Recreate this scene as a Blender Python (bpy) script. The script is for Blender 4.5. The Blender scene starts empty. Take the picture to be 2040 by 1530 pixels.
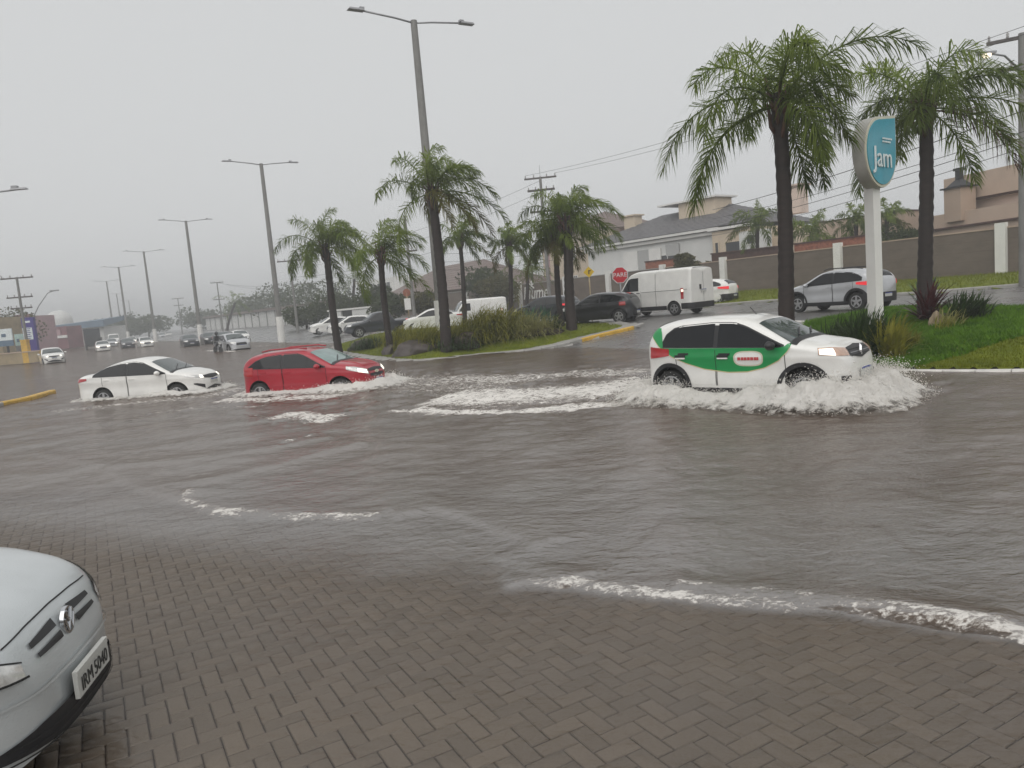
import bpy, bmesh, math, random
import numpy as np
from mathutils import Vector, Matrix, Euler

R = math.radians
scene = bpy.context.scene
COL = scene.collection
rng = np.random.default_rng(7)
random.seed(7)

# ------------------------------------------------------------------ camera
F_PX = 1500.0                      # focal length in pixels of the 2040 px wide photograph
PITCH, ROLL, CAM_Z = R(6.33), R(4.86), 2.05
_F = np.array([0, math.cos(PITCH), -math.sin(PITCH)])
_U0 = np.array([0, math.sin(PITCH), math.cos(PITCH)])
_R0 = np.array([1.0, 0, 0])
_RT = math.cos(ROLL) * _R0 - math.sin(ROLL) * _U0
_UP = math.cos(ROLL) * _U0 + math.sin(ROLL) * _R0
CAM = np.array([0, 0, CAM_Z])
cam_data = bpy.data.cameras.new('camera')
cam_data.sensor_width = 36
cam_data.lens = F_PX * 36 / 2040
cam_data.clip_start = 0.05
cam_data.clip_end = 3000
cam = bpy.data.objects.new('camera', cam_data)
COL.objects.link(cam)
cam.matrix_world = Matrix(((_RT[0], _UP[0], -_F[0], 0), (_RT[1], _UP[1], -_F[1], 0),
                           (_RT[2], _UP[2], -_F[2], CAM_Z), (0, 0, 0, 1)))
scene.camera = cam

# ------------------------------------------------------------------ sky, sun, exposure
SUN_EL, SUN_AZ = R(50), R(195)
world = bpy.data.worlds.new('World')
scene.world = world
world.use_nodes = True
wn, wl = world.node_tree.nodes, world.node_tree.links
wn.clear()
w_out = wn.new('ShaderNodeOutputWorld')
w_bg = wn.new('ShaderNodeBackground')
w_sky = wn.new('ShaderNodeTexSky')
w_sky.sky_type = 'NISHITA'
w_sky.sun_disc = False
w_sky.sun_elevation = SUN_EL
w_sky.sun_rotation = SUN_AZ
w_sky.air_density = 1.0
w_sky.dust_density = 4.0
w_hs = wn.new('ShaderNodeHueSaturation')
w_hs.inputs['Saturation'].default_value = 0.10
w_mix = wn.new('ShaderNodeMix')
w_mix.data_type = 'RGBA'
w_mix.inputs['Factor'].default_value = 0.90          # a closed, even rain cloud cover
w_mix.inputs['B'].default_value = (6.05, 6.15, 6.2, 1)
wl.new(w_sky.outputs['Color'], w_hs.inputs['Color'])
wl.new(w_hs.outputs['Color'], w_mix.inputs['A'])
wl.new(w_mix.outputs['Result'], w_bg.inputs['Color'])
wl.new(w_bg.outputs['Background'], w_out.inputs['Surface'])
w_bg.inputs['Strength'].default_value = 0.10
sun_data = bpy.data.lights.new('sun', 'SUN')
sun_data.energy = 1.4
sun_data.angle = R(85)
sun_data.color = (1.0, 0.97, 0.93)
sun = bpy.data.objects.new('sun', sun_data)
COL.objects.link(sun)
sun.rotation_euler = Euler((math.pi / 2 - SUN_EL, 0, math.pi - SUN_AZ), 'XYZ')
vs = scene.view_settings
vs.view_transform = 'Standard'
vs.look = 'None'
vs.exposure = 0.2
vs.gamma = 1.0
scene.cycles.use_denoising = True
scene.cycles.max_bounces = 6
scene.cycles.diffuse_bounces = 2
scene.cycles.glossy_bounces = 3
scene.cycles.transparent_max_bounces = 8
scene.cycles.volume_bounces = 0
scene.cycles.sample_clamp_indirect = 6
scene.cycles.caustics_reflective = False
scene.cycles.caustics_refractive = False

# ------------------------------------------------------------------ where things stand
def ray(u, v):
    d = _F + (u - 1020) / F_PX * _RT - (v - 765) / F_PX * _UP
    return d
def G(u, v, z=0.0):
    d = ray(u, v)
    t = (z - CAM_Z) / d[2]
    return CAM + t * d
def P(u, v, Y):
    d = ray(u, v)
    return CAM + d * (Y / d[1])
AV = np.array([-0.507, 0.862])      # direction the avenue runs
NV = np.array([0.862, 0.507])       # across it, towards the walled houses
def sstep(a, b, x):
    t = np.clip((np.asarray(x, float) - a) / (b - a), 0, 1)
    return t * t * (3 - 2 * t)
def qs(q, s):
    return q * NV + s * AV
def Tz(x, y):
    x = np.asarray(x, float); y = np.asarray(y, float)
    q = NV[0] * x + NV[1] * y
    s = AV[0] * x + AV[1] * y
    z = -0.22 + 0.86 * sstep(13, 26, q) + 0.45 * sstep(27, 43, q)
    z = z + 0.36 * sstep(-7, -9, q) * sstep(55, 62, s)
    t = y + 0.45 * x
    pave = np.interp(t, [-5, 3.0, 4.1, 5.0, 6.2, 7.6, 9.0, 10.5], [0.06, 0.034, 0.010, -0.010, -0.036, -0.075, -0.13, -0.22])
    w = sstep(11.5, 9.5, y) * sstep(-14, -10, x) * sstep(14, 10, x)
    z = np.where(z < 0, z * (1 - w) + pave * w, z)
    return z
def GT(u, v, dz=0.0):
    d = ray(u, v)
    ts = np.exp(np.linspace(math.log(2.5), math.log(590), 4000))
    p = CAM[None] + ts[:, None] * d[None]
    hit = p[:, 2] < np.maximum(Tz(p[:, 0], p[:, 1]), -0.22) + dz
    i = int(np.argmax(hit)) if hit.any() else len(ts) - 1
    return p[i]

# ------------------------------------------------------------------ mesh helpers
class MB:
    def __init__(s):
        s.v, s.f, s.m = [], [], []
    def add(s, vs_, fs_, mi=0):
        o = len(s.v)
        s.v.extend([tuple(map(float, a)) for a in vs_])
        s.f.extend([tuple(int(i) + o for i in f) for f in fs_])
        s.m.extend([mi] * len(fs_))
        return s
    def box(s, c, d, rz=0, mi=0, taper=1.0):
        x, y, z = d[0] / 2, d[1] / 2, d[2] / 2
        ca, sa = math.cos(rz), math.sin(rz)
        pts = []
        for k, (a, b, e) in enumerate([(-1,-1,-1),(1,-1,-1),(1,1,-1),(-1,1,-1),(-1,-1,1),(1,-1,1),(1,1,1),(-1,1,1)]):
            t = taper if e > 0 else 1
            px, py = a * x * t, b * y * t
            pts.append((c[0] + ca * px - sa * py, c[1] + sa * px + ca * py, c[2] + e * z))
        return s.add(pts, [(0,3,2,1),(4,5,6,7),(0,1,5,4),(1,2,6,5),(2,3,7,6),(3,0,4,7)], mi)
    def tube(s, pts, rad, n=8, mi=0, cap=True):
        pts = [np.array(p, float) for p in pts]
        if np.isscalar(rad):
            rad = [rad] * len(pts)
        vs_, fs_ = [], []
        prev = None
        for i, p in enumerate(pts):
            a = pts[min(i + 1, len(pts) - 1)] - pts[max(i - 1, 0)]
            a = a / (np.linalg.norm(a) + 1e-9)
            ref = prev if prev is not None else (np.array([1.0, 0, 0]) if abs(a[0]) < 0.9 else np.array([0, 1.0, 0]))
            u = ref - a * ref.dot(a); u /= np.linalg.norm(u) + 1e-9
            w = np.cross(a, u); prev = u
            for k in range(n):
                t = 2 * math.pi * k / n
                vs_.append(p + rad[i] * (math.cos(t) * u + math.sin(t) * w))
        for i in range(len(pts) - 1):
            for k in range(n):
                k2 = (k + 1) % n
                fs_.append((i * n + k, i * n + k2, (i + 1) * n + k2, (i + 1) * n + k))
        if cap:
            fs_.append(tuple(range(n))[::-1])
            fs_.append(tuple((len(pts) - 1) * n + k for k in range(n)))
        return s.add(vs_, fs_, mi)
    def lathe(s, prof, c=(0, 0, 0), n=16, axis='z', mi=0):
        vs_, fs_ = [], []
        for r, h in prof:
            for k in range(n):
                t = 2 * math.pi * k / n
                a, b = r * math.cos(t), r * math.sin(t)
                p = (a, b, h) if axis == 'z' else ((a, h, b) if axis == 'y' else (h, a, b))
                vs_.append((c[0] + p[0], c[1] + p[1], c[2] + p[2]))
        for i in range(len(prof) - 1):
            for k in range(n):
                k2 = (k + 1) % n
                fs_.append((i * n + k, i * n + k2, (i + 1) * n + k2, (i + 1) * n + k))
        fs_.append(tuple(range(n))[::-1])
        fs_.append(tuple((len(prof) - 1) * n + k for k in range(n)))
        return s.add(vs_, fs_, mi)
    def grid(s, A, mi=0, flip=False):
        n, m = A.shape[:2]
        fs_ = []
        for i in range(n - 1):
            for j in range(m - 1):
                a, b, c, d = i * m + j, (i + 1) * m + j, (i + 1) * m + j + 1, i * m + j + 1
                fs_.append((a, d, c, b) if flip else (a, b, c, d))
        return s.add(A.reshape(-1, 3), fs_, mi)
    def prism(s, poly, z0, z1, mi=0):
        n = len(poly)
        vs_ = [(p[0], p[1], z0) for p in poly] + [(p[0], p[1], z1) for p in poly]
        fs_ = [tuple(range(n))[::-1], tuple(range(n, 2 * n))]
        for i in range(n):
            j = (i + 1) % n
            fs_.append((i, j, n + j, n + i))
        return s.add(vs_, fs_, mi)
    def build(s, name, mats, parent=None, smooth=False, sharp=None, fix=True):
        me = bpy.data.meshes.new(name)
        me.from_pydata(s.v, [], s.f)
        if fix:
            bm = bmesh.new(); bm.from_mesh(me)
            bmesh.ops.recalc_face_normals(bm, faces=bm.faces)
            bm.to_mesh(me); bm.free()
        mats = mats if isinstance(mats, (list, tuple)) else [mats]
        for m in mats:
            me.materials.append(m)
        if len(mats) > 1 and len(me.polygons) == len(s.m):
            me.polygons.foreach_set('material_index', s.m)
        if smooth:
            me.polygons.foreach_set('use_smooth', [True] * len(me.polygons))
            if sharp is not None:
                me.set_sharp_from_angle(angle=R(sharp))
        return link(name, me, parent)
def link(name, me, parent=None):
    o = bpy.data.objects.new(name, me)
    COL.objects.link(o)
    if parent is not None:
        o.parent = parent
    return o
def np_mesh(name, V, Fq, mat, parent=None, smooth=False, attrs=None):
    me = bpy.data.meshes.new(name)
    V = np.asarray(V, np.float32); Fq = np.asarray(Fq, np.int32)
    k = Fq.shape[1]
    me.vertices.add(len(V)); me.vertices.foreach_set('co', V.ravel())
    me.loops.add(Fq.size); me.loops.foreach_set('vertex_index', Fq.ravel())
    me.polygons.add(len(Fq))
    me.polygons.foreach_set('loop_start', np.arange(0, Fq.size, k, dtype=np.int32))
    me.polygons.foreach_set('loop_total', np.full(len(Fq), k, np.int32))
    if smooth:
        me.polygons.foreach_set('use_smooth', np.ones(len(Fq), bool))
    for an, av in (attrs or {}).items():
        at = me.attributes.new(an, 'FLOAT', 'POINT')
        at.data.foreach_set('value', np.asarray(av, np.float32))
    me.update(calc_edges=True)
    for m in (mat if isinstance(mat, (list, tuple)) else [mat]):
        me.materials.append(m)
    return link(name, me, parent)
def tag(o, label=None, cat=None, group=None, kind=None):
    if label: o['label'] = label
    if cat: o['category'] = cat
    if group: o['group'] = group
    if kind: o['kind'] = kind
    return o
def empty(name, loc, rz=0, label=None, cat=None, group=None):
    o = bpy.data.objects.new(name, None)
    o.empty_display_size = 0.2
    COL.objects.link(o)
    o.location = tuple(map(float, loc)); o.rotation_euler = (0, 0, rz)
    return tag(o, label, cat, group)
def text_mesh(name, body, size, mat, parent, loc, rot, extrude=0.004, align='CENTER', sx=1.0, shear=0.0):
    cu = bpy.data.curves.new(name + '_c', 'FONT')
    cu.body = body; cu.size = size; cu.extrude = extrude; cu.shear = shear
    cu.align_x = align; cu.align_y = 'CENTER'; cu.resolution_u = 3
    t = bpy.data.objects.new(name + '_t', cu)
    COL.objects.link(t)
    dg = bpy.context.evaluated_depsgraph_get()
    me = bpy.data.meshes.new_from_object(t.evaluated_get(dg))
    bpy.data.objects.remove(t); bpy.data.curves.remove(cu)
    me.materials.clear(); me.materials.append(mat)
    o = link(name, me, parent)
    o.location = loc; o.rotation_euler = rot; o.scale = (sx, 1, 1)
    return o

# ------------------------------------------------------------------ numpy noise
def _h(i, j, seed):
    n = (i * 374761393 + j * 668265263 + seed * 974711) & 0x7fffffff
    n = ((n ^ (n >> 13)) * 1274126177) & 0x7fffffff
    return ((n ^ (n >> 16)) & 0xffff) / 65535.0
def vnoise(x, y, seed=0):
    xi = np.floor(x).astype(np.int64); yi = np.floor(y).astype(np.int64)
    fx = x - xi; fy = y - yi
    fx = fx * fx * (3 - 2 * fx); fy = fy * fy * (3 - 2 * fy)
    a = _h(xi, yi, seed); b = _h(xi + 1, yi, seed); c = _h(xi, yi + 1, seed); d = _h(xi + 1, yi + 1, seed)
    return (a * (1 - fx) + b * fx) * (1 - fy) + (c * (1 - fx) + d * fx) * fy
def fbm(x, y, seed=0, oct=4, gain=0.5):
    t = 0; a = 1; n = 0
    for k in range(oct):
        t = t + a * vnoise(x * 2 ** k + 17.3 * k, y * 2 ** k - 9.1 * k, seed + k); n += a; a *= gain
    return t / n

# ------------------------------------------------------------------ materials
def _nt(name):
    m = bpy.data.materials.new(name)
    m.use_nodes = True
    nt = m.node_tree
    nt.nodes.clear()
    out = nt.nodes.new('ShaderNodeOutputMaterial')
    return m, nt.nodes, nt.links, out
def mat(name, col, rough=0.6, var=0.15, scale=4.0, bump=0.0, bscale=40.0, metal=0.0, col2=None, coat=0.0, spec=0.5,
        stretch=(1, 1, 1), emit=None, estr=0.0, trans=0.0, rvar=0.0):
    m, N, L, out = _nt(name)
    b = N.new('ShaderNodeBsdfPrincipled')
    L.new(b.outputs[0], out.inputs['Surface'])
    b.inputs['Roughness'].default_value = rough
    b.inputs['Metallic'].default_value = metal
    b.inputs['Coat Weight'].default_value = coat
    b.inputs['Coat Roughness'].default_value = 0.06
    b.inputs['Specular IOR Level'].default_value = spec
    geo = N.new('ShaderNodeNewGeometry')
    mp = N.new('ShaderNodeMapping'); mp.inputs['Scale'].default_value = stretch
    L.new(geo.outputs['Position'], mp.inputs['Vector'])
    nz = N.new('ShaderNodeTexNoise')
    nz.inputs['Scale'].default_value = scale; nz.inputs['Detail'].default_value = 6; nz.inputs['Roughness'].default_value = 0.62
    L.new(mp.outputs[0], nz.inputs['Vector'])
    mx = N.new('ShaderNodeMix'); mx.data_type = 'RGBA'
    c1 = np.array(col[:3]) * (1 - var)
    c2 = np.array(col2[:3]) if col2 is not None else np.array(col[:3]) * (1 + var)
    rp = N.new('ShaderNodeValToRGB')
    rp.color_ramp.elements[0].position = 0.32; rp.color_ramp.elements[1].position = 0.68
    L.new(nz.outputs['Fac'], rp.inputs['Fac'])
    mx.inputs['A'].default_value = (*np.clip(c1, 0, 1), 1); mx.inputs['B'].default_value = (*np.clip(c2, 0, 1), 1)
    L.new(rp.outputs['Color'], mx.inputs['Factor'])
    L.new(mx.outputs['Result'], b.inputs['Base Color'])
    if rvar:
        mr = N.new('ShaderNodeMapRange')
        mr.inputs['To Min'].default_value = max(0.02, rough - rvar); mr.inputs['To Max'].default_value = min(1, rough + rvar)
        L.new(nz.outputs['Fac'], mr.inputs['Value']); L.new(mr.outputs[0], b.inputs['Roughness'])
    if bump:
        n2 = N.new('ShaderNodeTexNoise'); n2.inputs['Scale'].default_value = bscale; n2.inputs['Detail'].default_value = 5
        L.new(mp.outputs[0], n2.inputs['Vector'])
        bp = N.new('ShaderNodeBump'); bp.inputs['Strength'].default_value = bump; bp.inputs['Distance'].default_value = 0.02
        L.new(n2.outputs['Fac'], bp.inputs['Height']); L.new(bp.outputs[0], b.inputs['Normal'])
    if trans:
        b.inputs['Subsurface Weight'].default_value = 0.0
        tr = N.new('ShaderNodeBsdfTranslucent'); ms = N.new('ShaderNodeMixShader'); ms.inputs[0].default_value = trans
        L.new(mx.outputs['Result'], tr.inputs['Color'])
        L.new(b.outputs[0], ms.inputs[1]); L.new(tr.outputs[0], ms.inputs[2]); L.new(ms.outputs[0], out.inputs['Surface'])
    if emit is not None:
        b.inputs['Emission Color'].default_value = (*emit, 1); b.inputs['Emission Strength'].default_value = estr
    return m
M = {}
M['asphalt'] = mat('wet asphalt', (0.13, 0.125, 0.122), 0.28, 0.3, 0.35, 0.25, 60, rvar=0.12, spec=0.5)
M['concrete'] = mat('weathered concrete', (0.33, 0.32, 0.30), 0.7, 0.18, 1.5, 0.2, 50)
M['concrete_dark'] = mat('grey pole concrete', (0.20, 0.195, 0.185), 0.75, 0.15, 2.0, 0.2, 40)
M['white_paint'] = mat('white masonry paint', (0.74, 0.73, 0.70), 0.6, 0.06, 1.2, 0.05, 30)
M['yellow_paint'] = mat('worn yellow kerb paint', (0.62, 0.38, 0.06), 0.5, 0.2, 3.0, 0.1, 30)
M['kerb_white'] = mat('worn white kerb paint', (0.62, 0.6, 0.57), 0.5, 0.15, 3.0, 0.1, 30)
M['brown_wall'] = mat('brown rendered slab', (0.145, 0.115, 0.092), 0.6, 0.16, 0.9, 0.15, 20, stretch=(1, 1, 2.5))
M['black_plastic'] = mat('black plastic', (0.018, 0.018, 0.02), 0.45, 0.2, 8)
M['rubber'] = mat('tyre rubber', (0.02, 0.02, 0.02), 0.7, 0.2, 12)
M['alloy'] = mat('alloy wheel', (0.42, 0.42, 0.43), 0.32, 0.1, 6, metal=0.7)
M['chrome'] = mat('chrome', (0.62, 0.63, 0.65), 0.12, 0.03, 4, metal=1.0)
M['glass'] = mat('tinted car glass', (0.008, 0.009, 0.011), 0.04, 0.1, 2, spec=0.4)
M['glass_teal'] = mat('windscreen with painted sky reflection', (0.20, 0.28, 0.27), 0.06, 0.2, 2.2, spec=0.9)  # pale teal base colour imitates sky reflected in the red car's windscreen
M['glass_light'] = mat('windscreen glass', (0.07, 0.085, 0.085), 0.03, 0.2, 3, spec=1.0)
M['lamp_clear'] = mat('clear headlamp lens', (0.62, 0.62, 0.60), 0.12, 0.25, 18, metal=0.3, coat=1.0)
M['lamp_lit'] = mat('lit headlamp', (0.9, 0.88, 0.8), 0.2, 0.03, 6, emit=(1.0, 0.93, 0.8), estr=1.1)
M['lamp_amber'] = mat('amber indicator lens', (0.48, 0.32, 0.24), 0.15, 0.15, 14, coat=1.0)
M['lamp_red'] = mat('red tail lamp lens', (0.42, 0.012, 0.016), 0.12, 0.1, 10, coat=1.0)
M['lamp_red_lit'] = mat('lit red tail lamp', (0.7, 0.02, 0.03), 0.2, 0.1, 10, emit=(1.0, 0.05, 0.06), estr=0.35)
M['lamp_white_lit'] = mat('lit white tail lamp bulb', (0.9, 0.8, 0.7), 0.2, 0.03, 6, emit=(1.0, 0.8, 0.65), estr=1.0)
M['plate'] = mat('grey number plate', (0.55, 0.55, 0.52), 0.4, 0.06, 20)
M['plate_text'] = mat('black plate lettering', (0.03, 0.03, 0.03), 0.5, 0.1, 20)
M['blue_plate'] = mat('blue plate band', (0.03, 0.06, 0.3), 0.4, 0.1, 20)
M['grass'] = mat('lawn grass', (0.125, 0.165, 0.012), 0.8, 0.3, 1.6, 0.6, 60, col2=(0.175, 0.20, 0.016))
M['grass_blade'] = mat('grass blades', (0.15, 0.19, 0.012), 0.65, 0.35, 1.4, col2=(0.22, 0.24, 0.018), trans=0.3)
M['cover'] = mat('dark green ground cover', (0.08, 0.19, 0.012), 0.7, 0.35, 2.2, col2=(0.15, 0.29, 0.022), trans=0.25)
M['soil'] = mat('wet planting soil', (0.045, 0.032, 0.025), 0.8, 0.3, 5, 0.5, 30)
M['leaf_grass'] = mat('ornamental grass leaves', (0.16, 0.18, 0.018), 0.6, 0.4, 1.6, col2=(0.34, 0.32, 0.05), trans=0.35)
M['leaf_pale'] = mat('pale ornamental grass leaves', (0.26, 0.26, 0.08), 0.6, 0.3, 2.0, col2=(0.40, 0.38, 0.16), trans=0.35)
M['leaf_dark'] = mat('dark shrub leaves', (0.03, 0.06, 0.018), 0.5, 0.4, 3, col2=(0.06, 0.1, 0.028), trans=0.25)
M['leaf_blue'] = mat('blue green agave leaves', (0.06, 0.14, 0.085), 0.45, 0.3, 3, trans=0.2)
M['leaf_red'] = mat('dark red bromeliad leaves', (0.065, 0.018, 0.02), 0.4, 0.35, 4, trans=0.2)
M['frond'] = mat('palm frond', (0.075, 0.13, 0.022), 0.5, 0.45, 1.3, col2=(0.18, 0.235, 0.04), trans=0.5)
M['frond_young'] = mat('young palm frond', (0.14, 0.22, 0.03), 0.5, 0.3, 1.3, col2=(0.23, 0.29, 0.045), trans=0.4)
M['frond_dry'] = mat('drying palm frond', (0.17, 0.13, 0.035), 0.6, 0.35, 1.6, col2=(0.12, 0.14, 0.03), trans=0.3)
M['frond_brown'] = mat('dead brown palm frond', (0.10, 0.05, 0.035), 0.7, 0.3, 2, trans=0.15)
M['trunk'] = mat('wet palm trunk', (0.024, 0.0155, 0.013), 0.6, 0.35, 3, 0.6, 25, stretch=(1, 1, 3))
M['boot'] = mat('palm leaf boots', (0.09, 0.045, 0.032), 0.7, 0.35, 6, 0.5, 30)
M['bark'] = mat('tree bark', (0.06, 0.05, 0.04), 0.8, 0.3, 5, 0.4, 30)
M['tree_leaf'] = mat('tree foliage', (0.045, 0.068, 0.025), 0.55, 0.45, 0.7, col2=(0.085, 0.11, 0.035), trans=0.3)
M['tree_leaf2'] = mat('olive tree foliage', (0.08, 0.085, 0.03), 0.55, 0.4, 0.7, col2=(0.13, 0.12, 0.045), trans=0.3)
M['rock'] = mat('wet garden boulder', (0.06, 0.048, 0.043), 0.5, 0.35, 2.5, 0.7, 9)
M['steel'] = mat('galvanised steel', (0.30, 0.30, 0.31), 0.45, 0.12, 3, metal=0.5)
M['wire'] = mat('black cable', (0.03, 0.03, 0.03), 0.6, 0.1, 3)
M['wood_dark'] = mat('dark weathered timber', (0.10, 0.09, 0.085), 0.8, 0.25, 3)
M['porcelain'] = mat('porcelain insulator', (0.33, 0.32, 0.31), 0.3, 0.1, 6)
for _k, _m in M.items():
    if _k.split('_')[0] in ('leaf', 'grass', 'frond', 'cover', 'tree'):
        for _n in _m.node_tree.nodes:
            if _n.type == 'BSDF_PRINCIPLED':
                _n.inputs['Specular IOR Level'].default_value = 0.16
# ================================================================== THE SETTING
# ---- ground: one sheet out to the haze, low in the avenue, rising to the walled houses
def axis_steps(lo, hi, fine_lo, fine_hi, fine, growth=1.16):
    a = list(np.arange(fine_lo, fine_hi + 1e-6, fine))
    st = fine; x = fine_hi
    while x < hi:
        st *= growth; x = min(hi, x + st); a.append(x)
    st = fine; x = fine_lo; b = []
    while x > lo:
        st *= growth; x = max(lo, x - st); b.append(x)
    return np.array(b[::-1] + a)
gx = axis_steps(-620, 420, -40, 46, 0.5)
gy = axis_steps(-24, 620, 0, 75, 0.5)
X, Y = np.meshgrid(gx, gy, indexing='ij')
Z = Tz(X, Y)
nearw = sstep(12.5, 10.5, Y) * sstep(-14, -10, X) * sstep(14, 10, X)
Z = Z - 0.09 * nearw
idx = np.arange(X.size).reshape(X.shape)
Fq = np.stack([idx[:-1, :-1], idx[1:, :-1], idx[1:, 1:], idx[:-1, 1:]], -1).reshape(-1, 4)
ground = np_mesh('ground', np.stack([X, Y, Z], -1).reshape(-1, 3), Fq, M['asphalt'], smooth=True)
tag(ground, 'wet grey asphalt roadway rising out of the flood towards the walled houses', kind='structure')

# ---- herringbone paving under the nearest water
m, N, L, out = _nt('wet concrete pavers')
b = N.new('ShaderNodeBsdfPrincipled'); L.new(b.outputs[0], out.inputs['Surface'])
oi = N.new('ShaderNodeAttribute'); oi.attribute_name = 'tone'
geo = N.new('ShaderNodeNewGeometry')
n1 = N.new('ShaderNodeTexNoise'); n1.inputs['Scale'].default_value = 1.1; n1.inputs['Detail'].default_value = 4
n2 = N.new('ShaderNodeTexNoise'); n2.inputs['Scale'].default_value = 90; n2.inputs['Detail'].default_value = 5
L.new(geo.outputs['Position'], n1.inputs['Vector']); L.new(geo.outputs['Position'], n2.inputs['Vector'])
rp = N.new('ShaderNodeValToRGB')
rp.color_ramp.elements[0].position = 0.25; rp.color_ramp.elements[0].color = (0.122, 0.103, 0.090, 1)
rp.color_ramp.elements[1].position = 0.75; rp.color_ramp.elements[1].color = (0.158, 0.135, 0.112, 1)
L.new(n1.outputs['Fac'], rp.inputs['Fac'])
mm = N.new('ShaderNodeMath'); mm.operation = 'MULTIPLY_ADD'; mm.inputs[1].default_value = 0.26; mm.inputs[2].default_value = 0.80
L.new(oi.outputs['Fac'], mm.inputs[0])
mm2 = N.new('ShaderNodeMath'); mm2.operation = 'MULTIPLY_ADD'; mm2.inputs[1].default_value = 0.5; mm2.inputs[2].default_value = 0.72
L.new(n2.outputs['Fac'], mm2.inputs[0])
mm3 = N.new('ShaderNodeMath'); mm3.operation = 'MULTIPLY'
L.new(mm.outputs[0], mm3.inputs[0]); L.new(mm2.outputs[0], mm3.inputs[1])
vm = N.new('ShaderNodeVectorMath'); vm.operation = 'SCALE'
L.new(rp.outputs['Color'], vm.inputs[0]); L.new(mm3.outputs[0], vm.inputs['Scale'])
L.new(vm.outputs[0], b.inputs['Base Color'])
mr = N.new('ShaderNodeMapRange'); mr.inputs['To Min'].default_value = 0.34; mr.inputs['To Max'].default_value = 0.6
L.new(n1.outputs['Fac'], mr.inputs['Value']); L.new(mr.outputs[0], b.inputs['Roughness'])
bp = N.new('ShaderNodeBump'); bp.inputs['Strength'].default_value = 0.35; bp.inputs['Distance'].default_value = 0.004
L.new(n2.outputs['Fac'], bp.inputs['Height']); L.new(bp.outputs[0], b.inputs['Normal'])
M['paver'] = m

pave_root = empty('pavement', (0, 3, 0))
tag(pave_root, 'wet brown concrete block paving laid in herringbone at the bottom of the picture', kind='structure')
PW, PL, GAP, ANG = 0.100, 0.200, 0.0075, R(29)
ca, sa = math.cos(ANG), math.sin(ANG)
cells = []
for i in range(-80, 81):
    for j in range(-80, 81):
        k = (i - j) % 4
        if k == 0:
            cells.append(((i + 1.0) * PW, (j + 0.5) * PW, 0))      # lies along the first axis: cells (i,j),(i+1,j)
        elif k == 3:
            cells.append(((i + 0.5) * PW, (j + 1.0) * PW, 1))      # lies along the second: (i,j),(i,j+1)
pav = []
for a, bb, o in cells:
    wx, wy = ca * a - sa * bb, 5.2 + sa * a + ca * bb
    if not (2.2 < wy < 9.8):
        continue
    d = np.array([wx, wy, 0.0]) - CAM
    c = d.dot(_F)
    if c < 0.5:
        continue
    u = 1020 + F_PX * d.dot(_RT) / c; v = 765 - F_PX * d.dot(_UP) / c
    if -330 < u < 2370 and v < 1760:
        seen = (0 < u < 2040 and v < 1525) and not (u < 225 and v > 1110)
        pav.append((wx, wy, o, seen, d.dot(d)))
pav.sort(key=lambda p: (not p[3], p[4]))
def paver_geo(seed):
    r_ = random.Random(seed)
    lx, ly, bv, h = PL / 2 - GAP / 2, PW / 2 - GAP / 2, 0.005, 0.06
    j = lambda: r_.uniform(-0.0012, 0.0012)
    vs_ = []
    for (z, e) in ((-h, 0), (-bv, 0), (0, bv)):
        for sx, sy in ((-1, -1), (1, -1), (1, 1), (-1, 1)):
            vs_.append((sx * (lx - e) + j(), sy * (ly - e) + j(), z))
    fs_ = [(8, 9, 10, 11)]
    for r0 in (0, 4):
        for k in range(4):
            fs_.append((r0 + k, r0 + (k + 1) % 4, r0 + 4 + (k + 1) % 4, r0 + 4 + k))
    return vs_, fs_
pav_me = []
for sd in range(10):
    vs_, fs_ = paver_geo(sd)
    me = bpy.data.meshes.new('paver')
    me.from_pydata(vs_, [], fs_); me.materials.append(m)
    at = me.attributes.new('tone', 'FLOAT', 'POINT'); at.data.foreach_set('value', [sd / 9.0] * len(vs_))
    pav_me.append(me)
restV, restF, restT = [], [], []
base_geo = [paver_geo(s)[0] for s in range(10)]
_, pf = paver_geo(0)
for n_, (wx, wy, o, seen, _d) in enumerate(pav):
    rz = ANG + (math.pi / 2 if o else 0) + random.uniform(-0.012, 0.012)
    z = float(Tz(wx, wy)) + random.uniform(-0.0014, 0.0014) + 0.0018 * math.sin(wx * 1.3 + 1) * math.sin(wy * 1.7)
    tx, ty = random.uniform(-0.009, 0.009), random.uniform(-0.009, 0.009)
    k = random.randrange(10)
    if n_ < 300:
        ob = link('paver', pav_me[k], pave_root)
        ob.location = (wx, wy - 3, z); ob.rotation_euler = (tx, ty, rz)
    else:
        mt = Euler((tx, ty, rz)).to_matrix()
        o0 = len(restV)
        for p in base_geo[k]:
            q = mt @ Vector(p)
            restV.append((q.x + wx, q.y + wy - 3, q.z + z)); restT.append(k / 9.0)
        restF += [tuple(i + o0 for i in f) for f in pf]
rest = np_mesh('pavers_further_off', restV, restF, m, pave_root, attrs={'tone': restT})
rest['kind'] = 'stuff'
bx_, by_ = np.meshgrid(np.arange(-9, 9.1, 0.3), np.arange(1.4, 10.4, 0.3), indexing='ij')
bi_ = np.arange(bx_.size).reshape(bx_.shape)
np_mesh('joint_sand', np.stack([bx_, by_ - 3, Tz(bx_, by_) - 0.013], -1).reshape(-1, 3), np.stack([bi_[:-1, :-1], bi_[1:, :-1], bi_[1:, 1:], bi_[:-1, 1:]], -1).reshape(-1, 4), M['soil'], pave_root)

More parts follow.
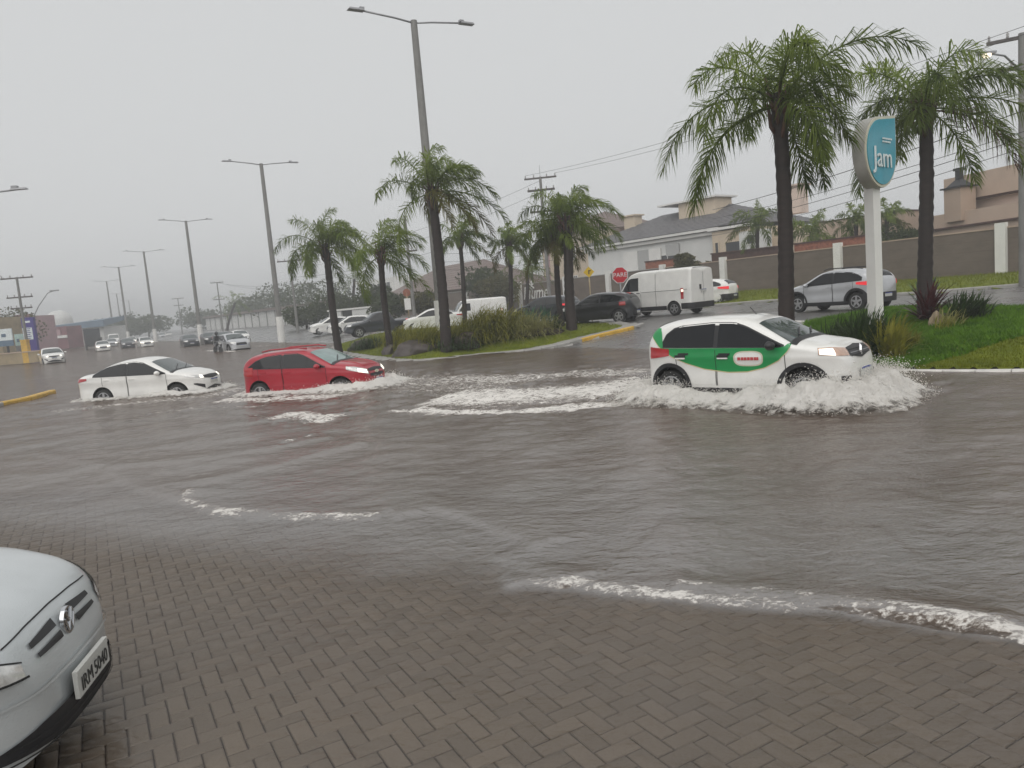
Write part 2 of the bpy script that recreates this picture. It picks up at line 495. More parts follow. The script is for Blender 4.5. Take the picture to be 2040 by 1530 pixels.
# ---- flood water
def seg_dist(px, py, poly):
    best = np.full(px.shape, 1e9); side = np.zeros(px.shape); tt = np.zeros(px.shape)
    n = len(poly) - 1
    for i in range(n):
        ax, ay = poly[i][:2]; bx, by = poly[i + 1][:2]
        dx, dy = bx - ax, by - ay
        l2 = dx * dx + dy * dy + 1e-9
        t = np.clip(((px - ax) * dx + (py - ay) * dy) / l2, 0, 1)
        d = np.hypot(px - ax - t * dx, py - ay - t * dy)
        sd = np.sign(dx * (py - ay) - dy * (px - ax))
        w = d < best
        best = np.where(w, d, best); side = np.where(w, sd, side); tt = np.where(w, (i + t) / n, tt)
    return best, side, tt
def pxline(pts, z=0.0):
    return [G(u, v, z) for u, v in pts]
# wave fronts: (pixels on the flat water, crest height m, width on the open side, width on the steep side, foam strength, foam width)
FRONTS = [
    ([(985, 1172), (1060, 1163), (1150, 1166), (1250, 1180), (1330, 1190), (1420, 1200), (1520, 1205), (1640, 1210), (1760, 1228), (1880, 1246), (2040, 1268), (2160, 1280)], 0.036, 0.34, 0.085, 0.68, 0.12),
    ([(1320, 1172), (1420, 1174), (1540, 1188), (1640, 1196), (1760, 1216), (1900, 1240), (2040, 1258)], 0.026, 0.25, 0.10, 0.62, 0.06),
    ([(382, 975), (372, 1002), (430, 1018), (520, 1028), (620, 1030), (700, 1033), (775, 1030)], 0.034, 0.42, 0.08, 0.70, 0.17),
    ([(775, 1030), (860, 1012), (930, 1028), (1010, 1058), (1090, 1095)], 0.034, 0.40, 0.10, 0.12, 0.06),
    ([(60, 902), (130, 915), (210, 936), (285, 975), (372, 1004)], 0.026, 0.42, 0.08, 0.16, 0.06),
    ([(200, 936), (330, 925), (470, 905), (560, 890), (680, 868)], 0.035, 0.5, 0.16, 0.30, 0.06),
    ([(382, 975), (470, 945), (600, 915), (740, 880)], 0.03, 0.5, 0.14, 0.12, 0.05),
    ([(1150, 1165), (1090, 1140), (1030, 1118), (980, 1110)], 0.02, 0.3, 0.08, 0.2, 0.05),
    ([(1480, 985), (1600, 1012), (1720, 1010), (1830, 985)], 0.012, 0.45, 0.4, 0.0, 0.05),
    ([(1280, 1060), (1450, 1075), (1650, 1085), (1800, 1075)], 0.010, 0.45, 0.4, 0.0, 0.05),
]
# churned patches: (pixels, half width m, strength)
CHURN = [
    ([(1330, 758), (1180, 778), (1040, 788), (860, 792)], 2.0, 0.86),
    ([(1480, 800), (1330, 800), (1200, 806), (1060, 818), (900, 822), (770, 816)], 0.42, 0.86),
    ([(1300, 742), (1150, 744), (1000, 756), (860, 755)], 1.5, 0.68),
    ([(1000, 775), (880, 768), (790, 752)], 2.4, 0.60),
    ([(540, 838), (590, 822), (640, 836), (668, 824)], 0.5, 0.78),
    ([(480, 828), (510, 826)], 0.4, 0.66),
    ([(565, 882), (620, 868), (660, 862)], 0.10, 0.62),
    ([(430, 798), (530, 795), (640, 792), (720, 775), (800, 748)], 0.8, 0.80),
    ([(90, 822), (180, 812), (300, 800), (420, 790), (470, 770)], 0.9, 0.64),
    ([(300, 822), (420, 812), (540, 808)], 0.3, 0.55),
    ([(470, 700), (430, 698), (400, 700)], 0.9, 0.8),
    ([(500, 690), (545, 688)], 0.9, 0.6),
    ([(150, 700), (260, 690)], 0.8, 0.4),
    ([(1880, 765), (1800, 790)], 0.25, 0.55),
]
WAKES = []           # filled in for the cars: (centre, heading, length, width)
def water_field(px, py):
    depth = -Tz(px, py)
    far = np.hypot(px, py)
    calm = sstep(0.0, 0.14, depth)
    h = np.zeros_like(px)
    r_ = np.random.default_rng(3)
    for k in range(16):
        lam = 0.22 * 1.21 ** k
        ang = R(-70) + r_.normal(0, 0.9)
        ph = r_.uniform(0, 6.28)
        a = 0.0026 * lam ** 0.5
        warp = 1.8 * fbm(px / (lam * 2.5), py / (lam * 2.5), 40 + k, 2)
        h = h + a * np.sin((px * math.cos(ang) + py * math.sin(ang)) * 2 * math.pi / lam + ph + 3.2 * warp) * (0.35 + 1.1 * vnoise(px / (lam * 3), py / (lam * 3), 80 + k))
    h = h * (0.22 + 0.95 * calm)
    foam = np.zeros_like(px)
    for pts, hh, wo, ws, fs_, fw in FRONTS:
        pl = pxline(pts)
        d, side, t = seg_dist(px + 0.05 * (fbm(px * 3, py * 3, 5) - 0.5), py + 0.10 * (fbm(px * 4, py * 4, 6) - 0.5), pl)
        ends = sstep(0, 0.06, t) * sstep(1, 0.94, t)
        steep = py < np.interp(px, [p[0] for p in sorted(pl, key=lambda p: p[0])], [p[1] for p in sorted(pl, key=lambda p: p[0])])
        w = np.where(steep, ws, wo)
        amp = 0.6 + 0.8 * vnoise(px * 1.2, py * 1.2, 11)
        h = h + hh * amp * ends * np.exp(-(d / w) ** 2)
        foam = np.maximum(foam, fs_ * ends * np.exp(-(np.maximum(0, d - 0.02) / np.where(steep, fw, fw * 0.7)) ** 2) * (0.55 + 0.75 * vnoise(px * 2.2 + 5, py * 2.2, 21)))
    rough = np.zeros_like(px)
    for pts, hw, st in CHURN:
        d, side, t = seg_dist(px, py, pxline(pts))
        e = st * np.exp(-(d / hw) ** 2.4) * sstep(-0.01, 0.05, t) * sstep(1.01, 0.95, t)
        foam = np.maximum(foam, e); rough = np.maximum(rough, np.exp(-(d / (hw * 1.5)) ** 2))
    nz = fbm(px * 2.3, py * 4.2, 31, 5, 0.55) - 0.5
    h = h + rough * (0.16 * nz + 0.03 * np.maximum(foam - 0.5, 0))
    return h, foam, depth
nr, na = 640, 560
rr = 1.6 * (600 / 1.6) ** (np.linspace(0, 1, nr) ** 1.12)
aa = np.linspace(R(-58), R(60), na)
RR, AA = np.meshgrid(rr, aa, indexing='ij')
WX, WY = RR * np.sin(AA), RR * np.cos(AA)
WH, WF, WD = water_field(WX, WY)
WH = WH * np.clip(1.2 - RR / 160, 0.1, 1)
tw = WY + 0.45 * WX
near_ = (WY < 10) & (np.abs(WX) < 11)
tw = tw + 0.5 * (fbm(WX * 1.3, WY * 1.3, 77) - 0.5)
thin = 0.0048 + 0.0045 * sstep(2.9, 4.2, tw)
WH = np.where(near_, np.maximum(WH, -WD + thin), WH)
film = np.where(near_, np.clip(0.20 + 0.80 * sstep(0.004, 0.036, WH + WD), 0, 1), 1.0)
idx = np.arange(WX.size).reshape(WX.shape)
Fq = np.stack([idx[:-1, :-1], idx[1:, :-1], idx[1:, 1:], idx[:-1, 1:]], -1).reshape(-1, 4)
keep = ((WD + WH).ravel()[Fq].max(1) > -0.01) & (WX.ravel()[Fq].min(1) > -600) & (WY.ravel()[Fq].max(1) < 600)
Fq = Fq[keep]
used = np.zeros(WX.size, bool); used[Fq.ravel()] = True
remap = np.cumsum(used) - 1
turb = 1 - np.exp(-np.maximum(0, WD + WH) / 0.055)
m, N, L, out = _nt('muddy flood water')
at_f = N.new('ShaderNodeAttribute'); at_f.attribute_name = 'foam'
at_t = N.new('ShaderNodeAttribute'); at_t.attribute_name = 'murk'
geo = N.new('ShaderNodeNewGeometry')
mp = N.new('ShaderNodeMapping'); mp.inputs['Rotation'].default_value = (0, 0, R(12)); mp.inputs['Scale'].default_value = (0.75, 1.2, 1)
L.new(geo.outputs['Position'], mp.inputs['Vector'])
def noise(scale, detail=5, rough=0.55, dist=0.0, vec=None):
    n = N.new('ShaderNodeTexNoise')
    n.inputs['Scale'].default_value = scale; n.inputs['Detail'].default_value = detail
    n.inputs['Roughness'].default_value = rough; n.inputs['Distortion'].default_value = dist
    L.new((vec or mp).outputs[0], n.inputs['Vector'])
    return n
def math_(op, a, b_=None, c=None, clamp=False):
    n = N.new('ShaderNodeMath'); n.operation = op; n.use_clamp = clamp
    for i, q in enumerate((a, b_, c)):
        if q is None: continue
        if isinstance(q, (int, float)): n.inputs[i].default_value = q
        else: L.new(q, n.inputs[i])
    return n.outputs[0]
nf = noise(6.5, 9, 0.70, 1.0)
nf2 = noise(30.0, 6, 0.68, 0.5)
fsum = math_('MULTIPLY_ADD', nf2.outputs['Fac'], 0.38, math_('MULTIPLY', nf.outputs['Fac'], 0.62))
ff = math_('ADD', at_f.outputs['Fac'], math_('MULTIPLY', math_('SUBTRACT', fsum, 0.5), 2.6))
mrf = N.new('ShaderNodeMapRange'); mrf.interpolation_type = 'SMOOTHSTEP'
mrf.inputs['From Min'].default_value = 0.50; mrf.inputs['From Max'].default_value = 0.86
L.new(ff, mrf.inputs['Value'])
gate = N.new('ShaderNodeMapRange'); gate.inputs['From Min'].default_value = 0.03; gate.inputs['From Max'].default_value = 0.2
L.new(at_f.outputs['Fac'], gate.inputs['Value'])
foamfac = math_('MULTIPLY', mrf.outputs[0], gate.outputs[0], clamp=True)
nc = noise(0.42, 5, 0.6)
crp = N.new('ShaderNodeValToRGB')
crp.color_ramp.elements[0].position = 0.30; crp.color_ramp.elements[0].color = (0.116, 0.079, 0.058, 1)
crp.color_ramp.elements[1].position = 0.72; crp.color_ramp.elements[1].color = (0.122, 0.096, 0.075, 1)
L.new(nc.outputs['Fac'], crp.inputs['Fac'])
mud = N.new('ShaderNodeBsdfDiffuse'); L.new(crp.outputs['Color'], mud.inputs['Color'])
tr = N.new('ShaderNodeBsdfTransparent'); tr.inputs['Color'].default_value = (0.90, 0.86, 0.80, 1)
ms1 = N.new('ShaderNodeMixShader'); L.new(at_t.outputs['Fac'], ms1.inputs[0]); L.new(tr.outputs[0], ms1.inputs[1]); L.new(mud.outputs[0], ms1.inputs[2])
gl = N.new('ShaderNodeBsdfGlossy'); gl.inputs['Roughness'].default_value = 0.10
nb1 = noise(7.0, 4, 0.55, 0.5); nb2 = noise(34.0, 3, 0.5, 0.3); nb3 = noise(1.6, 3, 0.5, 0.4)
hsum = math_('ADD', math_('MULTIPLY', nb1.outputs['Fac'], 0.75), math_('MULTIPLY_ADD', nb2.outputs['Fac'], 0.26, math_('MULTIPLY', nb3.outputs['Fac'], 0.6)))
bp = N.new('ShaderNodeBump'); bp.inputs['Strength'].default_value = 0.75; bp.inputs['Distance'].default_value = 0.034
L.new(hsum, bp.inputs['Height']); L.new(bp.outputs[0], gl.inputs['Normal'])
fr = N.new('ShaderNodeFresnel'); fr.inputs['IOR'].default_value = 1.33; L.new(bp.outputs[0], fr.inputs['Normal'])
at_w = N.new('ShaderNodeAttribute'); at_w.attribute_name = 'film'
fr0 = N.new('ShaderNodeFresnel'); fr0.inputs['IOR'].default_value = 1.33
frs = math_('MULTIPLY', math_('MULTIPLY_ADD', fr.outputs[0], 0.14, math_('MULTIPLY', fr0.outputs[0], 0.28)), at_w.outputs['Fac'], clamp=True)
ms2 = N.new('ShaderNodeMixShader'); L.new(frs, ms2.inputs[0]); L.new(ms1.outputs[0], ms2.inputs[1]); L.new(gl.outputs[0], ms2.inputs[2])
fo = N.new('ShaderNodeBsdfDiffuse')
fcr = N.new('ShaderNodeValToRGB')
fcr.color_ramp.elements[0].color = (0.36, 0.32, 0.285, 1); fcr.color_ramp.elements[1].color = (0.78, 0.75, 0.71, 1)
L.new(foamfac, fcr.inputs['Fac']); L.new(fcr.outputs['Color'], fo.inputs['Color'])
fbp = N.new('ShaderNodeBump'); fbp.inputs['Strength'].default_value = 0.8; fbp.inputs['Distance'].default_value = 0.08
L.new(fsum, fbp.inputs['Height']); L.new(fbp.outputs[0], fo.inputs['Normal'])
ms3 = N.new('ShaderNodeMixShader'); L.new(foamfac, ms3.inputs[0]); L.new(ms2.outputs[0], ms3.inputs[1]); L.new(fo.outputs[0], ms3.inputs[2])
L.new(ms3.outputs[0], out.inputs['Surface'])
M['water'] = m
water = np_mesh('water', np.stack([WX, WY, WH], -1).reshape(-1, 3)[used], remap[Fq], m, smooth=True,
                attrs={'foam': WF.ravel()[used], 'murk': turb.ravel()[used], 'film': film.ravel()[used]})
tag(water, 'rippled grey brown flood water covering the avenue', kind='structure')

# ---- islands, kerbs, verge
def resample(pts, step):
    pts = [np.array(p, float) for p in pts]
    o = [pts[0]]
    for a, b_ in zip(pts[:-1], pts[1:]):
        n = max(1, int(round(np.linalg.norm(b_ - a) / step)))
        for k in range(1, n + 1):
            o.append(a + (b_ - a) * k / n)
    return o
def smooth_line(pts, it=2):
    pts = [np.array(p, float)[:2] for p in pts]
    for _ in range(it):
        o = [pts[0]]
        for a, b_ in zip(pts[:-1], pts[1:]):
            o += [a * 0.75 + b_ * 0.25, a * 0.25 + b_ * 0.75]
        o.append(pts[-1]); pts = o
    return pts
def in_poly(px, py, poly):
    c = np.zeros(px.shape, bool)
    n = len(poly)
    for i in range(n):
        x1, y1 = poly[i][:2]; x2, y2 = poly[(i + 1) % n][:2]
        hit = ((y1 > py) != (y2 > py)) & (px < (x2 - x1) * (py - y1) / (y2 - y1 + 1e-12) + x1)
        c ^= hit
    return c
class Island:
    def __init__(s, name, label, poly, lift, mound, cell, matr):
        s.poly = poly; s.lift = lift; s.mound = mound
        xs = [p[0] for p in poly]; ys = [p[1] for p in poly]
        gx_ = np.arange(min(xs) - cell, max(xs) + cell, cell); gy_ = np.arange(min(ys) - cell, max(ys) + cell, cell)
        GX, GY = np.meshgrid(gx_, gy_, indexing='ij')
        closed = list(poly) + [poly[0]]
        dd, _, _ = seg_dist(GX, GY, closed)
        ins = in_poly(GX, GY, poly)
        sd = np.where(ins, dd, -dd)
        ok = sd > -cell * 0.75
        # pull the outer ring of points onto the outline
        GZ = s.z(GX, GY, np.maximum(sd, 0))
        GZ = np.where(sd < 0, GZ - 0.12, GZ)
        i_ = np.arange(GX.size).reshape(GX.shape)
        F_ = np.stack([i_[:-1, :-1], i_[1:, :-1], i_[1:, 1:], i_[:-1, 1:]], -1).reshape(-1, 4)
        F_ = F_[ok.ravel()[F_].all(1)]
        us = np.zeros(GX.size, bool); us[F_.ravel()] = True
        s.ob = np_mesh(name, np.stack([GX, GY, GZ], -1).reshape(-1, 3)[us], (np.cumsum(us) - 1)[F_], matr, smooth=True)
        tag(s.ob, label, kind='structure')
        s.closed = closed
    def z(s, x, y, sd=None):
        if sd is None:
            dd, _, _ = seg_dist(np.asarray(x, float), np.asarray(y, float), s.closed)
            sd = np.where(in_poly(np.asarray(x, float), np.asarray(y, float), s.poly), dd, 0)
        return np.maximum(Tz(x, y), -0.1) + s.lift + s.mound * sstep(0.2, 2.6, sd) + 0.03 * (fbm(x * 1.7, y * 1.7, 3) - 0.5)
nearA = [GT(u, v, 0.13)[:2] for u, v in ((655, 700), (700, 716), (770, 724), (830, 726), (950, 711), (1100, 690))]
nearA += [GT(1190, 668, 0.1)[:2], GT(1262, 652, 0.1)[:2], GT(1280, 645, 0.1)[:2]]
backA = [GT(1245, 640, 0.1)[:2], GT(1150, 639, 0.1)[:2], GT(1000, 644, 0.1)[:2], GT(850, 655, 0.1)[:2], GT(720, 672, 0.1)[:2], GT(662, 688, 0.1)[:2]]
nearA_s = smooth_line(nearA, 2)
polyA = nearA_s + smooth_line(backA, 1)
grassA = []
cA = np.mean(polyA, axis=0)
isleA_base = Island('paved_island', 'concrete edged base of the planted traffic island with the tall palms', polyA, 0.11, 0.02, 0.4, M['concrete'])
polyAg = [p + (cA - p) / np.linalg.norm(cA - p) * 0.75 for p in polyA]
isleA = Island('grass_island', 'mown grass on the traffic island behind the red car', polyAg, 0.135, 0.30, 0.3, M['grass'])
nearB = [GT(u, v, 0.13)[:2] for u, v in ((1602, 652), (1640, 700), (1720, 735), (1800, 740), (2040, 740))] + [np.array([11.5, 12.2]), np.array([15.5, 9.4])]
backB = [np.array([19.5, 14.5]), GT(2040, 616, 0.1)[:2], GT(1900, 612, 0.1)[:2], GT(1780, 614, 0.1)[:2], GT(1690, 628, 0.1)[:2], GT(1602, 645, 0.1)[:2]]
polyB = smooth_line(nearB, 2) + smooth_line(backB, 2)
isleB = Island('grass_verge_island', 'bright lawn on the island to the right of the green and white car', polyB, 0.14, 0.22, 0.25, M['grass'])
def kerb(name, label, line, colours, w=0.14, h=0.15, step=0.9):
    line = resample([np.array([p[0], p[1]]) for p in line], step)
    root = empty(name, (line[0][0], line[0][1], 0)); tag(root, label, kind='structure')
    for i, (a, b_) in enumerate(zip(line[:-1], line[1:])):
        d = (b_ - a); ln = np.linalg.norm(d); d = d / ln; nn = np.array([-d[1], d[0]])
        z0, z1 = max(float(Tz(*a)), -0.2), max(float(Tz(*b_)), -0.2)
        g = 0.006
        vs_ = []
        for (p, z) in ((a + d * g, z0), (b_ - d * g, z1)):
            for (oo, hh) in ((-w / 2, -0.2), (w / 2, -0.2), (w / 2, h), (-w / 2 + 0.03, h), (-w / 2, h - 0.04)):
                vs_.append((p[0] + nn[0] * oo - line[0][0], p[1] + nn[1] * oo - line[0][1], z + hh))
        fs_ = [(0, 1, 2, 3, 4)[::-1], (5, 6, 7, 8, 9)] + [(k, (k + 1) % 5, 5 + (k + 1) % 5, 5 + k) for k in range(5)]
        MB().add(vs_, fs_).build('kerb_stone', colours(i / max(1, len(line) - 2)), root)
    return root
kerb('kerb', 'kerb of the planted island painted white then yellow', smooth_line([p for p in nearA[1:]], 2),
     lambda t: M['kerb_white'] if t < 0.40 else (M['yellow_paint'] if (t < 0.50 or 0.66 < t < 0.86) else M['concrete']))
cB = np.mean(polyB, axis=0)
kerb('kerb', 'pale kerb along the right lawn at the flood edge', [p + (p - cB) / np.linalg.norm(p - cB) * 0.24 for p in smooth_line(nearB[1:], 2)], lambda t: M['kerb_white'], w=0.18, h=0.20)
kerb('kerb', 'white kerb end behind the hatchback windscreen', [GT(1560, 640, 0.12)[:2], GT(1602, 641, 0.12)[:2], GT(1650, 642, 0.12)[:2]], lambda t: M['kerb_white'])
kl = smooth_line([GT(1400, 609, 0.1)[:2], GT(1560, 596, 0.1)[:2], GT(1778, 587, 0.1)[:2], GT(2040, 566, 0.1)[:2], GT(2250, 549, 0.1)[:2]], 1)
kerb('kerb', 'long pale kerb in front of the brown boundary wall', kl, lambda t: M['concrete'], step=2.0)
WA, WB = np.array([26.4, 40.0]), np.array([16.6, 56.7])     # two wall pillars fix the wall line
wdir = (WB - WA) / np.linalg.norm(WB - WA); wn_ = np.array([-wdir[1], wdir[0]])
if wn_.dot(NV) > 0: wn_ = -wn_                              # towards the street
ver = []
for t in np.linspace(-18, 30, 25):
    p = WA + wdir * t
    ver.append(p)
polyV = [np.array(p) for p in kl] + [WA + wdir * t - wn_ * 0.1 for t in (-22, 0, 22)]
verge = Island('grass_verge', 'rough green grass strip at the foot of the brown wall', polyV, 0.13, 0.1, 0.4, M['grass'])
ky = [G(-120, 832, 0.1)[:2], G(0, 803, 0.1)[:2], G(55, 792, 0.1)[:2], G(105, 778, 0.1)[:2]]
kerb('kerb', 'yellow painted kerb end standing in the flood behind the white sedan', ky, lambda t: M['yellow_paint'] if t > 0.45 else M['concrete'], w=0.22, h=0.33)
kerb('kerb', 'pale kerb edge under the signs at the left side', [GT(-60, 736, 0.02)[:2], GT(0, 731, 0.02)[:2], GT(40, 727, 0.02)[:2], GT(72, 722, 0.02)[:2]], lambda t: M['kerb_white'], w=0.25, h=0.30, step=3)
# grass blades, ground cover
def blades(name, isle, n, hgt, wid, label, matr, test=None, parent=None, lean=0.5):
    xs = [p[0] for p in isle.poly]; ys = [p[1] for p in isle.poly]
    bx = rng.uniform(min(xs), max(xs), n * 3); by = rng.uniform(min(ys), max(ys), n * 3)
    ok = in_poly(bx, by, isle.poly)
    if test is not None: ok &= test(bx, by)
    bx, by = bx[ok][:n], by[ok][:n]
    bz = isle.z(bx, by)
    k = len(bx)
    ang = rng.uniform(0, 6.283, k); hh = hgt * rng.uniform(0.5, 1.4, k); ln = rng.uniform(0.1, lean, k) * hh
    la = rng.uniform(0, 6.283, k)
    wv = np.stack([np.cos(ang), np.sin(ang), np.zeros(k)], -1) * wid * rng.uniform(0.6, 1.3, k)[:, None]
    base = np.stack([bx, by, bz - 0.01], -1)
    tip = base + np.stack([np.cos(la) * ln, np.sin(la) * ln, hh], -1)
    V = np.concatenate([base - wv, base + wv, tip]); F_ = np.stack([np.arange(k), np.arange(k) + k, np.arange(k) + 2 * k], -1)
    o = np_mesh(name, V, F_, matr, parent)
    return tag(o, label, None if parent else 'grass', kind='stuff')
blades('grass', isleA, 26000, 0.07, 0.012, 'short grass blades on the planted island', M['grass_blade'])
def cover_line(x, y):
    # the dark ground cover lies behind this line on the right lawn
    a = G(1640, 700, 0.25)[:2]; b_ = G(1800, 706, 0.3)[:2]; c = G(2040, 672, 0.35)[:2]; d = np.array([16, 16.5])
    pl = [a, b_, c, d]
    return np.interp(x, [p[0] for p in pl], [p[1] for p in pl])
blades('grass', isleB, 60000, 0.055, 0.010, 'short lawn grass beside the flood on the right', M['grass_blade'], lambda x, y: y < cover_line(x, y) + 0.25 * (fbm(x * 2, y * 2, 9) - 0.5))
blades('ground_cover', isleB, 60000, 0.10, 0.020, 'low dark green ground cover on the right island', M['cover'], lambda x, y: y > cover_line(x, y) + 0.25 * (fbm(x * 2, y * 2, 9) - 0.5), lean=1.2)
blades('grass', verge, 16000, 0.12, 0.02, 'rough grass at the foot of the brown wall', M['grass_blade'])
# ================================================================== WALL, HOUSES, POLES, SIGNS
M['roof_grey'] = mat('grey roof tiles', (0.13, 0.125, 0.13), 0.55, 0.3, 2.5, 0.3, 14)
M['roof_brown'] = mat('brown roof tiles', (0.16, 0.115, 0.10), 0.6, 0.25, 2.5, 0.3, 14)
M['cream'] = mat('cream render', (0.60, 0.50, 0.38), 0.7, 0.07, 0.8, 0.05, 20)
M['beige'] = mat('beige render', (0.50, 0.385, 0.30), 0.7, 0.08, 0.6, 0.06, 20)
M['beige_light'] = mat('pale pink beige render', (0.66, 0.53, 0.45), 0.7, 0.06, 0.6, 0.05, 20)
M['beige_dark'] = mat('brown beige render', (0.42, 0.32, 0.245), 0.7, 0.08, 0.6, 0.06, 20)
M['brick_red'] = mat('red brick', (0.27, 0.10, 0.06), 0.7, 0.35, 5, 0.3, 20)
M['brick_dark'] = mat('dark red brown timber edge', (0.085, 0.045, 0.035), 0.7, 0.35, 4, 0.3, 20)
M['window'] = mat('dark house window', (0.035, 0.038, 0.042), 0.08, 0.2, 1.5, spec=0.8)
M['shutter'] = mat('grey roller shutter', (0.42, 0.42, 0.41), 0.6, 0.05, 8)
M['grey_wall'] = mat('pale grey render', (0.66, 0.66, 0.64), 0.7, 0.07, 0.7, 0.05, 20)
M['teal'] = mat('teal sign face', (0.02, 0.30, 0.40), 0.3, 0.10, 1.8, coat=0.3)
M['sign_white'] = mat('white sign lettering', (0.72, 0.78, 0.78), 0.35, 0.08, 3)
M['sign_case'] = mat('off white sign casing', (0.42, 0.41, 0.38), 0.4, 0.14, 2.0)
M['sign_trim'] = mat('cream sign trim', (0.62, 0.58, 0.46), 0.4, 0.1, 3)
M['red_sign'] = mat('red road sign', (0.55, 0.01, 0.025), 0.35, 0.08, 4)
M['yellow_sign'] = mat('yellow road sign', (0.70, 0.46, 0.02), 0.35, 0.08, 4)
M['purple'] = mat('purple sign panel', (0.055, 0.035, 0.22), 0.4, 0.1, 3)
M['wine'] = mat('faded wine red render', (0.21, 0.085, 0.10), 0.7, 0.2, 0.7)
M['wine_light'] = mat('pale pink render', (0.42, 0.27, 0.29), 0.7, 0.15, 0.7)
M['shop_blue'] = mat('grey blue metal roof', (0.11, 0.17, 0.24), 0.5, 0.15, 0.6)
M['sand'] = mat('sand coloured stone', (0.34, 0.27, 0.17), 0.8, 0.25, 1.2)
M['lamp_on'] = mat('lit street lamp', (0.9, 0.85, 0.75), 0.3, 0.03, 5, emit=(1.0, 0.86, 0.66), estr=1.6)

# ---- boundary wall of precast slabs between white pillars
wall = empty('boundary_wall', (WA[0], WA[1], 0), 0, 'long brown boundary wall of concrete slabs between white pillars', 'wall')
def WLp(t, off=0.0):
    p = WA + wdir * t + wn_ * off
    return p
W_H = 2.62
wrz = math.atan2(wdir[1], wdir[0])
pil_t = [-19.4, -9.7, 0.0, 9.7, 19.4, 26.0, 33.2, 40.0, 48.5, 61.0, 75.0, 90.0, 106.0, 123.0, 141.0, 160.0]
for i, t in enumerate(pil_t):
    p = WLp(t, 0.16); z = float(Tz(*p)) - 0.1
    MB().box((p[0] - WA[0], p[1] - WA[1], z + (W_H + 0.3) / 2), (0.52, 0.30, W_H + 0.3), wrz).build('pillar', M['white_paint'], wall)
for i, (a, b_) in enumerate(zip(pil_t[:-1], pil_t[1:])):
    rows = 5 if i < 8 else 1
    c = WLp((a + b_) / 2); zb = float(Tz(*WLp(a))) * 0.5 + float(Tz(*WLp(b_))) * 0.5 - 0.15
    hh = (W_H + 0.05) / rows
    for r_ in range(rows):
        MB().box((c[0] - WA[0], c[1] - WA[1], zb + hh * (r_ + 0.5)), (b_ - a - 0.45, 0.11 + 0.008 * (r_ % 2), hh - 0.010), wrz).build('slab', M['brown_wall'], wall)
    MB().box((c[0] - WA[0], c[1] - WA[1], zb + hh * rows + 0.035), (b_ - a - 0.45, 0.2, 0.07), wrz).build('coping', M['beige_dark'] if i < 5 else M['concrete'], wall)
# dark backing so that the joints are not see-through
for a, b_ in zip(pil_t[:8], pil_t[1:9]):
    c = WLp((a + b_) / 2, -0.02); zb = float(Tz(*c)) - 0.15
    MB().box((c[0] - WA[0], c[1] - WA[1], zb + W_H / 2), (b_ - a - 0.5, 0.06, W_H - 0.05), wrz).build('backing', M['brick_dark'], wall)
face_rz = math.atan2(-wdir[1], -wdir[0])        # lettering reads from the street
def on_wall(u, v, off=0.0):
    d = ray(u, v)[:2]
    # CAM + k d = WA + wdir t + wn_ off
    Amat = np.array([[d[0], -wdir[0]], [d[1], -wdir[1]]]); rhs = WA + wn_ * off
    k, t = np.linalg.solve(Amat, rhs)
    return CAM + ray(u, v) * k
for u, v, txt, sz in ((1012, 591, 'Garden', 1.5), (1066, 584, 'Blume', 1.9)):
    p = on_wall(u, v, 0.14)
    o = text_mesh('wall_lettering', txt, sz, M['white_paint'], wall, (p[0] - WA[0], p[1] - WA[1], p[2]), (math.pi / 2, 0, face_rz), 0.03, shear=0.25)
p = on_wall(1059, 572, 0.14)
o = text_mesh('wall_emblem', '*', 2.4, M['white_paint'], wall, (p[0] - WA[0], p[1] - WA[1], p[2] - 0.35), (math.pi / 2, 0, face_rz), 0.03)

# ---- houses
def house_frame(u0, Y0, u1, Y1):
    a = P(u0, 600, Y0)[:2]; b_ = P(u1, 600, Y1)[:2]
    d = b_ - a; ln = np.linalg.norm(d)
    return a, math.atan2(d[1], d[0]), ln
def hip_roof(root, name, x0, x1, y0, y1, z0, zr, matr, n=15, over=0.6, ridge=None):
    """stepped tile courses on a hip roof"""
    mb = MB()
    x0 -= over; x1 += over; y0 -= over; y1 += over
    run = min((x1 - x0), (y1 - y0)) / 2 if ridge is None else ridge
    for k in range(n):
        a, b_ = run * k / n, run * (k + 1.25) / n
        za, zb_ = z0 + (zr - z0) * k / n, z0 + (zr - z0) * (k + 1.25) / n - 0.05
        b_ = min(b_, run); 
        ring = []
        for (e, z) in ((a, za), (a, za + 0.05), (b_, zb_ + 0.05)):
            ring.append([(x0 + e, y0 + e, z), (x1 - e, y0 + e, z), (x1 - e, y1 - e, z), (x0 + e, y1 - e, z)])
        vs_ = sum(ring, [])
        fs_ = []
        for r_ in range(2):
            for q in range(4):
                fs_.append((r_ * 4 + q, r_ * 4 + (q + 1) % 4, r_ * 4 + 4 + (q + 1) % 4, r_ * 4 + 4 + q))
        mb.add(vs_, fs_)
    mb.add([(x0 + run, y0 + run, zr), (x1 - run, y0 + run, zr), (x1 - run, y1 - run, zr), (x0 + run, y1 - run, zr)], [(0, 1, 2, 3)])
    mb.add([(x0, y0, z0), (x1, y0, z0), (x1, y1, z0), (x0, y1, z0)], [(0, 1, 2, 3)])
    return mb.build(name, matr, root, fix=False)
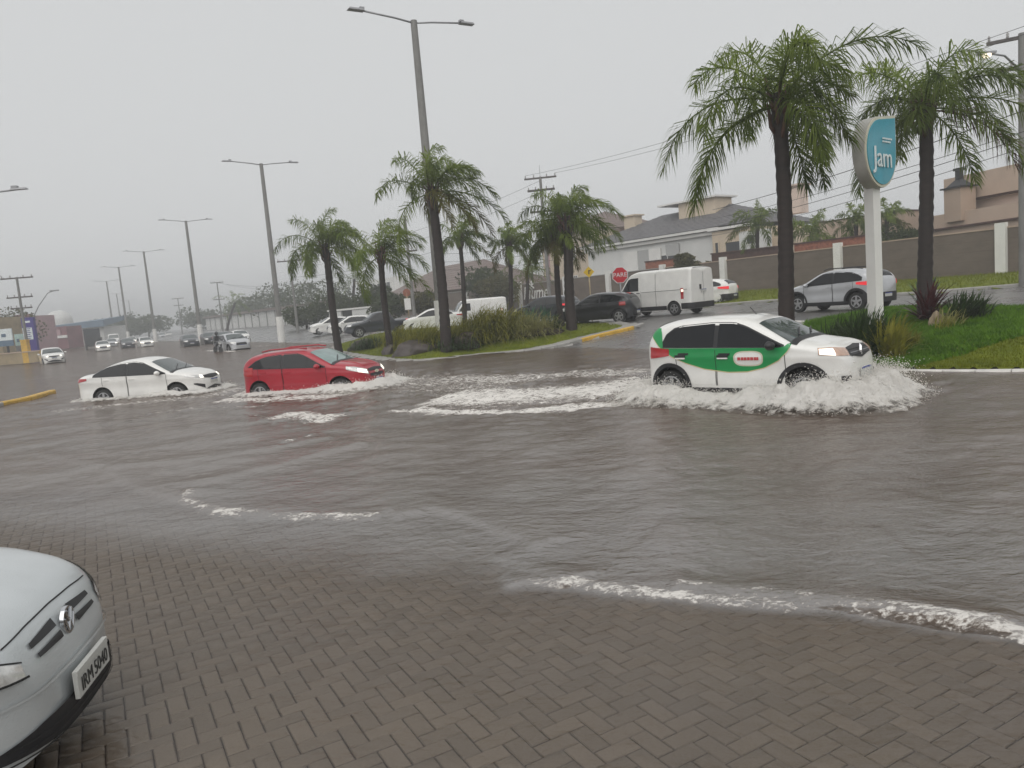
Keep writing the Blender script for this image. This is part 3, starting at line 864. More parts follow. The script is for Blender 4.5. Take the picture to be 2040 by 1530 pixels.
def window(root, x, z, w, h, y=0.0, mullions=1, cross=1, frame=None, glass=None):
    fr_ = MB()
    t = 0.09
    fr_.box((x, y - 0.04, z + h / 2 - t / 2), (w, 0.10, t)).box((x, y - 0.04, z - h / 2 + t / 2), (w, 0.10, t))
    for sx in (-1, 1):
        fr_.box((x + sx * (w / 2 - t / 2), y - 0.04, z), (t, 0.10, h - 2 * t))
    for k in range(mullions):
        fr_.box((x - w / 2 + w * (k + 1) / (mullions + 1), y - 0.035, z), (0.07, 0.09, h - 2 * t))
    for k in range(cross):
        fr_.box((x, y - 0.03, z - h / 2 + h * (k + 1) / (cross + 1)), (w - 2 * t, 0.08, 0.06))
    f = fr_.build('window', frame or M['white_paint'], root)
    MB().box((x, y - 0.012, z), (w - 0.12, 0.02, h - 0.12)).build('pane', glass or M['window'], f)
    return f
# white house with the grey hip roof
a, rz, ln = house_frame(1178, 82, 1500, 66)
hz = 1.1
house = empty('white_house', (a[0], a[1], hz), rz, 'white two storey house with grey tiled hip roof behind the brown wall', 'house')
EH = P(1183, 492, 82)[2] - hz + 0.1                  # eave height
MB().box((ln * 0.42, 5.5, EH / 2 - 0.2), (ln * 0.84, 11, EH - 0.4)).build('wall', M['grey_wall'], house)
MB().box((ln * 0.42, -0.08, EH - 0.55), (ln * 0.84 + 0.5, 0.5, 0.30)).box((ln * 0.42, -0.2, EH - 0.22), (ln * 0.84 + 0.9, 0.9, 0.24)).build('cornice', M['white_paint'], house)
r_ = hip_roof(house, 'roof', 0, ln * 0.98, 0, 11.5, EH - 0.08, EH + 2.5, M['roof_grey'], 16, 0.7)
MB().box((ln * 0.60, 4.6, EH + 2.3), (4.4, 2.6, 1.5)).build('roof_tank_house', M['cream'], house)
MB().box((ln * 0.55, 4.6, EH + 3.13), (7.2, 3.4, 0.16)).build('roof_slab', M['white_paint'], house)
MB().box((ln * 0.155, 4.0, EH + 1.6), (1.5, 1.2, 2.3)).box((ln * 0.155, 4.0, EH + 2.82), (1.9, 1.6, 0.14)).build('chimney', M['cream'], house)
MB().box((ln * 0.08, 3.4, EH + 1.0), (0.9, 0.9, 1.4)).build('chimney', M['roof_brown'], house)
MB().box((ln * 1.06, 5.5, EH + 1.7), (1.5, 1.3, 2.4)).box((ln * 1.06, 5.5, EH + 2.95), (1.9, 1.7, 0.14)).build('chimney', M['beige_light'], house)
MB().box((ln * 0.93, 3.6, EH / 2 - 0.25), (ln * 0.22, 8, EH - 0.5)).build('bay', M['cream'], house)
MB().box((ln * 1.06, 5.2, EH / 2 - 0.5), (ln * 0.10, 6, EH - 1.0)).build('end_wing', M['cream'], house)
MB().box((ln * 0.93, -0.5, EH - 0.30), (ln * 0.25, 0.4, 0.22)).build('cornice', M['white_paint'], house)
MB().box((ln * 0.31, -0.10, EH - 3.3), (1.9, 0.16, 4.2)).box((ln * 0.47, -0.10, EH - 3.3), (1.5, 0.16, 4.2)).build('pilaster', M['white_paint'], house)
MB().box((ln * 0.39, -0.06, EH - 3.2), (1.6, 0.1, 4.0)).build('shutter', M['shutter'], house)
window(house, ln * 0.545, EH - 2.95, 3.4, 2.1, -0.02, 1, 1)
MB().box((ln * 0.58, -0.14, EH - 1.55), (1.6, 0.06, 1.1)).build('shutter', M['shutter'], house)
MB().box((ln * 0.28, -0.5, EH - 5.05), (ln * 0.82, 1.1, 0.28)).build('balcony_slab', M['white_paint'], house)
MB().box((ln * 0.28, -0.45, EH - 5.55), (ln * 0.80, 0.9, 0.7)).build('balcony_fascia', M['brick_dark'], house)
window(house, ln * 0.93, EH - 2.8, 1.7, 2.6, -0.42, 0, 0, M['cream'])
window(house, ln * 0.845, EH - 2.6, 0.5, 2.4, -0.42, 0, 0, M['cream'])
MB().box((ln * 1.03, -0.1, EH / 2 - 0.4), (2.4, 1.2, EH - 0.9)).build('side_wing', M['grey_wall'], house)
window(house, ln * 1.03, EH - 1.6, 0.8, 0.9, -0.72, 0, 0)
# terrace walls between the house and the boundary wall
def strip(name, label, cat, u0, v0, Y0, u1, v1, Y1, z0, th, matr):
    a_ = P(u0, v0, Y0); b2 = P(u1, v1, Y1)
    d = (b2 - a_)[:2]; ln_ = np.linalg.norm(d)
    zt = (a_[2] + b2[2]) / 2
    o = empty(name, ((a_[0] + b2[0]) / 2, (a_[1] + b2[1]) / 2, z0), math.atan2(d[1], d[0]), label, cat)
    MB().box((0, 0, (zt - z0) / 2), (ln_, th, zt - z0)).build('wall_face', matr, o)
    MB().box((0, 0, zt - z0 + 0.05), (ln_ + 0.1, th + 0.14, 0.1)).build('coping', M['brick_dark'], o)
    return o
strip('terrace_wall', 'dark red brown terrace wall behind the boundary wall by the white house', 'wall', 1420, 512, 60, 1560, 486, 56, 1.0, 0.4, M['brick_dark'])
strip('brick_wall', 'short red brick wall under the white house window', 'wall', 1288, 524, 66, 1346, 515, 64, 1.0, 0.4, M['brick_red'])
strip('terrace_wall', 'red brown planter wall left of the sign post', 'wall', 1585, 487, 54, 1725, 471, 50, 1.0, 0.4, M['brick_red'])
strip('garden_wall', 'low beige garden building wall left of the sign post', 'wall', 1648, 448, 62, 1830, 418, 56, 1.0, 4.0, M['beige'])
# beige house at the right edge
a, rz, ln = house_frame(1846, 52, 2046, 44.5)
bh = empty('beige_house', (a[0], a[1], 1.1), rz, 'large flat roofed beige house with a chimney at the right edge', 'house')
Z1 = P(1850, 430, 51.5)[2] - 1.1; Z2 = P(1850, 357, 51.5)[2] - 1.1; Z3 = P(1850, 405, 51.5)[2] - 1.1
LX = 17.0
MB().box((LX / 2, 4.6, Z1 / 2), (LX, 8, Z1)).build('wall', M['beige'], bh)
MB().box((LX / 2, 6.2, (Z1 + Z3) / 2), (LX, 7.5, Z3 - Z1 + 0.3)).build('upper_wall', M['beige_light'], bh)
MB().box((LX / 2, 5.9, (Z3 + Z2) / 2), (LX + 0.4, 8.2, Z2 - Z3)).build('parapet', M['beige'], bh)
MB().box((LX / 2, 5.9, Z3 - 0.06), (LX + 0.2, 8.0, 0.1)).build('soffit', M['brick_dark'], bh)
MB().box((LX / 2, 0.55, 0.3 + P(1850, 458, 51)[2] - 1.1 - 0.3), (LX, 0.3, 0.12)).build('drip_edge', M['brick_dark'], bh)
MB().box((10.4, 6.5, (Z2 + P(2000, 285, 47)[2] - 1.1) / 2), (6.5, 5, P(2000, 285, 47)[2] - 1.1 - Z2 + 0.2)).build('tower', M['beige_dark'], bh)
px_ = P(1888, 430, 50)
lx_ = (px_[0] - a[0]) * math.cos(rz) + (px_[1] - a[1]) * math.sin(rz)
zc = P(1888, 376, 50)[2] - 1.1
ch = MB().box((lx_, 0.9, (Z1 + zc) / 2 - 0.3), (1.35, 1.2, zc - Z1 + 0.6)).build('chimney', M['beige_dark'], bh)
MB().box((lx_, 0.9, zc + 0.04), (1.7, 1.5, 0.1)).add([(lx_ - .6, .35, zc + .09), (lx_ + .6, .35, zc + .09), (lx_ + .6, 1.45, zc + .09), (lx_ - .6, 1.45, zc + .09), (lx_ - .2, .75, zc + .55), (lx_ + .2, .75, zc + .55), (lx_ + .2, 1.05, zc + .55), (lx_ - .2, 1.05, zc + .55)],
    [(0, 1, 5, 4), (1, 2, 6, 5), (2, 3, 7, 6), (3, 0, 4, 7)]).box((lx_, 0.9, zc + 0.85), (0.34, 0.34, 0.6)).box((lx_, 0.9, zc + 1.2), (0.5, 0.5, 0.16)).build('chimney_cap', M['black_plastic'], ch)
pl_ = P(2000, 366, 47.5)
lx2 = (pl_[0] - a[0]) * math.cos(rz) + (pl_[1] - a[1]) * math.sin(rz)
MB().lathe([(0.02, 0), (0.22, 0.02), (0.2, 0.14), (0.02, 0.18)], (lx2, 2.3, pl_[2] - 1.1)).build('wall_light', M['lamp_on'], bh, smooth=True)
# pale cladding house and terraces in the middle distance
a, rz, ln = house_frame(1088, 112, 1180, 96)
h2 = empty('cream_house', (a[0], a[1], 1.1), rz, 'tall cream house half hidden behind the middle palms', 'house')
zz = P(1130, 470, 104)[2] - 1.1
MB().box((ln / 2, 5, zz / 2), (ln, 10, zz)).build('wall', M['cream'], h2)
hip_roof(h2, 'roof', 0, ln, 0, 10, zz, zz + 2.6, M['roof_brown'], 9, 0.6)
MB().box((ln * 0.12, -0.05, zz * 0.55), (1.6, 0.2, zz * 0.9)).build('pilaster', M['wine_light'], h2)
for kx in (0.35, 0.72):
    window(h2, ln * kx, zz * 0.72, 1.3, 1.6, -0.03, 1, 0)
    window(h2, ln * kx, zz * 0.30, 1.3, 1.6, -0.03, 1, 0)
a, rz, ln = house_frame(995, 150, 1090, 128)
h3 = empty('white_terrace', (a[0], a[1], 1.1), rz, 'low white terrace building behind the lettered wall', 'building')
zz = P(1050, 548, 138)[2] - 1.1
MB().box((ln / 2, 5, zz / 2), (ln, 10, zz)).build('wall', M['white_paint'], h3)
for k in range(4):
    MB().box((ln * (0.12 + 0.25 * k), -0.08, zz * 0.5), (0.5, 0.2, zz)).build('pilaster', M['grey_wall'], h3)
a, rz, ln = house_frame(768, 128, 938, 104)
h4 = empty('brown_roof_house', (a[0], a[1], 0.9), rz, 'low house with a wide brown tiled roof behind the island palms', 'house')
zz = P(800, 590, 122)[2] - 0.9
MB().box((ln / 2, 7, zz / 2), (ln - 1.5, 13, zz)).build('wall', M['sand'], h4)
hip_roof(h4, 'roof', 0, ln, 0, 14, zz, zz + 4.2, M['roof_brown'], 11, 0.8)
for kx in (0.2, 0.45, 0.7):
    window(h4, ln * kx, zz * 0.5, 1.8, 1.5, 0.48, 1, 0)
a, rz, ln = house_frame(738, 165, 790, 150)
h5 = empty('white_modern_house', (a[0], a[1], 0.8), rz, 'white modern house with tall windows behind the dark trees', 'house')
zz = P(760, 556, 158)[2] - 0.8
MB().box((ln / 2, 5, zz / 2), (ln, 10, zz)).build('wall', M['white_paint'], h5)
window(h5, ln * 0.6, zz * 0.72, ln * 0.5, zz * 0.35, -0.03, 3, 0)
MB().box((ln / 2, -1.0, zz * 0.42), (ln * 1.2, 2.2, 0.6)).build('balcony', M['white_paint'], h5)
# garden gateway at the end of the brown wall
a, rz, ln = house_frame(655, 92, 735, 84)
gw = empty('gate_wall', (a[0], a[1], 0.5), rz, 'pale wall with a dark garage gate behind the white parked cars', 'wall')
zz = P(700, 618, 88)[2] - 0.5
MB().box((ln * 0.16, 0, zz / 2), (ln * 0.32, 0.3, zz)).box((ln * 0.80, 0, zz / 2), (ln * 0.40, 0.3, zz)).build('wall_face', M['grey_wall'], gw)
MB().box((ln * 0.46, 0.1, zz / 2), (ln * 0.30, 0.12, zz * 1.1)).build('gate', M['black_plastic'], gw)
MB().box((ln * 0.5, 0, zz + 0.15), (ln * 1.05, 0.5, 0.2)).build('coping', M['white_paint'], gw)
# long pale fence wall far off on the right side of the avenue
fw = empty('fence_wall', (0, 0, 0), 0, 'long pale far wall with dark posts beyond the second lamp post', 'wall')
A2 = qs(40, 128); B2 = qs(36, 230)
d2 = (B2 - A2); l2 = np.linalg.norm(d2); r2 = math.atan2(d2[1], d2[0])
for k in range(16):
    c = A2 + d2 * (k + 0.5) / 16
    MB().box((c[0], c[1], 2.4), (l2 / 16 - 0.5, 0.2, 3.4), r2).build('panel', M['grey_wall'], fw)
    c = A2 + d2 * k / 16
    MB().box((c[0], c[1], 2.5), (0.5, 0.4, 3.7), r2).build('post', M['concrete_dark'], fw)
c = A2 + d2 * 0.5
MB().box((c[0], c[1], 4.45), (l2, 1.4, 0.5), r2).build('canopy', M['roof_brown'], fw)
# far left: shops along the other side
def block(name, label, u0, u1, vtop, Y0, depth, matr, z0=0.1, parts=None, rot=None):
    a_ = P(u0, vtop, Y0); b2 = P(u1, vtop, Y0)
    w_ = np.linalg.norm((b2 - a_)[:2]); h_ = (a_[2] + b2[2]) / 2 - z0
    o = empty(name, (a_[0], a_[1], z0), 0, label, 'building')
    MB().box((w_ / 2, depth / 2, h_ / 2), (w_, depth, h_)).build('wall', matr, o)
    return o, w_, h_
o, w_, h_ = block('pink_shop', 'faded pink shop block with a flat roof far left', 34, 62, 630, 118, 6, M['wine_light'])
MB().box((w_ / 2, -0.1, h_ + 0.1), (w_ + 0.4, 0.6, 0.35)).build('parapet', M['wine'], o)
for k in range(3):
    window(o, w_ * (0.2 + 0.3 * k), h_ * 0.35, 1.1, 2.2, -0.03, 0, 0)
o, w_, h_ = block('wine_shop', 'low wine red shop front with a pale band far left', 78, 132, 652, 140, 5, M['wine'])
MB().box((w_ / 2, -0.15, h_ * 0.55), (w_, 0.3, 0.5)).build('sign_band', M['white_paint'], o)
MB().box((w_ * 0.5, -0.12, h_ * 0.75), (w_ * 0.55, 0.2, h_ * 0.25)).build('sign_board', M['wine_light'], o)
MB().box((w_ * 0.4, -0.05, h_ * 0.2), (1.6, 0.15, h_ * 0.4)).build('door', M['black_plastic'], o)
o, w_, h_ = block('blue_roof_store', 'long store with a sloping grey blue roof and pale fascia far left', 96, 206, 655, 170, 10, M['grey_wall'])
mb = MB().add([(-1, -1.5, h_), (w_ + 1, -1.5, h_), (w_ + 1, 8, h_ + 1.2), (-1, 8, h_ + 0.6), (-1, -1.5, h_ + 0.9), (w_ + 1, -1.5, h_ + 1.5), (w_ + 1, 8, h_ + 2.2), (-1, 8, h_ + 1.4)],
         [(0, 1, 5, 4), (4, 5, 6, 7), (1, 2, 6, 5), (3, 0, 4, 7), (2, 3, 7, 6), (0, 3, 2, 1)])
mb.build('roof', M['shop_blue'], o)
for k in range(3):
    MB().box((w_ * (0.30 + 0.22 * k), -0.2, h_ * 0.62), (w_ * 0.15, 0.3, h_ * 0.36)).build('sign_board', M['white_paint'], o)
for k in range(5):
    window(o, w_ * (0.1 + 0.2 * k), h_ * 0.22, w_ * 0.13, h_ * 0.4, -0.03, 1, 0)
cdm = P(118, 640, 210)
dome = empty('domed_hall', (cdm[0], cdm[1], 0.1), 0, 'pale grey dome rising behind the shops far left', 'building')
zt = P(118, 618, 210)[2]
rad = 3.4
MB().lathe([(rad, 0), (rad, zt - 0.1 - rad * 0.9)] + [(rad * math.cos(R(t)), zt - 0.1 - rad * 0.9 + rad * 0.9 * math.sin(R(t))) for t in range(10, 90, 10)] + [(0.05, zt - 0.1)], (0, 0, 0), 24).build('dome_shell', M['grey_wall'], dome, smooth=True, sharp=50)

# ---- street lamps of the avenue: tall concrete poles with two arms
def tall_lamp(name, label, utop, vtop, H, z0, scale=1.0):
    d = ray(utop, vtop)
    k = (z0 + H - CAM_Z) / d[2]
    p = CAM + d * k
    o = empty(name, (p[0], p[1], z0), 0, label, 'street lamp', 'tall lamp posts along the avenue')
    MB().tube([(0, 0, -0.3), (0, 0, H * 0.5), (0, 0, H)], [0.27, 0.22, 0.16], 10).build('pole', M['concrete_dark'], o, smooth=True, sharp=60)
    MB().tube([(0, 0, -0.3), (0, 0, 2.5)], [0.36, 0.33], 10).build('base', M['white_paint'], o, smooth=True, sharp=60)
    ax = math.atan2(NV[1], NV[0])
    for sgn in (-1, 1):
        e = np.array([math.cos(ax), math.sin(ax)]) * sgn
        arm = MB().tube([(0, 0, H - 0.12), (e[0] * 1.0, e[1] * 1.0, H + 0.02), (e[0] * 2.6, e[1] * 2.6, H + 0.16)], 0.045, 6).build('arm', M['steel'], o, smooth=True)
        hd = MB()
        hd.box((e[0] * 2.95, e[1] * 2.95, H + 0.18), (0.80, 0.34, 0.09), ax, taper=0.8).box((e[0] * 2.65, e[1] * 2.65, H + 0.26), (0.22, 0.2, 0.1), ax)
        hd.build('lamp_head', M['steel'], o)
    return o, p
lamps = []
for (u, v, lab) in ((824, 41, 'nearest and tallest lamp post rising behind the island palm'),
                    (520, 326, 'lamp post left of the island palms, second in the row'),
                    (370, 440, 'lamp post beside the dark cars, third in the row'),
                    (286, 501, 'fourth lamp post in the row along the avenue'),
                    (236, 532, 'fifth lamp post in the row fading in the rain'),
                    (212, 560, 'faint sixth lamp post in the row'),
                    (232, 585, 'faint seventh lamp post far down the avenue'),
                    (256, 598, 'faintest thin lamp post far down the avenue')):
    lamps.append(tall_lamp('street_lamp', lab, u, v, 16.2, -0.15))
# ---- timber and concrete power poles with crossarms
def power_pole(label, u, vtop, Y, zb, arms, arm_len=2.2, lamp=None, rad=0.16, rz=None, group='power poles'):
    p = P(u, vtop, Y); H = p[2] - zb
    rz = math.atan2(NV[1], NV[0]) if rz is None else rz
    o = empty('power_pole', (p[0], p[1], zb), 0, label, 'power pole', group)
    MB().tube([(0, 0, -0.3), (0, 0, H)], [rad, rad * 0.66], 8).build('pole', M['concrete_dark'], o, smooth=True, sharp=60)
    e = np.array([math.cos(rz), math.sin(rz)])
    tips = []
    for dz, pair, L_ in arms:
        for off in ((-0.12, 0.12) if pair else (0.0,)):
            nn = np.array([-e[1], e[0]]) * off
            cr = MB().box((nn[0], nn[1], H - dz), (L_, 0.11, 0.13), rz).build('crossarm', M['wood_dark'], o)
        for q in (-0.46, -0.2, 0.2, 0.46):
            c = e * L_ * q
            MB().lathe([(0.03, 0.06), (0.06, 0.12), (0.035, 0.17), (0.06, 0.22), (0.02, 0.30)], (c[0], c[1], H - dz), 8).build('insulator', M['porcelain'], cr, smooth=True)
            tips.append(np.array([p[0] + c[0], p[1] + c[1], p[2] - dz + 0.28]))
    return o, tips, p, H
pp1, tips1, pc1, Hp1 = power_pole('power pole with three stacked crossarms behind the middle palms', 1076, 352, 62, 0.9, [(0.1, False, 2.6), (1.05, True, 2.2), (2.75, True, 2.0)], rz=R(-8))
MB().tube([(0, 0, Hp1), (0, 0, Hp1 + 0.9)], 0.02, 5).build('spike', M['steel'], pp1)
pp2, tips2, pc2, Hp2 = power_pole('thick concrete power pole at the right edge of the picture', 2036, 66, 31, 0.9, [(0.15, False, 2.4), (1.3, False, 1.8)], rad=0.2, rz=R(150))
pp3, tips3, pc3, Hp3 = power_pole('power pole with three crossarms at the left edge', 33, 552, 74, -0.1, [(0.1, False, 3.0), (1.95, False, 2.4), (3.0, False, 2.0)], rz=R(5))
pp4, tips4, pc4, Hp4 = power_pole('small power pole far off right of the third lamp post', 432, 562, 150, 0.8, [(0.1, False, 2.6), (3.4, True, 2.2)], rz=R(0))
pp5, tips5, pc5, Hp5 = power_pole('faint power pole beside the third lamp post', 354, 594, 190, 0.6, [(0.1, False, 3.0), (1.8, False, 2.4)], rz=R(0))
pp6, tips6, pc6, Hp6 = power_pole('plain pole left of the tall island palm', 806, 430, 66, 0.6, [(3.0, False, 1.6)], rz=R(0))
pp7, tips7, pc7, Hp7 = power_pole('slim dark pole beside the second lamp post', 577, 518, 84, 0.4, [(0.1, False, 2.8)], rz=R(180))
# small leaning street light at the far left, and the lamp reaching in from the left edge
p = P(62, 640, 92); q = P(108, 579, 92)
o = empty('street_light', (p[0], p[1], 0.1), 0, 'thin curved street light leaning over the far left shops', 'street lamp')
dz = q[2] - 0.1; dx = q[0] - p[0]
MB().tube([(0, 0, 0), (0, 0, dz * 0.55), (dx * 0.35, 0, dz * 0.78), (dx * 0.75, 0, dz * 0.97), (dx, 0, dz)], [0.09, 0.08, 0.06, 0.05, 0.05], 6).build('pole', M['steel'], o, smooth=True)
MB().box((dx, 0, dz), (1.0, 0.3, 0.14)).build('lamp_head', M['steel'], o)
p = P(-120, 372, 44)
o = empty('street_light', (p[0], p[1], -0.15), 0, 'lamp arm reaching into the picture at the left edge', 'street lamp')
q = P(38, 378, 44); H_ = q[2] + 0.15; dx = q[0] - p[0]
MB().tube([(0, 0, -0.2), (0, 0, H_ - 0.2)], [0.2, 0.13], 8).build('pole', M['concrete_dark'], o, smooth=True)
MB().tube([(0, 0, H_ - 0.25), (dx * 0.5, 0, H_ - 0.12), (dx * 0.75, 0, H_ - 0.02), (dx * 0.97, 0, H_ + 0.02)], 0.05, 6).build('arm', M['steel'], o, smooth=True)
MB().box((dx, 0, H_ + 0.05), (0.95, 0.32, 0.10), taper=0.8).box((dx * 0.95, 0, H_ + 0.16), (0.3, 0.26, 0.14)).build('lamp_head', M['steel'], o)
# lit lamp on a bracket from the right-hand pole
p = P(1965, 110, 30)
o = empty('street_light', (pc2[0], pc2[1], 0.9), 0, 'lit street light on a bracket between the right palm fronds', 'street lamp')
MB().tube([(0, 0.0, p[2] - 0.9 - 0.5), ((p[0] - pc2[0]) * 0.5, (p[1] - pc2[1]) * 0.5, p[2] - 0.9 + 0.05), (p[0] - pc2[0], p[1] - pc2[1], p[2] - 0.9 + 0.08)], 0.04, 6).build('bracket', M['steel'], o, smooth=True)
MB().box((p[0] - pc2[0], p[1] - pc2[1], p[2] - 0.9 + 0.07), (0.62, 0.3, 0.08)).build('lamp_head', M['steel'], o)
MB().lathe([(0.03, -0.12), (0.16, -0.06), (0.17, 0.03)], (p[0] - pc2[0], p[1] - pc2[1], p[2] - 0.9), 12).build('lens', M['lamp_on'], o, smooth=True)
# ---- cables
def cable(label, a_, b2, sag=0.6, rad=0.014, group='power cables'):
    a_ = np.array(a_); b2 = np.array(b2)
    pts = [a_ + (b2 - a_) * t - np.array([0, 0, sag * 4 * t * (1 - t)]) for t in np.linspace(0, 1, 14)]
    o = MB().tube([p_ - pts[0] for p_ in pts], rad, 4).build('power_cable', M['wire'])
    o.location = pts[0]
    return tag(o, label, 'cable', group)
for k, (v1, v2, Y2, rd) in enumerate(((418, 205, 26, 0.018), (436, 250, 26, 0.012), (452, 262, 26, 0.014), (470, 282, 26, 0.012))):
    cable(['thick black cable crossing behind the sign, topmost of four', 'thin cable just under the thick one behind the sign', 'third cable down behind the sign post', 'lowest of the four cables behind the sign post'][k],
          P(1420, v1, 56), P(2120, v2 - 14, Y2), 0.25, rd)
for k, (v0, v2) in enumerate(((352, 28), (362, 44))):
    cable(['upper pale wire from the pole crossarm to the top right corner', 'lower pale wire from the pole crossarm to the top right corner'][k], tips1[k * 3], P(2110, v2, 29), 0.5, 0.010)
for k in range(3):
    cable(['top', 'middle', 'lowest'][k] + ' wire strung left from the stacked pole to the slim pole', pc1 - np.array([0, 0, [0.3, 1.2, 2.9][k]]), pc7 - np.array([0, 0, [0.0, 0.9, 1.9][k]]), 1.0, 0.012)
for k in range(3):
    cable(['top', 'middle', 'lowest'][k] + ' telephone wire passing behind the thin palms', P(880, 506 + 16 * k, 70), P(1180, 462 + 20 * k, 66), 0.4, 0.012)
for k in range(2):
    cable(['upper', 'lower'][k] + ' wire from the far power pole to the dark trees', tips4[k], P(640, 560 + 14 * k, 100), 0.8, 0.016)
for k in range(2):
    cable(['outer', 'inner'][k] + ' slack wire falling to the left edge power pole', P(-40, 430 + 60 * k, 52), tips3[k], 1.0, 0.012)

# ---- teardrop sign on a white post, lettered Jam
sp = P(1745, 640, 17.6); gz = float(isleB.z(np.array([sp[0]]), np.array([sp[1]]))[0])
ps = P(1741, 372, 17.6)
sign = empty('teardrop_sign', (sp[0], sp[1], gz), 0, 'teal teardrop sign lettered Jam on a tall white post', 'sign')
PH = ps[2] - gz
MB().box((0, 0, PH / 2 + 0.1), (0.24, 0.24, PH + 0.5), R(26)).build('post', M['white_paint'], sign)
ftop = P(1750, 208, 17.6)[2] - gz
SH = (ftop - PH) * 1.02; rr_ = SH * 0.425
fa = R(40)                                          # the face is turned to the right
def drop(n=40, r=1.0):
    pts = []
    for k in range(n + 1):
        t = R(90) + R(270) * k / n                   # three quarters of a circle
        pts.append((r * math.cos(t), r * math.sin(t)))
    pts.append((r, r * 1.12))                        # then the pointed corner, top right
    return pts
def drop_mesh(name, r, y0, y1, matr, parent, cz):
    pl = drop(40, r); n = len(pl)
    c_, s_ = math.cos(fa), math.sin(fa)
    def T(x, y, z): return (c_ * x - s_ * y, s_ * x + c_ * y, z)
    vs_ = [T(a_, y0, cz + b_) for a_, b_ in pl] + [T(a_, y1, cz + b_) for a_, b_ in pl]
    fs_ = [tuple(range(n)), tuple(range(n, 2 * n))[::-1]] + [(k, n + k, n + (k + 1) % n, (k + 1) % n) for k in range(n)]
    return MB().add(vs_, fs_).build(name, matr, parent, smooth=True, sharp=35)
CZ = PH + rr_ * 0.93
drop_mesh('case', rr_, -0.21, 0.06, M['sign_case'], sign, CZ)
drop_mesh('trim', rr_ * 0.985, -0.235, -0.212, M['sign_trim'], sign, CZ)
fc = drop_mesh('face', rr_ * 0.91, -0.255, -0.237, M['teal'], sign, CZ)
def face_pt(x, z, y=-0.275): return (math.cos(fa) * x - math.sin(fa) * y, math.sin(fa) * x + math.cos(fa) * y, z)
text_mesh('lettering', 'Jam', rr_ * 0.82, M['sign_white'], fc, face_pt(0.0, CZ - 0.14), (math.pi / 2, 0, fa), 0.01)
for k in range(2):
    x_ = MB(); 
    for q in range(6 - k):
        x_.box(face_pt(0.02 + 0.085 * q, CZ + 0.30 - 0.07 * k), (0.06, 0.012, 0.035), fa)
    x_.build('small_print', M['sign_white'], fc)
# ---- stop sign PARE
p = P(1235, 548, 37.0); gz = float(Tz(p[0], p[1]))
st = empty('stop_sign', (p[0], p[1], gz), R(4), 'red octagonal stop sign lettered PARE at the end of the island', 'sign')
zc = p[2] - gz
MB().tube([(0, 0.04, -0.2), (0, 0.04, zc + 0.2)], 0.04, 8).build('post', M['steel'], st, smooth=True)
def octa(r, y0, y1, name, matr, parent):
    pl = [(r * math.cos(R(22.5 + 45 * k)), r * math.sin(R(22.5 + 45 * k))) for k in range(8)]
    vs_ = [(a_, y0, zc + b_) for a_, b_ in pl] + [(a_, y1, zc + b_) for a_, b_ in pl]
    fs_ = [tuple(range(8)), tuple(range(8, 16))[::-1]] + [(k, 8 + k, 8 + (k + 1) % 8, (k + 1) % 8) for k in range(8)]
    return MB().add(vs_, fs_).build(name, matr, parent)
octa(0.42, -0.012, 0.0, 'border', M['sign_white'], st)
pl_ = octa(0.385, -0.02, -0.0125, 'plate', M['red_sign'], st)
text_mesh('lettering', 'PARE', 0.305, M['sign_white'], pl_, (0, -0.024, zc), (math.pi / 2, 0, 0), 0.002)
# ---- yellow diamond warning sign
p = P(1173, 542, 40); gz = float(Tz(p[0], p[1]))
ys_ = empty('warning_sign', (p[0], p[1], gz), 0, 'small yellow diamond warning sign beside the stop sign', 'sign')
zc = p[2] - gz
MB().tube([(0, 0.04, -0.2), (0, 0.04, zc)], 0.035, 8).build('post', M['sand'], ys_, smooth=True)
r_ = 0.29
MB().add([(-r_, 0, zc), (0, 0, zc - r_), (r_, 0, zc), (0, 0, zc + r_), (-r_, 0.012, zc), (0, 0.012, zc - r_), (r_, 0.012, zc), (0, 0.012, zc + r_)],
         [(0, 1, 2, 3), (7, 6, 5, 4), (0, 4, 5, 1), (1, 5, 6, 2), (2, 6, 7, 3), (3, 7, 4, 0)]).build('plate', M['yellow_sign'], ys_)
MB().box((0, -0.006, zc), (0.05, 0.008, 0.2)).box((0.05, -0.006, zc + 0.07), (0.12, 0.008, 0.05)).build('symbol', M['black_plastic'], ys_)
# small red and white sign standing near the dark pickup
p = P(716 + 94, 583, 60); gz = float(Tz(p[0], p[1]))
o = empty('road_sign', (p[0], p[1], gz), 0, 'small orange and white road sign above the dark pickup', 'sign')
zc = p[2] - gz
MB().tube([(0, 0.03, -0.2), (0, 0.03, zc)], 0.05, 8).build('post', M['sand'], o, smooth=True)
MB().lathe([(0.3, -0.015), (0.3, 0.0)], (0, 0, zc), 20, 'y').build('plate', M['brick_red'], o)
MB().box((0, -0.01, zc - 0.9), (0.5, 0.02, 0.9)).build('lower_plate', M['white_paint'], o)
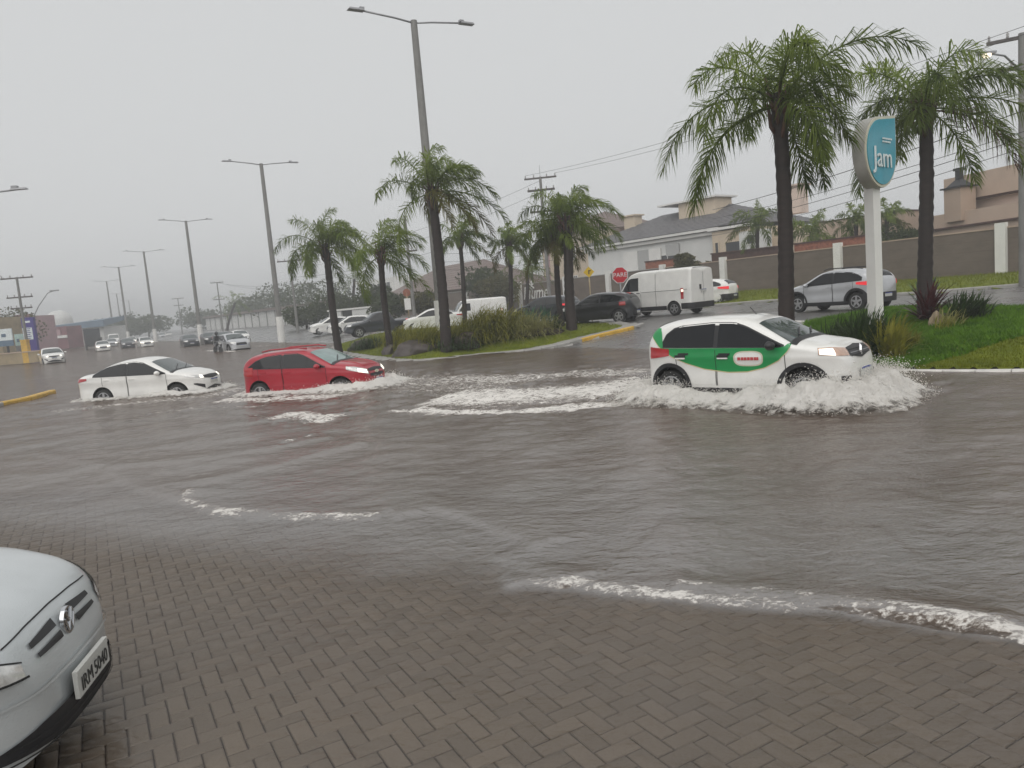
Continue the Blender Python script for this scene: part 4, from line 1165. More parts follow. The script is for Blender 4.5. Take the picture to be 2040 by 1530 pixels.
# round red sign low by the pickup tailgate is its tail lamp: built with the pickup
# ---- left edge: totem and advertising boards
p = G(68, 716, 0.12)
tt_ = empty('totem_sign', (p[0], p[1], 0.1), 0, 'tall purple totem sign with stacked white lettering at the far left', 'sign')
zt = P(62, 632, p[1])[2] - 0.1
MB().box((0, 0, zt / 2), (1.25, 0.4, zt)).build('panel', M['purple'], tt_)
MB().box((-0.1, -0.21, zt * 0.62), (1.0, 0.03, zt * 0.28)).build('white_band', M['sign_white'], tt_)
for k in range(6):
    MB().box((-0.1, -0.235, zt * (0.51 + 0.045 * k)), (0.5 + 0.2 * (k % 2), 0.02, zt * 0.016)).build('lettering', M['purple'], tt_)
MB().box((-0.05, -0.21, zt * 0.90), (0.7, 0.03, zt * 0.045)).build('lettering', M['sign_white'], tt_)
p = G(56, 722, 0.1)
yp = empty('bollard_post', (p[0], p[1], 0.05), 0, 'short thick yellow post in front of the purple totem', 'post')
MB().box((0, 0, 1.05), (0.55, 0.5, 2.1)).build('shaft', M['yellow_paint'], yp)
MB().box((0, 0, 2.13), (0.62, 0.56, 0.12)).build('cap', M['yellow_paint'], yp)
def board(label, u, vt, vb, Y, w, top, low):
    a_ = P(u, vt, Y); b2 = P(u, vb, Y)
    o_ = empty('advertising_board', (a_[0], a_[1], 0.05), 0, label, 'sign')
    h = a_[2] - b2[2]
    MB().box((0, 0, b2[2] - 0.05 + h * 0.66), (w, 0.16, h * 0.66)).build('panel', top, o_)
    MB().box((0, 0, b2[2] - 0.05 + h * 0.16), (w, 0.16, h * 0.33)).build('lower_panel', low, o_)
    MB().tube([(0.1, 0, -0.2), (0.1, 0, b2[2] - 0.05)], 0.12, 8).build('post', M['black_plastic'], o_)
    MB().box((-0.1, -0.1, b2[2] - 0.05 + h * 0.62), (w * 0.3, 0.03, h * 0.18)).build('mark', M['shop_blue'], o_)
    return o_
board('white and blue advertising board at the left edge', 8, 655, 690, 78, 1.5, M['sign_white'], M['shop_blue'])
board('narrow pale green advertising panel between the board and the totem', 37, 665, 700, 80, 0.9, mat('pale green panel', (0.45, 0.6, 0.55), 0.5), M['concrete_dark'])
p = G(20, 726, 0.1)
ph = empty('shop_wall', (p[0], p[1] + 1.5, 0.05), 0, 'low sand coloured wall under the signs at the left edge', 'wall')
MB().box((-3, 0, 0.5), (11, 0.4, 1.0)).build('wall_face', M['sand'], ph)
MB().box((-3, 0, 1.05), (11.2, 0.5, 0.1)).build('coping', M['beige'], ph)
o, w_, h_ = block('dark_shop', 'brown shop with slatted awnings behind the left signs', -90, -4, 636, 92, 5, M['sand'])
for k in range(4):
    MB().box((w_ * 0.72, -0.6, h_ * (0.48 + 0.14 * k)), (w_ * 0.34, 1.2, 0.22)).build('slat', M['cream'], o)
# ================================================================== PLANTS
def frond_mesh(name, start, az, el, length, droop, wind, matr, parent, nl=44, lw=0.030, ll=0.55, plume=0.7, seed=0, stalk=None):
    r_ = np.random.default_rng(seed)
    nseg = 16
    ds = length / nseg
    p = np.array(start, float); d = np.array([math.cos(az) * math.cos(el), math.sin(az) * math.cos(el), math.sin(el)])
    pts = [p.copy()]; dirs = [d.copy()]
    for k in range(nseg):
        t = (k + 1) / nseg
        d = d + np.array([wind[0], wind[1], -droop * (0.25 + 1.5 * t)]) * (1.0 / nseg)
        d /= np.linalg.norm(d)
        p = p + d * ds
        pts.append(p.copy()); dirs.append(d.copy())
    pts = np.array(pts); dirs = np.array(dirs)
    # rachis: a three sided taper
    V, F_ = [], []
    for k in range(nseg + 1):
        a = dirs[k]; up = np.array([0, 0, 1.0]); s_ = np.cross(a, up); s_ /= np.linalg.norm(s_) + 1e-6; u_ = np.cross(s_, a)
        rd = 0.026 * (1 - k / nseg) ** 0.7 + 0.004
        for t in (90, 210, 330):
            V.append(pts[k] + rd * (math.cos(R(t)) * s_ + math.sin(R(t)) * u_))
    for k in range(nseg):
        for q in range(3):
            a0, a1 = k * 3 + q, k * 3 + (q + 1) % 3
            F_ += [(a0, a1, a1 + 3), (a0, a1 + 3, a0 + 3)]
    V = np.array(V)
    tt = np.linspace(0.13, 1.0, nl)
    tt = np.repeat(tt, 2) + r_.normal(0, 0.006, nl * 2)
    side = np.tile([-1.0, 1.0], nl)
    tt = np.clip(tt, 0.1, 0.999)
    fi = tt * nseg; i0 = np.minimum(fi.astype(int), nseg - 1); fr_ = (fi - i0)[:, None]
    base = pts[i0] * (1 - fr_) + pts[i0 + 1] * fr_
    tg = dirs[i0] * (1 - fr_) + dirs[i0 + 1] * fr_
    up = np.array([0, 0, 1.0])
    s_ = np.cross(tg, up); s_ /= np.linalg.norm(s_, axis=1)[:, None] + 1e-6
    u_ = np.cross(s_, tg)
    roll = r_.normal(0, plume, len(tt))[:, None] + 0.35
    sd = s_ * side[:, None] * np.cos(roll) + u_ * np.sin(roll)
    fwd = 0.35 + 0.7 * tt[:, None]
    dl = sd + tg * fwd; dl /= np.linalg.norm(dl, axis=1)[:, None]
    ln = ll * (np.sin(np.pi * np.clip(0.12 + 0.80 * tt, 0, 1)) ** 0.7 + 0.1) * r_.uniform(0.75, 1.15, len(tt))
    grav = np.array([0, 0, -1.0])
    w1 = np.array([wind[0], wind[1], 0]) * 0.35
    m_ = dl + grav * 0.45 + w1; m_ /= np.linalg.norm(m_, axis=1)[:, None]
    e_ = dl + grav * (1.15 + 0.6 * r_.random((len(tt), 1))) + w1 * 1.4; e_ /= np.linalg.norm(e_, axis=1)[:, None]
    mid = base + m_ * (ln * 0.5)[:, None]
    tip = mid + e_ * (ln * 0.5)[:, None]
    wv = np.cross(dl, u_ + 0.4 * r_.normal(0, 1, u_.shape)); wv /= np.linalg.norm(wv, axis=1)[:, None] + 1e-6
    hw = lw * 0.5
    n = len(tt); o0 = len(V)
    LV = np.concatenate([base - wv * hw * 0.7, base + wv * hw * 0.7, mid - wv * hw, mid + wv * hw, tip])
    a = np.arange(n) + o0
    LF = np.concatenate([np.stack([a, a + n, a + 2 * n], -1), np.stack([a + n, a + 3 * n, a + 2 * n], -1), np.stack([a + 2 * n, a + 3 * n, a + 4 * n], -1)])
    return np_mesh(name, np.concatenate([V, LV]), np.concatenate([np.array(F_), LF]), matr, parent)
def palm(label, pos, crown, rad, tr, nf, flen, seed, wind=(0.55, -0.1), nl=40, group='island palms', lw=0.03, ll=0.55, young=0.15, dry=0.1, brown=0, droop=1.75, up=0.75, az0=None, boots=True, avoid=None):
    r_ = np.random.default_rng(seed)
    pos = np.array(pos, float); crown = np.array(crown, float)
    o = empty('palm_tree', pos, 0, label, 'palm tree', group)
    c = crown - pos
    H = c[2]
    pts, rads = [], []
    nst = max(14, int(H / 0.14))
    for k in range(nst + 1):
        t = k / nst
        b_ = np.array([c[0] * (t ** 1.15) + 0.04 * math.sin(t * 5 + seed), c[1] * t, H * t - 0.25 * (1 - t)])
        rd = tr * (1.12 - 0.22 * t + 0.28 * math.exp(-t * 14)) * (1 + (0.055 if k % 2 else -0.035)) + r_.normal(0, tr * 0.02)
        if t > 0.86: rd *= 1 + 0.12 * math.sin((t - 0.86) / 0.14 * math.pi)
        pts.append(b_); rads.append(rd)
    MB().tube(pts, rads, 12).build('trunk', M['trunk'], o, smooth=True, sharp=55)
    if boots:
        mb = MB()
        for k in range(16):
            az = k * 2.399 + seed; t = 0.84 + 0.15 * k / 16
            b_ = np.array([c[0] * t ** 1.15, c[1] * t, H * t])
            e = np.array([math.cos(az), math.sin(az), 0])
            mb.tube([b_ + e * tr * 0.6, b_ + e * tr * 1.25 + np.array([0, 0, 0.16]), b_ + e * tr * (1.4 + 0.8 * r_.random()) + np.array([0, 0, 0.38 + 0.15 * r_.random()])], [0.055, 0.045, 0.022], 5)
        mb.build('leaf_boots', M['boot'], o, smooth=True)
    for k in range(nf):
        az = (az0 or 0) + k * 2.39996 + r_.normal(0, 0.18)
        t = (k + 0.5) / nf
        el = R(82) * (1 - t) ** 0.8 * up + R(18) * (1 - t) - R(22) * t + r_.normal(0, 0.1)
        L_ = flen * r_.uniform(0.82, 1.12) * (0.78 + 0.32 * min(1, 2.2 * t))
        da_ = (math.degrees(az) - avoid[0]) % 360 if avoid else 999
        if avoid and t > 0.42 and da_ < avoid[1]: L_ *= 0.55
        mt = M['frond']
        q = r_.random()
        if t < 0.25 or q < young: mt = M['frond_young']
        if t > 0.72 and q > 1 - dry * 2.5: mt = M['frond_dry']
        if k >= nf - brown: mt = M['frond_brown']
        st = c + np.array([math.cos(az) * tr * 0.5, math.sin(az) * tr * 0.5, -0.30 * t])
        frond_mesh('frond', st, az, el, L_, droop * (0.85 + 0.5 * r_.random()), wind, mt, o, nl, lw * 0.82, ll * flen / 2.6, 0.95, seed * 100 + k)
    return o
def palm_px(label, ub, Y, vcrown, ucrown, dz=0.0, zb=None, **kw):
    c = P(ucrown, vcrown, Y)
    g = P(ub, vcrown + 250, Y)
    # foot of the trunk: follow the pixel column of the base down to the ground
    for vv in range(int(vcrown) + 20, 1000, 2):
        g = P(ub, vv, Y)
        gz_ = float(Tz(g[0], g[1])) if zb is None else zb
        if g[2] < gz_ + dz: break
    return palm(label, (g[0], g[1], gz_ + dz - 0.05), c, **kw)
def isle_pt(isle, u, v, dz=0.0):
    d = ray(u, v)
    ts = np.exp(np.linspace(math.log(5), math.log(80), 1500))
    p = CAM[None] + ts[:, None] * d[None]
    z = isle.z(p[:, 0], p[:, 1])
    i = int(np.argmax(p[:, 2] < z + dz))
    return p[i]
def palm_isle(label, ub, vb, vcrown, ucrown, **kw):
    g = isle_pt(isleA, ub, vb)
    print('palm', label[:30], g)
    return palm(label, (g[0], g[1], g[2] - 0.08), P(ucrown, vcrown, g[1]), **kw)
palm_px('biggest palm, on the right, standing behind the green and white car', 1572, 17.2, 186, 1551, 0.2, rad=2.6, tr=0.165, nf=19, flen=2.85, seed=11, nl=84, lw=0.034, ll=0.70, wind=(0.22, -0.05), dry=0.06, up=0.55, avoid=(-70, 120))
palm_px('palm at the far right beside the bromeliads, one dead brown frond hanging', 1846, 20.5, 200, 1842, 0.2, rad=2.6, tr=0.175, nf=19, flen=2.85, seed=23, nl=78, lw=0.036, ll=0.70, up=0.6, brown=1, dry=0.1, wind=(0.35, -0.05), avoid=(120, 140))
palm_isle('tall palm in the middle of the island in front of the nearest lamp post', 890, 700, 372, 862, rad=2.4, tr=0.20, nf=19, flen=2.8, seed=31, nl=74, lw=0.04, ll=0.65, dry=0.3, wind=(0.95, 0.0), young=0.2, up=0.7)
palm_isle('dense palm at the left end of the island behind the red car roof', 676, 703, 486, 646, rad=2.4, tr=0.19, nf=22, flen=2.6, seed=47, nl=74, lw=0.042, ll=0.7, wind=(0.7, 0.0))
palm_isle('palm between the two boulders with long fronds blown right', 777, 702, 500, 757, rad=2.2, tr=0.15, nf=14, flen=2.4, seed=52, nl=68, lw=0.042, ll=0.7, wind=(0.9, 0.0), young=0.3)
palm_px('slim palm with a small round crown behind the ornamental grass', 929, 46.0, 470, 915, 0.2, rad=1.8, tr=0.13, nf=14, flen=2.1, seed=61, nl=58, wind=(0.8, 0), lw=0.05, ll=0.7)
palm_px('slim palm in front of the wall lettering', 1021, 48.0, 482, 1014, 0.1, rad=1.6, tr=0.14, nf=19, flen=1.7, seed=73, nl=50, wind=(0.5, 0), lw=0.052, ll=0.75, young=0.3)
palm_isle('palm at the right end of the island near the stop sign', 1140, 656, 432, 1127, rad=2.3, tr=0.21, nf=20, flen=2.4, seed=85, nl=66, wind=(0.75, 0), lw=0.044, ll=0.7)
palm_isle('yellowing palm just left of the palm near the stop sign', 1119, 650, 468, 1104, rad=1.8, tr=0.13, nf=19, flen=1.85, seed=97, nl=54, wind=(0.1, 0), dry=0.5, lw=0.05, ll=0.75)
# palms of the gardens beyond the wall
palm_px('garden palm right of the white house, leaning fronds', 1512, 58, 446, 1508, zb=1.1, rad=1.8, tr=0.14, nf=13, flen=2.3, seed=103, nl=44, group='garden palms beyond the wall', wind=(-0.35, 0), lw=0.07, ll=0.75, boots=False)
palm_px('bright green low garden palm right of the biggest trunk', 1614, 56, 462, 1616, zb=1.1, rad=1.8, tr=0.13, nf=14, flen=2.3, seed=111, nl=44, group='garden palms beyond the wall', lw=0.07, ll=0.75, young=0.6, wind=(0.2, 0), boots=False)
palm_px('garden palm just left of the sign post', 1702, 55, 440, 1706, zb=1.1, rad=1.8, tr=0.14, nf=13, flen=2.0, seed=118, nl=44, group='garden palms beyond the wall', lw=0.07, ll=0.75, wind=(0.3, 0), boots=False)
palm_px('garden palm partly hidden just right of the sign post', 1768, 54, 430, 1768, zb=1.1, rad=1.8, tr=0.14, nf=12, flen=1.9, seed=126, nl=44, group='garden palms beyond the wall', lw=0.07, ll=0.75, wind=(0.3, 0), boots=False)
palm_px('thin garden palm behind the lettered wall', 1064, 84, 528, 1060, zb=1.1, rad=1.6, tr=0.14, nf=12, flen=2.4, seed=133, nl=20, group='garden palms beyond the wall', lw=0.07, boots=False)
palm_px('hazy palm beside the far pale wall', 452, 160, 603, 468, zb=1.0, rad=2.5, tr=0.25, nf=11, flen=4.2, seed=141, nl=18, group='far palms', lw=0.13, ll=0.5, wind=(0.5, 0), boots=False)
palm_px('dark hazy palm above the white modern house', 700, 112, 556, 706, zb=0.8, rad=2.5, tr=0.2, nf=13, flen=3.6, seed=149, nl=20, group='far palms', lw=0.09, wind=(0.3, 0), boots=False)
palm_px('olive palm behind the second thin island palm', 1050, 70, 548, 1050, zb=1.0, rad=2.0, tr=0.15, nf=13, flen=2.6, seed=155, nl=22, group='garden palms beyond the wall', lw=0.06, dry=0.4, boots=False)

def strap(name, label, cat, pos, n, length, width, matr, seed, spread=1.0, curl=1.0, group=None, stiff=0.0, basew=0.25, vary=0.35):
    """a clump of long arching leaves"""
    r_ = np.random.default_rng(seed)
    az = r_.uniform(0, 6.283, n); el = R(86) - np.abs(r_.normal(0, 0.5 * spread, n)); L_ = length * r_.uniform(1 - vary, 1 + vary * 0.5, n)
    off = r_.normal(0, basew, (n, 2))
    ns = 5
    V = []; 
    p = np.stack([off[:, 0], off[:, 1], np.zeros(n)], -1)
    d = np.stack([np.cos(az) * np.cos(el), np.sin(az) * np.cos(el), np.sin(el)], -1)
    s_ = np.stack([-np.sin(az), np.cos(az), np.zeros(n)], -1)
    rows = []
    for k in range(ns + 1):
        t = k / ns
        w_ = width * (0.6 + 1.0 * t) * (1 - t) ** 0.55 if k < ns else 0.001
        w_ = max(w_, 0.001)
        rows += [p - s_ * w_ / 2, p + s_ * w_ / 2]
        d = d + np.array([0.04, 0, -curl * (0.15 + t) * 0.42])
        d /= np.linalg.norm(d, axis=1)[:, None]
        p = p + d * (L_ / ns)[:, None]
    V = np.concatenate(rows)
    a = np.arange(n); F_ = []
    for k in range(ns):
        F_.append(np.stack([a + (2 * k) * n, a + (2 * k + 1) * n, a + (2 * k + 3) * n, a + (2 * k + 2) * n], -1))
    o = np_mesh('foliage' if name else name, V, np.concatenate(F_), matr)
    o.name = name
    o.location = pos
    return tag(o, label, cat, group)
def isle_pt(isle, u, v, dz=0.0):
    d = ray(u, v)
    ts = np.exp(np.linspace(math.log(5), math.log(80), 1500))
    p = CAM[None] + ts[:, None] * d[None]
    z = isle.z(p[:, 0], p[:, 1])
    i = int(np.argmax(p[:, 2] < z + dz))
    return p[i]
plants = [
    # island behind the red car: label, base pixel, n, length, width, mat, spread
    ('ornamental grass clump left of the boulder between the palms', (740, 694), 220, 0.75, 0.03, 'leaf_dark', 0.8),
    ('olive grass clump in front of the dark pickup', (800, 690), 320, 1.15, 0.03, 'leaf_grass', 0.8),
    ('tall green grass clump behind the round boulder', (840, 694), 340, 1.2, 0.03, 'leaf_grass', 0.8),
    ('green grass clump left of the tall palm trunk', (874, 690), 260, 1.05, 0.03, 'leaf_grass', 0.9),
    ('wide yellow green grass mound right of the tall palm', (965, 680), 520, 1.6, 0.036, 'leaf_grass', 0.75),
    ('highest yellow green grass mound under the slim palm', (1000, 674), 460, 1.5, 0.036, 'leaf_grass', 0.75),
    ('green grass mound left of the pale grass', (935, 685), 360, 1.25, 0.034, 'leaf_grass', 0.8),
    ('pale feathery grass at the right end of the planting', (1052, 668), 420, 1.1, 0.022, 'leaf_pale', 1.0),
    ('small pale grass tuft beside the pale feathery grass', (1078, 664), 220, 0.8, 0.02, 'leaf_pale', 1.0),
    ('dark low shrub at the foot of the tall palm', (912, 694), 260, 0.7, 0.04, 'leaf_dark', 1.2),
]
for k, (lab, (u, v), n, ln_, w_, mt, sprd) in enumerate(plants):
    p = isle_pt(isleA, u, v)
    strap('ornamental_grass', lab, 'grass clump', p, int(n * 1.7), ln_ * 1.12, w_ * 1.25, M[mt], 300 + k, sprd * 1.25, 1.7, 'grass clumps on the planted island', basew=0.42)
for k, (lab, u, v, n, ln_) in enumerate((('blue green agave under the palm near the stop sign', 1085, 655, 60, 1.1), ('second blue green agave left of the first', 1060, 648, 50, 1.0), ('dark agave beside the island palm trunk', 1105, 662, 50, 0.8))):
    p = isle_pt(isleA, u, v)
    strap('agave', lab, 'agave', p, n, ln_, 0.09, M['leaf_blue' if k < 2 else 'leaf_dark'], 330 + k, 1.25, 0.5, 'agaves on the planted island', basew=0.08)
# right island
rp = [('dark bushy plant behind the hatchback bonnet', (1672, 700), 200, 0.9, 0.045, 'leaf_dark', 1.0, 'shrub'),
      ('spreading strap leaved plant left of the sign post foot', (1716, 716), 260, 1.15, 0.05, 'leaf_dark', 0.9, 'shrub'),
      ('lighter strap leaved plant right of the sign post foot', (1778, 714), 200, 0.95, 0.045, 'leaf_grass', 1.0, 'shrub'),
      ('upright strap leaved plant hiding the sign post foot', (1744, 712), 200, 1.05, 0.05, 'leaf_dark', 1.0, 'shrub'),
      ('small yellow green tuft in front of the bromeliads', (1815, 690), 110, 0.4, 0.035, 'leaf_grass', 1.1, 'shrub'),
      ('blue green agave at the foot of the right palm', (1842, 612), 70, 1.0, 0.09, 'leaf_blue', 0.85, 'agave'),
      ('dark red bromeliad rosette at the foot of the right palm', (1850, 640), 100, 1.05, 0.085, 'leaf_red', 1.35, 'bromeliad'),
      ('dark leafy plant right of the red bromeliad', (1912, 640), 130, 0.75, 0.05, 'leaf_dark', 1.0, 'shrub'),
      ('second dark leafy plant at the right edge of the planting', (1940, 634), 120, 0.7, 0.05, 'leaf_dark', 1.1, 'shrub'),
      ('pale variegated plant below the red bromeliad', (1895, 648), 60, 0.5, 0.04, 'leaf_pale', 1.2, 'shrub'),
      ('small bright tuft beside the stone', (1884, 656), 60, 0.35, 0.03, 'leaf_grass', 1.1, 'shrub')]
for k, (lab, (u, v), n, ln_, w_, mt, sprd, cat) in enumerate(rp):
    p = isle_pt(isleB, u, v)
    strap({'shrub': 'strap_plant'}.get(cat, cat), lab, cat, p, n, ln_, w_, M[mt], 360 + k, sprd, 0.7, 'plants on the right island', basew=0.12 if cat == 'shrub' else 0.06)
# boulders
def rock(label, p, size, seed, flat=0.7, cat='boulder', name='boulder', matr=None):
    bm = bmesh.new(); bmesh.ops.create_icosphere(bm, subdivisions=4, radius=1.0)
    r_ = random.Random(seed); of = Vector((r_.uniform(0, 50),) * 3)
    from mathutils import noise as mn
    for v in bm.verts:
        n_ = mn.fractal(v.co * 1.1 + of, 1.0, 2.0, 3) * 0.30
        k = 1 + n_
        v.co = Vector((v.co.x * size[0] * k, v.co.y * size[1] * k, (v.co.z * size[2] * k if v.co.z > -0.35 else -0.35 * size[2])))
    me = bpy.data.meshes.new(name); bm.to_mesh(me); bm.free()
    me.materials.append(matr or M['rock'])
    me.polygons.foreach_set('use_smooth', [True] * len(me.polygons))
    o = link(name, me); o.location = p
    return tag(o, label, cat, 'boulders on the planted island')
p = isle_pt(isleA, 828, 704); rock('large rounded boulder in front of the olive grass', p, (1.05, 0.6, 0.55), 2)
p = isle_pt(isleA, 730, 694); rock('flat topped boulder at the left end of the grass', p, (0.95, 0.6, 0.5), 5)
p = isle_pt(isleA, 776, 706); rock('small dark stone at the foot of the leaning palm', p, (0.32, 0.3, 0.4), 8)
p = isle_pt(isleA, 922, 692); rock('dark rough boulder right of the tall palm trunk', p, (0.7, 0.5, 0.6), 13, matr=M['soil'])
p = isle_pt(isleA, 1075, 664); rock('low heap of dark earth at the end of the planting', p, (1.1, 0.7, 0.25), 17, matr=M['soil'])
p = isle_pt(isleB, 1866, 648); rock('upright pale stone under the red bromeliad', p, (0.17, 0.15, 0.34), 21, matr=mat('pale stone', (0.30, 0.23, 0.15), 0.7, 0.25, 6, 0.4, 20))
p = isle_pt(isleA, 690, 700)
# ---- broad-leaved trees: real limbs and crowns of many small leaf faces
def tree(label, u, vbase, vtop, Y, rad, seed, matr, zb=None, n=2600, leaf=0.16, group='trees beyond the walls', trunk=True):
    r_ = np.random.default_rng(seed)
    top = P(u, vtop, Y); zb = float(Tz(top[0], top[1])) if zb is None else zb
    o = empty('tree', (top[0], top[1], zb), 0, label, 'tree', group)
    H = top[2] - zb
    if trunk:
        mb = MB().tube([(0, 0, -0.2), (0.1, 0, H * 0.35), (0.05, 0.1, H * 0.62)], [0.05 * H ** 0.8 + 0.05, 0.035 * H ** 0.8 + 0.03, 0.04], 7)
        for k in range(6):
            az = k * 1.05 + seed; e = np.array([math.cos(az), math.sin(az)])
            mb.tube([(0.08, 0, H * (0.3 + 0.04 * k)), (e[0] * rad * 0.4, e[1] * rad * 0.4, H * 0.6), (e[0] * rad * 0.75, e[1] * rad * 0.75, H * 0.76)], [0.07, 0.045, 0.015], 5)
        mb.build('trunk', M['bark'], o, smooth=True)
    nc = 16
    cc = r_.normal(0, 1, (nc, 3)); cc /= np.linalg.norm(cc, axis=1)[:, None]
    cc *= r_.uniform(0.35, 0.8, (nc, 1))
    cen = np.array([0, 0, H * 0.62]) + cc * np.array([rad, rad, H * 0.34])
    k = r_.integers(0, nc, n)
    q = r_.normal(0, 1, (n, 3)); q /= np.linalg.norm(q, axis=1)[:, None]
    cr = rad * r_.uniform(0.28, 0.5, nc)
    pos = cen[k] + q * (cr[k] * r_.uniform(0.55, 1.0, n) ** 0.6)[:, None] * np.array([1, 1, 0.8])
    a_ = r_.normal(0, 1, (n, 3)); a_ /= np.linalg.norm(a_, axis=1)[:, None]
    b_ = np.cross(a_, r_.normal(0, 1, (n, 3))); b_ /= np.linalg.norm(b_, axis=1)[:, None]
    sz = leaf * r_.uniform(0.6, 1.4, n)[:, None]
    V = np.concatenate([pos - a_ * sz, pos - b_ * sz * 0.5, pos + a_ * sz, pos + b_ * sz * 0.5])
    i_ = np.arange(n)
    np_mesh('crown', V, np.stack([i_, i_ + n, i_ + 2 * n, i_ + 3 * n], -1), matr, o)
    return o
tl, to = M['tree_leaf'], M['tree_leaf2']
for a_ in (('dark leafy tree right of the slim pole', 640, 650, 560, 140, 7.5, 1, tl), ('hazy tree left of the slim pole', 566, 650, 570, 175, 9.0, 2, tl),
           ('hazy grey green tree beside the second lamp post', 520, 655, 590, 205, 8.5, 3, tl), ('dark conifer shaped tree left of the brown roof', 742, 650, 566, 92, 2.6, 4, tl),
           ('low dark tree under the dark palm', 690, 650, 580, 98, 4.5, 5, tl), ('round olive tree behind the slim palm', 962, 640, 532, 88, 3.8, 6, tl),
           ('olive bush behind the lettered wall', 1003, 620, 545, 80, 3.0, 7, to), ('brownish tree left of the lettered wall', 985, 620, 552, 92, 3.4, 8, to),
           ('green bush over the wall by the brick corner', 1360, 560, 498, 60.5, 1.3, 9, to), ('second green bush over the wall, more upright', 1376, 560, 504, 59.5, 1.0, 10, to),
           ('low bush over the wall end', 1398, 560, 510, 59, 1.2, 11, to), ('dense green tree right of the sign post', 1790, 520, 436, 51, 1.7, 12, tl),
           ('green bush behind the right palm trunk', 1815, 520, 448, 50, 1.5, 13, tl), ('small olive tree right of the road sign', 840, 640, 584, 74, 2.0, 14, to),
           ('dark hedge tree behind the white parked car', 606, 660, 610, 96, 3.0, 15, tl), ('bush behind the dark pickup roof', 770, 640, 588, 78, 2.6, 16, tl),
           ('olive tree behind the signs at the left edge', 14, 700, 618, 104, 4.5, 17, to), ('faint tree far along the avenue', 292, 660, 632, 220, 7.0, 18, tl),
           ('faint row tree behind the far traffic', 250, 665, 634, 230, 8.0, 19, tl), ('faint broad tree behind the far traffic', 212, 670, 640, 225, 7.5, 20, tl),
           ('hazy tree at the end of the far wall', 396, 655, 622, 240, 8.0, 21, tl), ('hazy low tree over the far wall', 484, 652, 604, 235, 8.0, 22, tl)):
    tree(a_[0], a_[1], a_[2], a_[3], a_[4], a_[5], a_[6], a_[7], n=3000 if a_[4] < 110 else 1800, leaf=0.0022 * a_[4] * 0.75 + 0.03)
# ================================================================== VEHICLES
def paint(name, col, metal=0.0, rough=0.28, dirt=0.06):
    return mat(name, col, rough, dirt, 2.5, metal=metal, coat=0.7, spec=0.5)
M['p_white'] = paint('white car paint', (0.79, 0.78, 0.75))
M['p_red'] = paint('dark red car paint', (0.36, 0.003, 0.018), rough=0.32)
M['p_silver'] = paint('silver car paint', (0.55, 0.58, 0.59), metal=0.35, rough=0.33)
_n, _l = M['p_silver'].node_tree.nodes, M['p_silver'].node_tree.links
_vo = _n.new('ShaderNodeTexVoronoi'); _vo.inputs['Scale'].default_value = 95; _vo.feature = 'SMOOTH_F1'
_mr = _n.new('ShaderNodeMapRange'); _mr.inputs['From Min'].default_value = 0.0; _mr.inputs['From Max'].default_value = 0.34; _mr.inputs['To Min'].default_value = 1; _mr.inputs['To Max'].default_value = 0
_bp = _n.new('ShaderNodeBump'); _bp.inputs['Strength'].default_value = 0.28; _bp.inputs['Distance'].default_value = 0.003
_ge = _n.new('ShaderNodeNewGeometry')
_l.new(_ge.outputs['Position'], _vo.inputs['Vector']); _l.new(_vo.outputs['Distance'], _mr.inputs['Value']); _l.new(_mr.outputs[0], _bp.inputs['Height'])
for _q in _n:
    if _q.type == 'BSDF_PRINCIPLED': _l.new(_bp.outputs[0], _q.inputs['Coat Normal']); _l.new(_bp.outputs[0], _q.inputs['Normal'])
M['p_grey'] = paint('light grey car paint', (0.52, 0.53, 0.55), metal=0.3, rough=0.32)
M['p_black'] = paint('black car paint', (0.010, 0.011, 0.014))
M['p_navy'] = paint('dark grey blue car paint', (0.018, 0.022, 0.03))
M['green_vinyl'] = mat('green vinyl', (0.008, 0.27, 0.07), 0.35, 0.06, 2, coat=0.3)
M['gold_line'] = mat('pale gold vinyl line', (0.6, 0.5, 0.3), 0.4, 0.05, 2)
M['red_print'] = mat('red print', (0.5, 0.06, 0.07), 0.4, 0.05, 2)
M['gap'] = mat('dark panel gap', (0.02, 0.02, 0.02), 0.8, 0.1, 3)

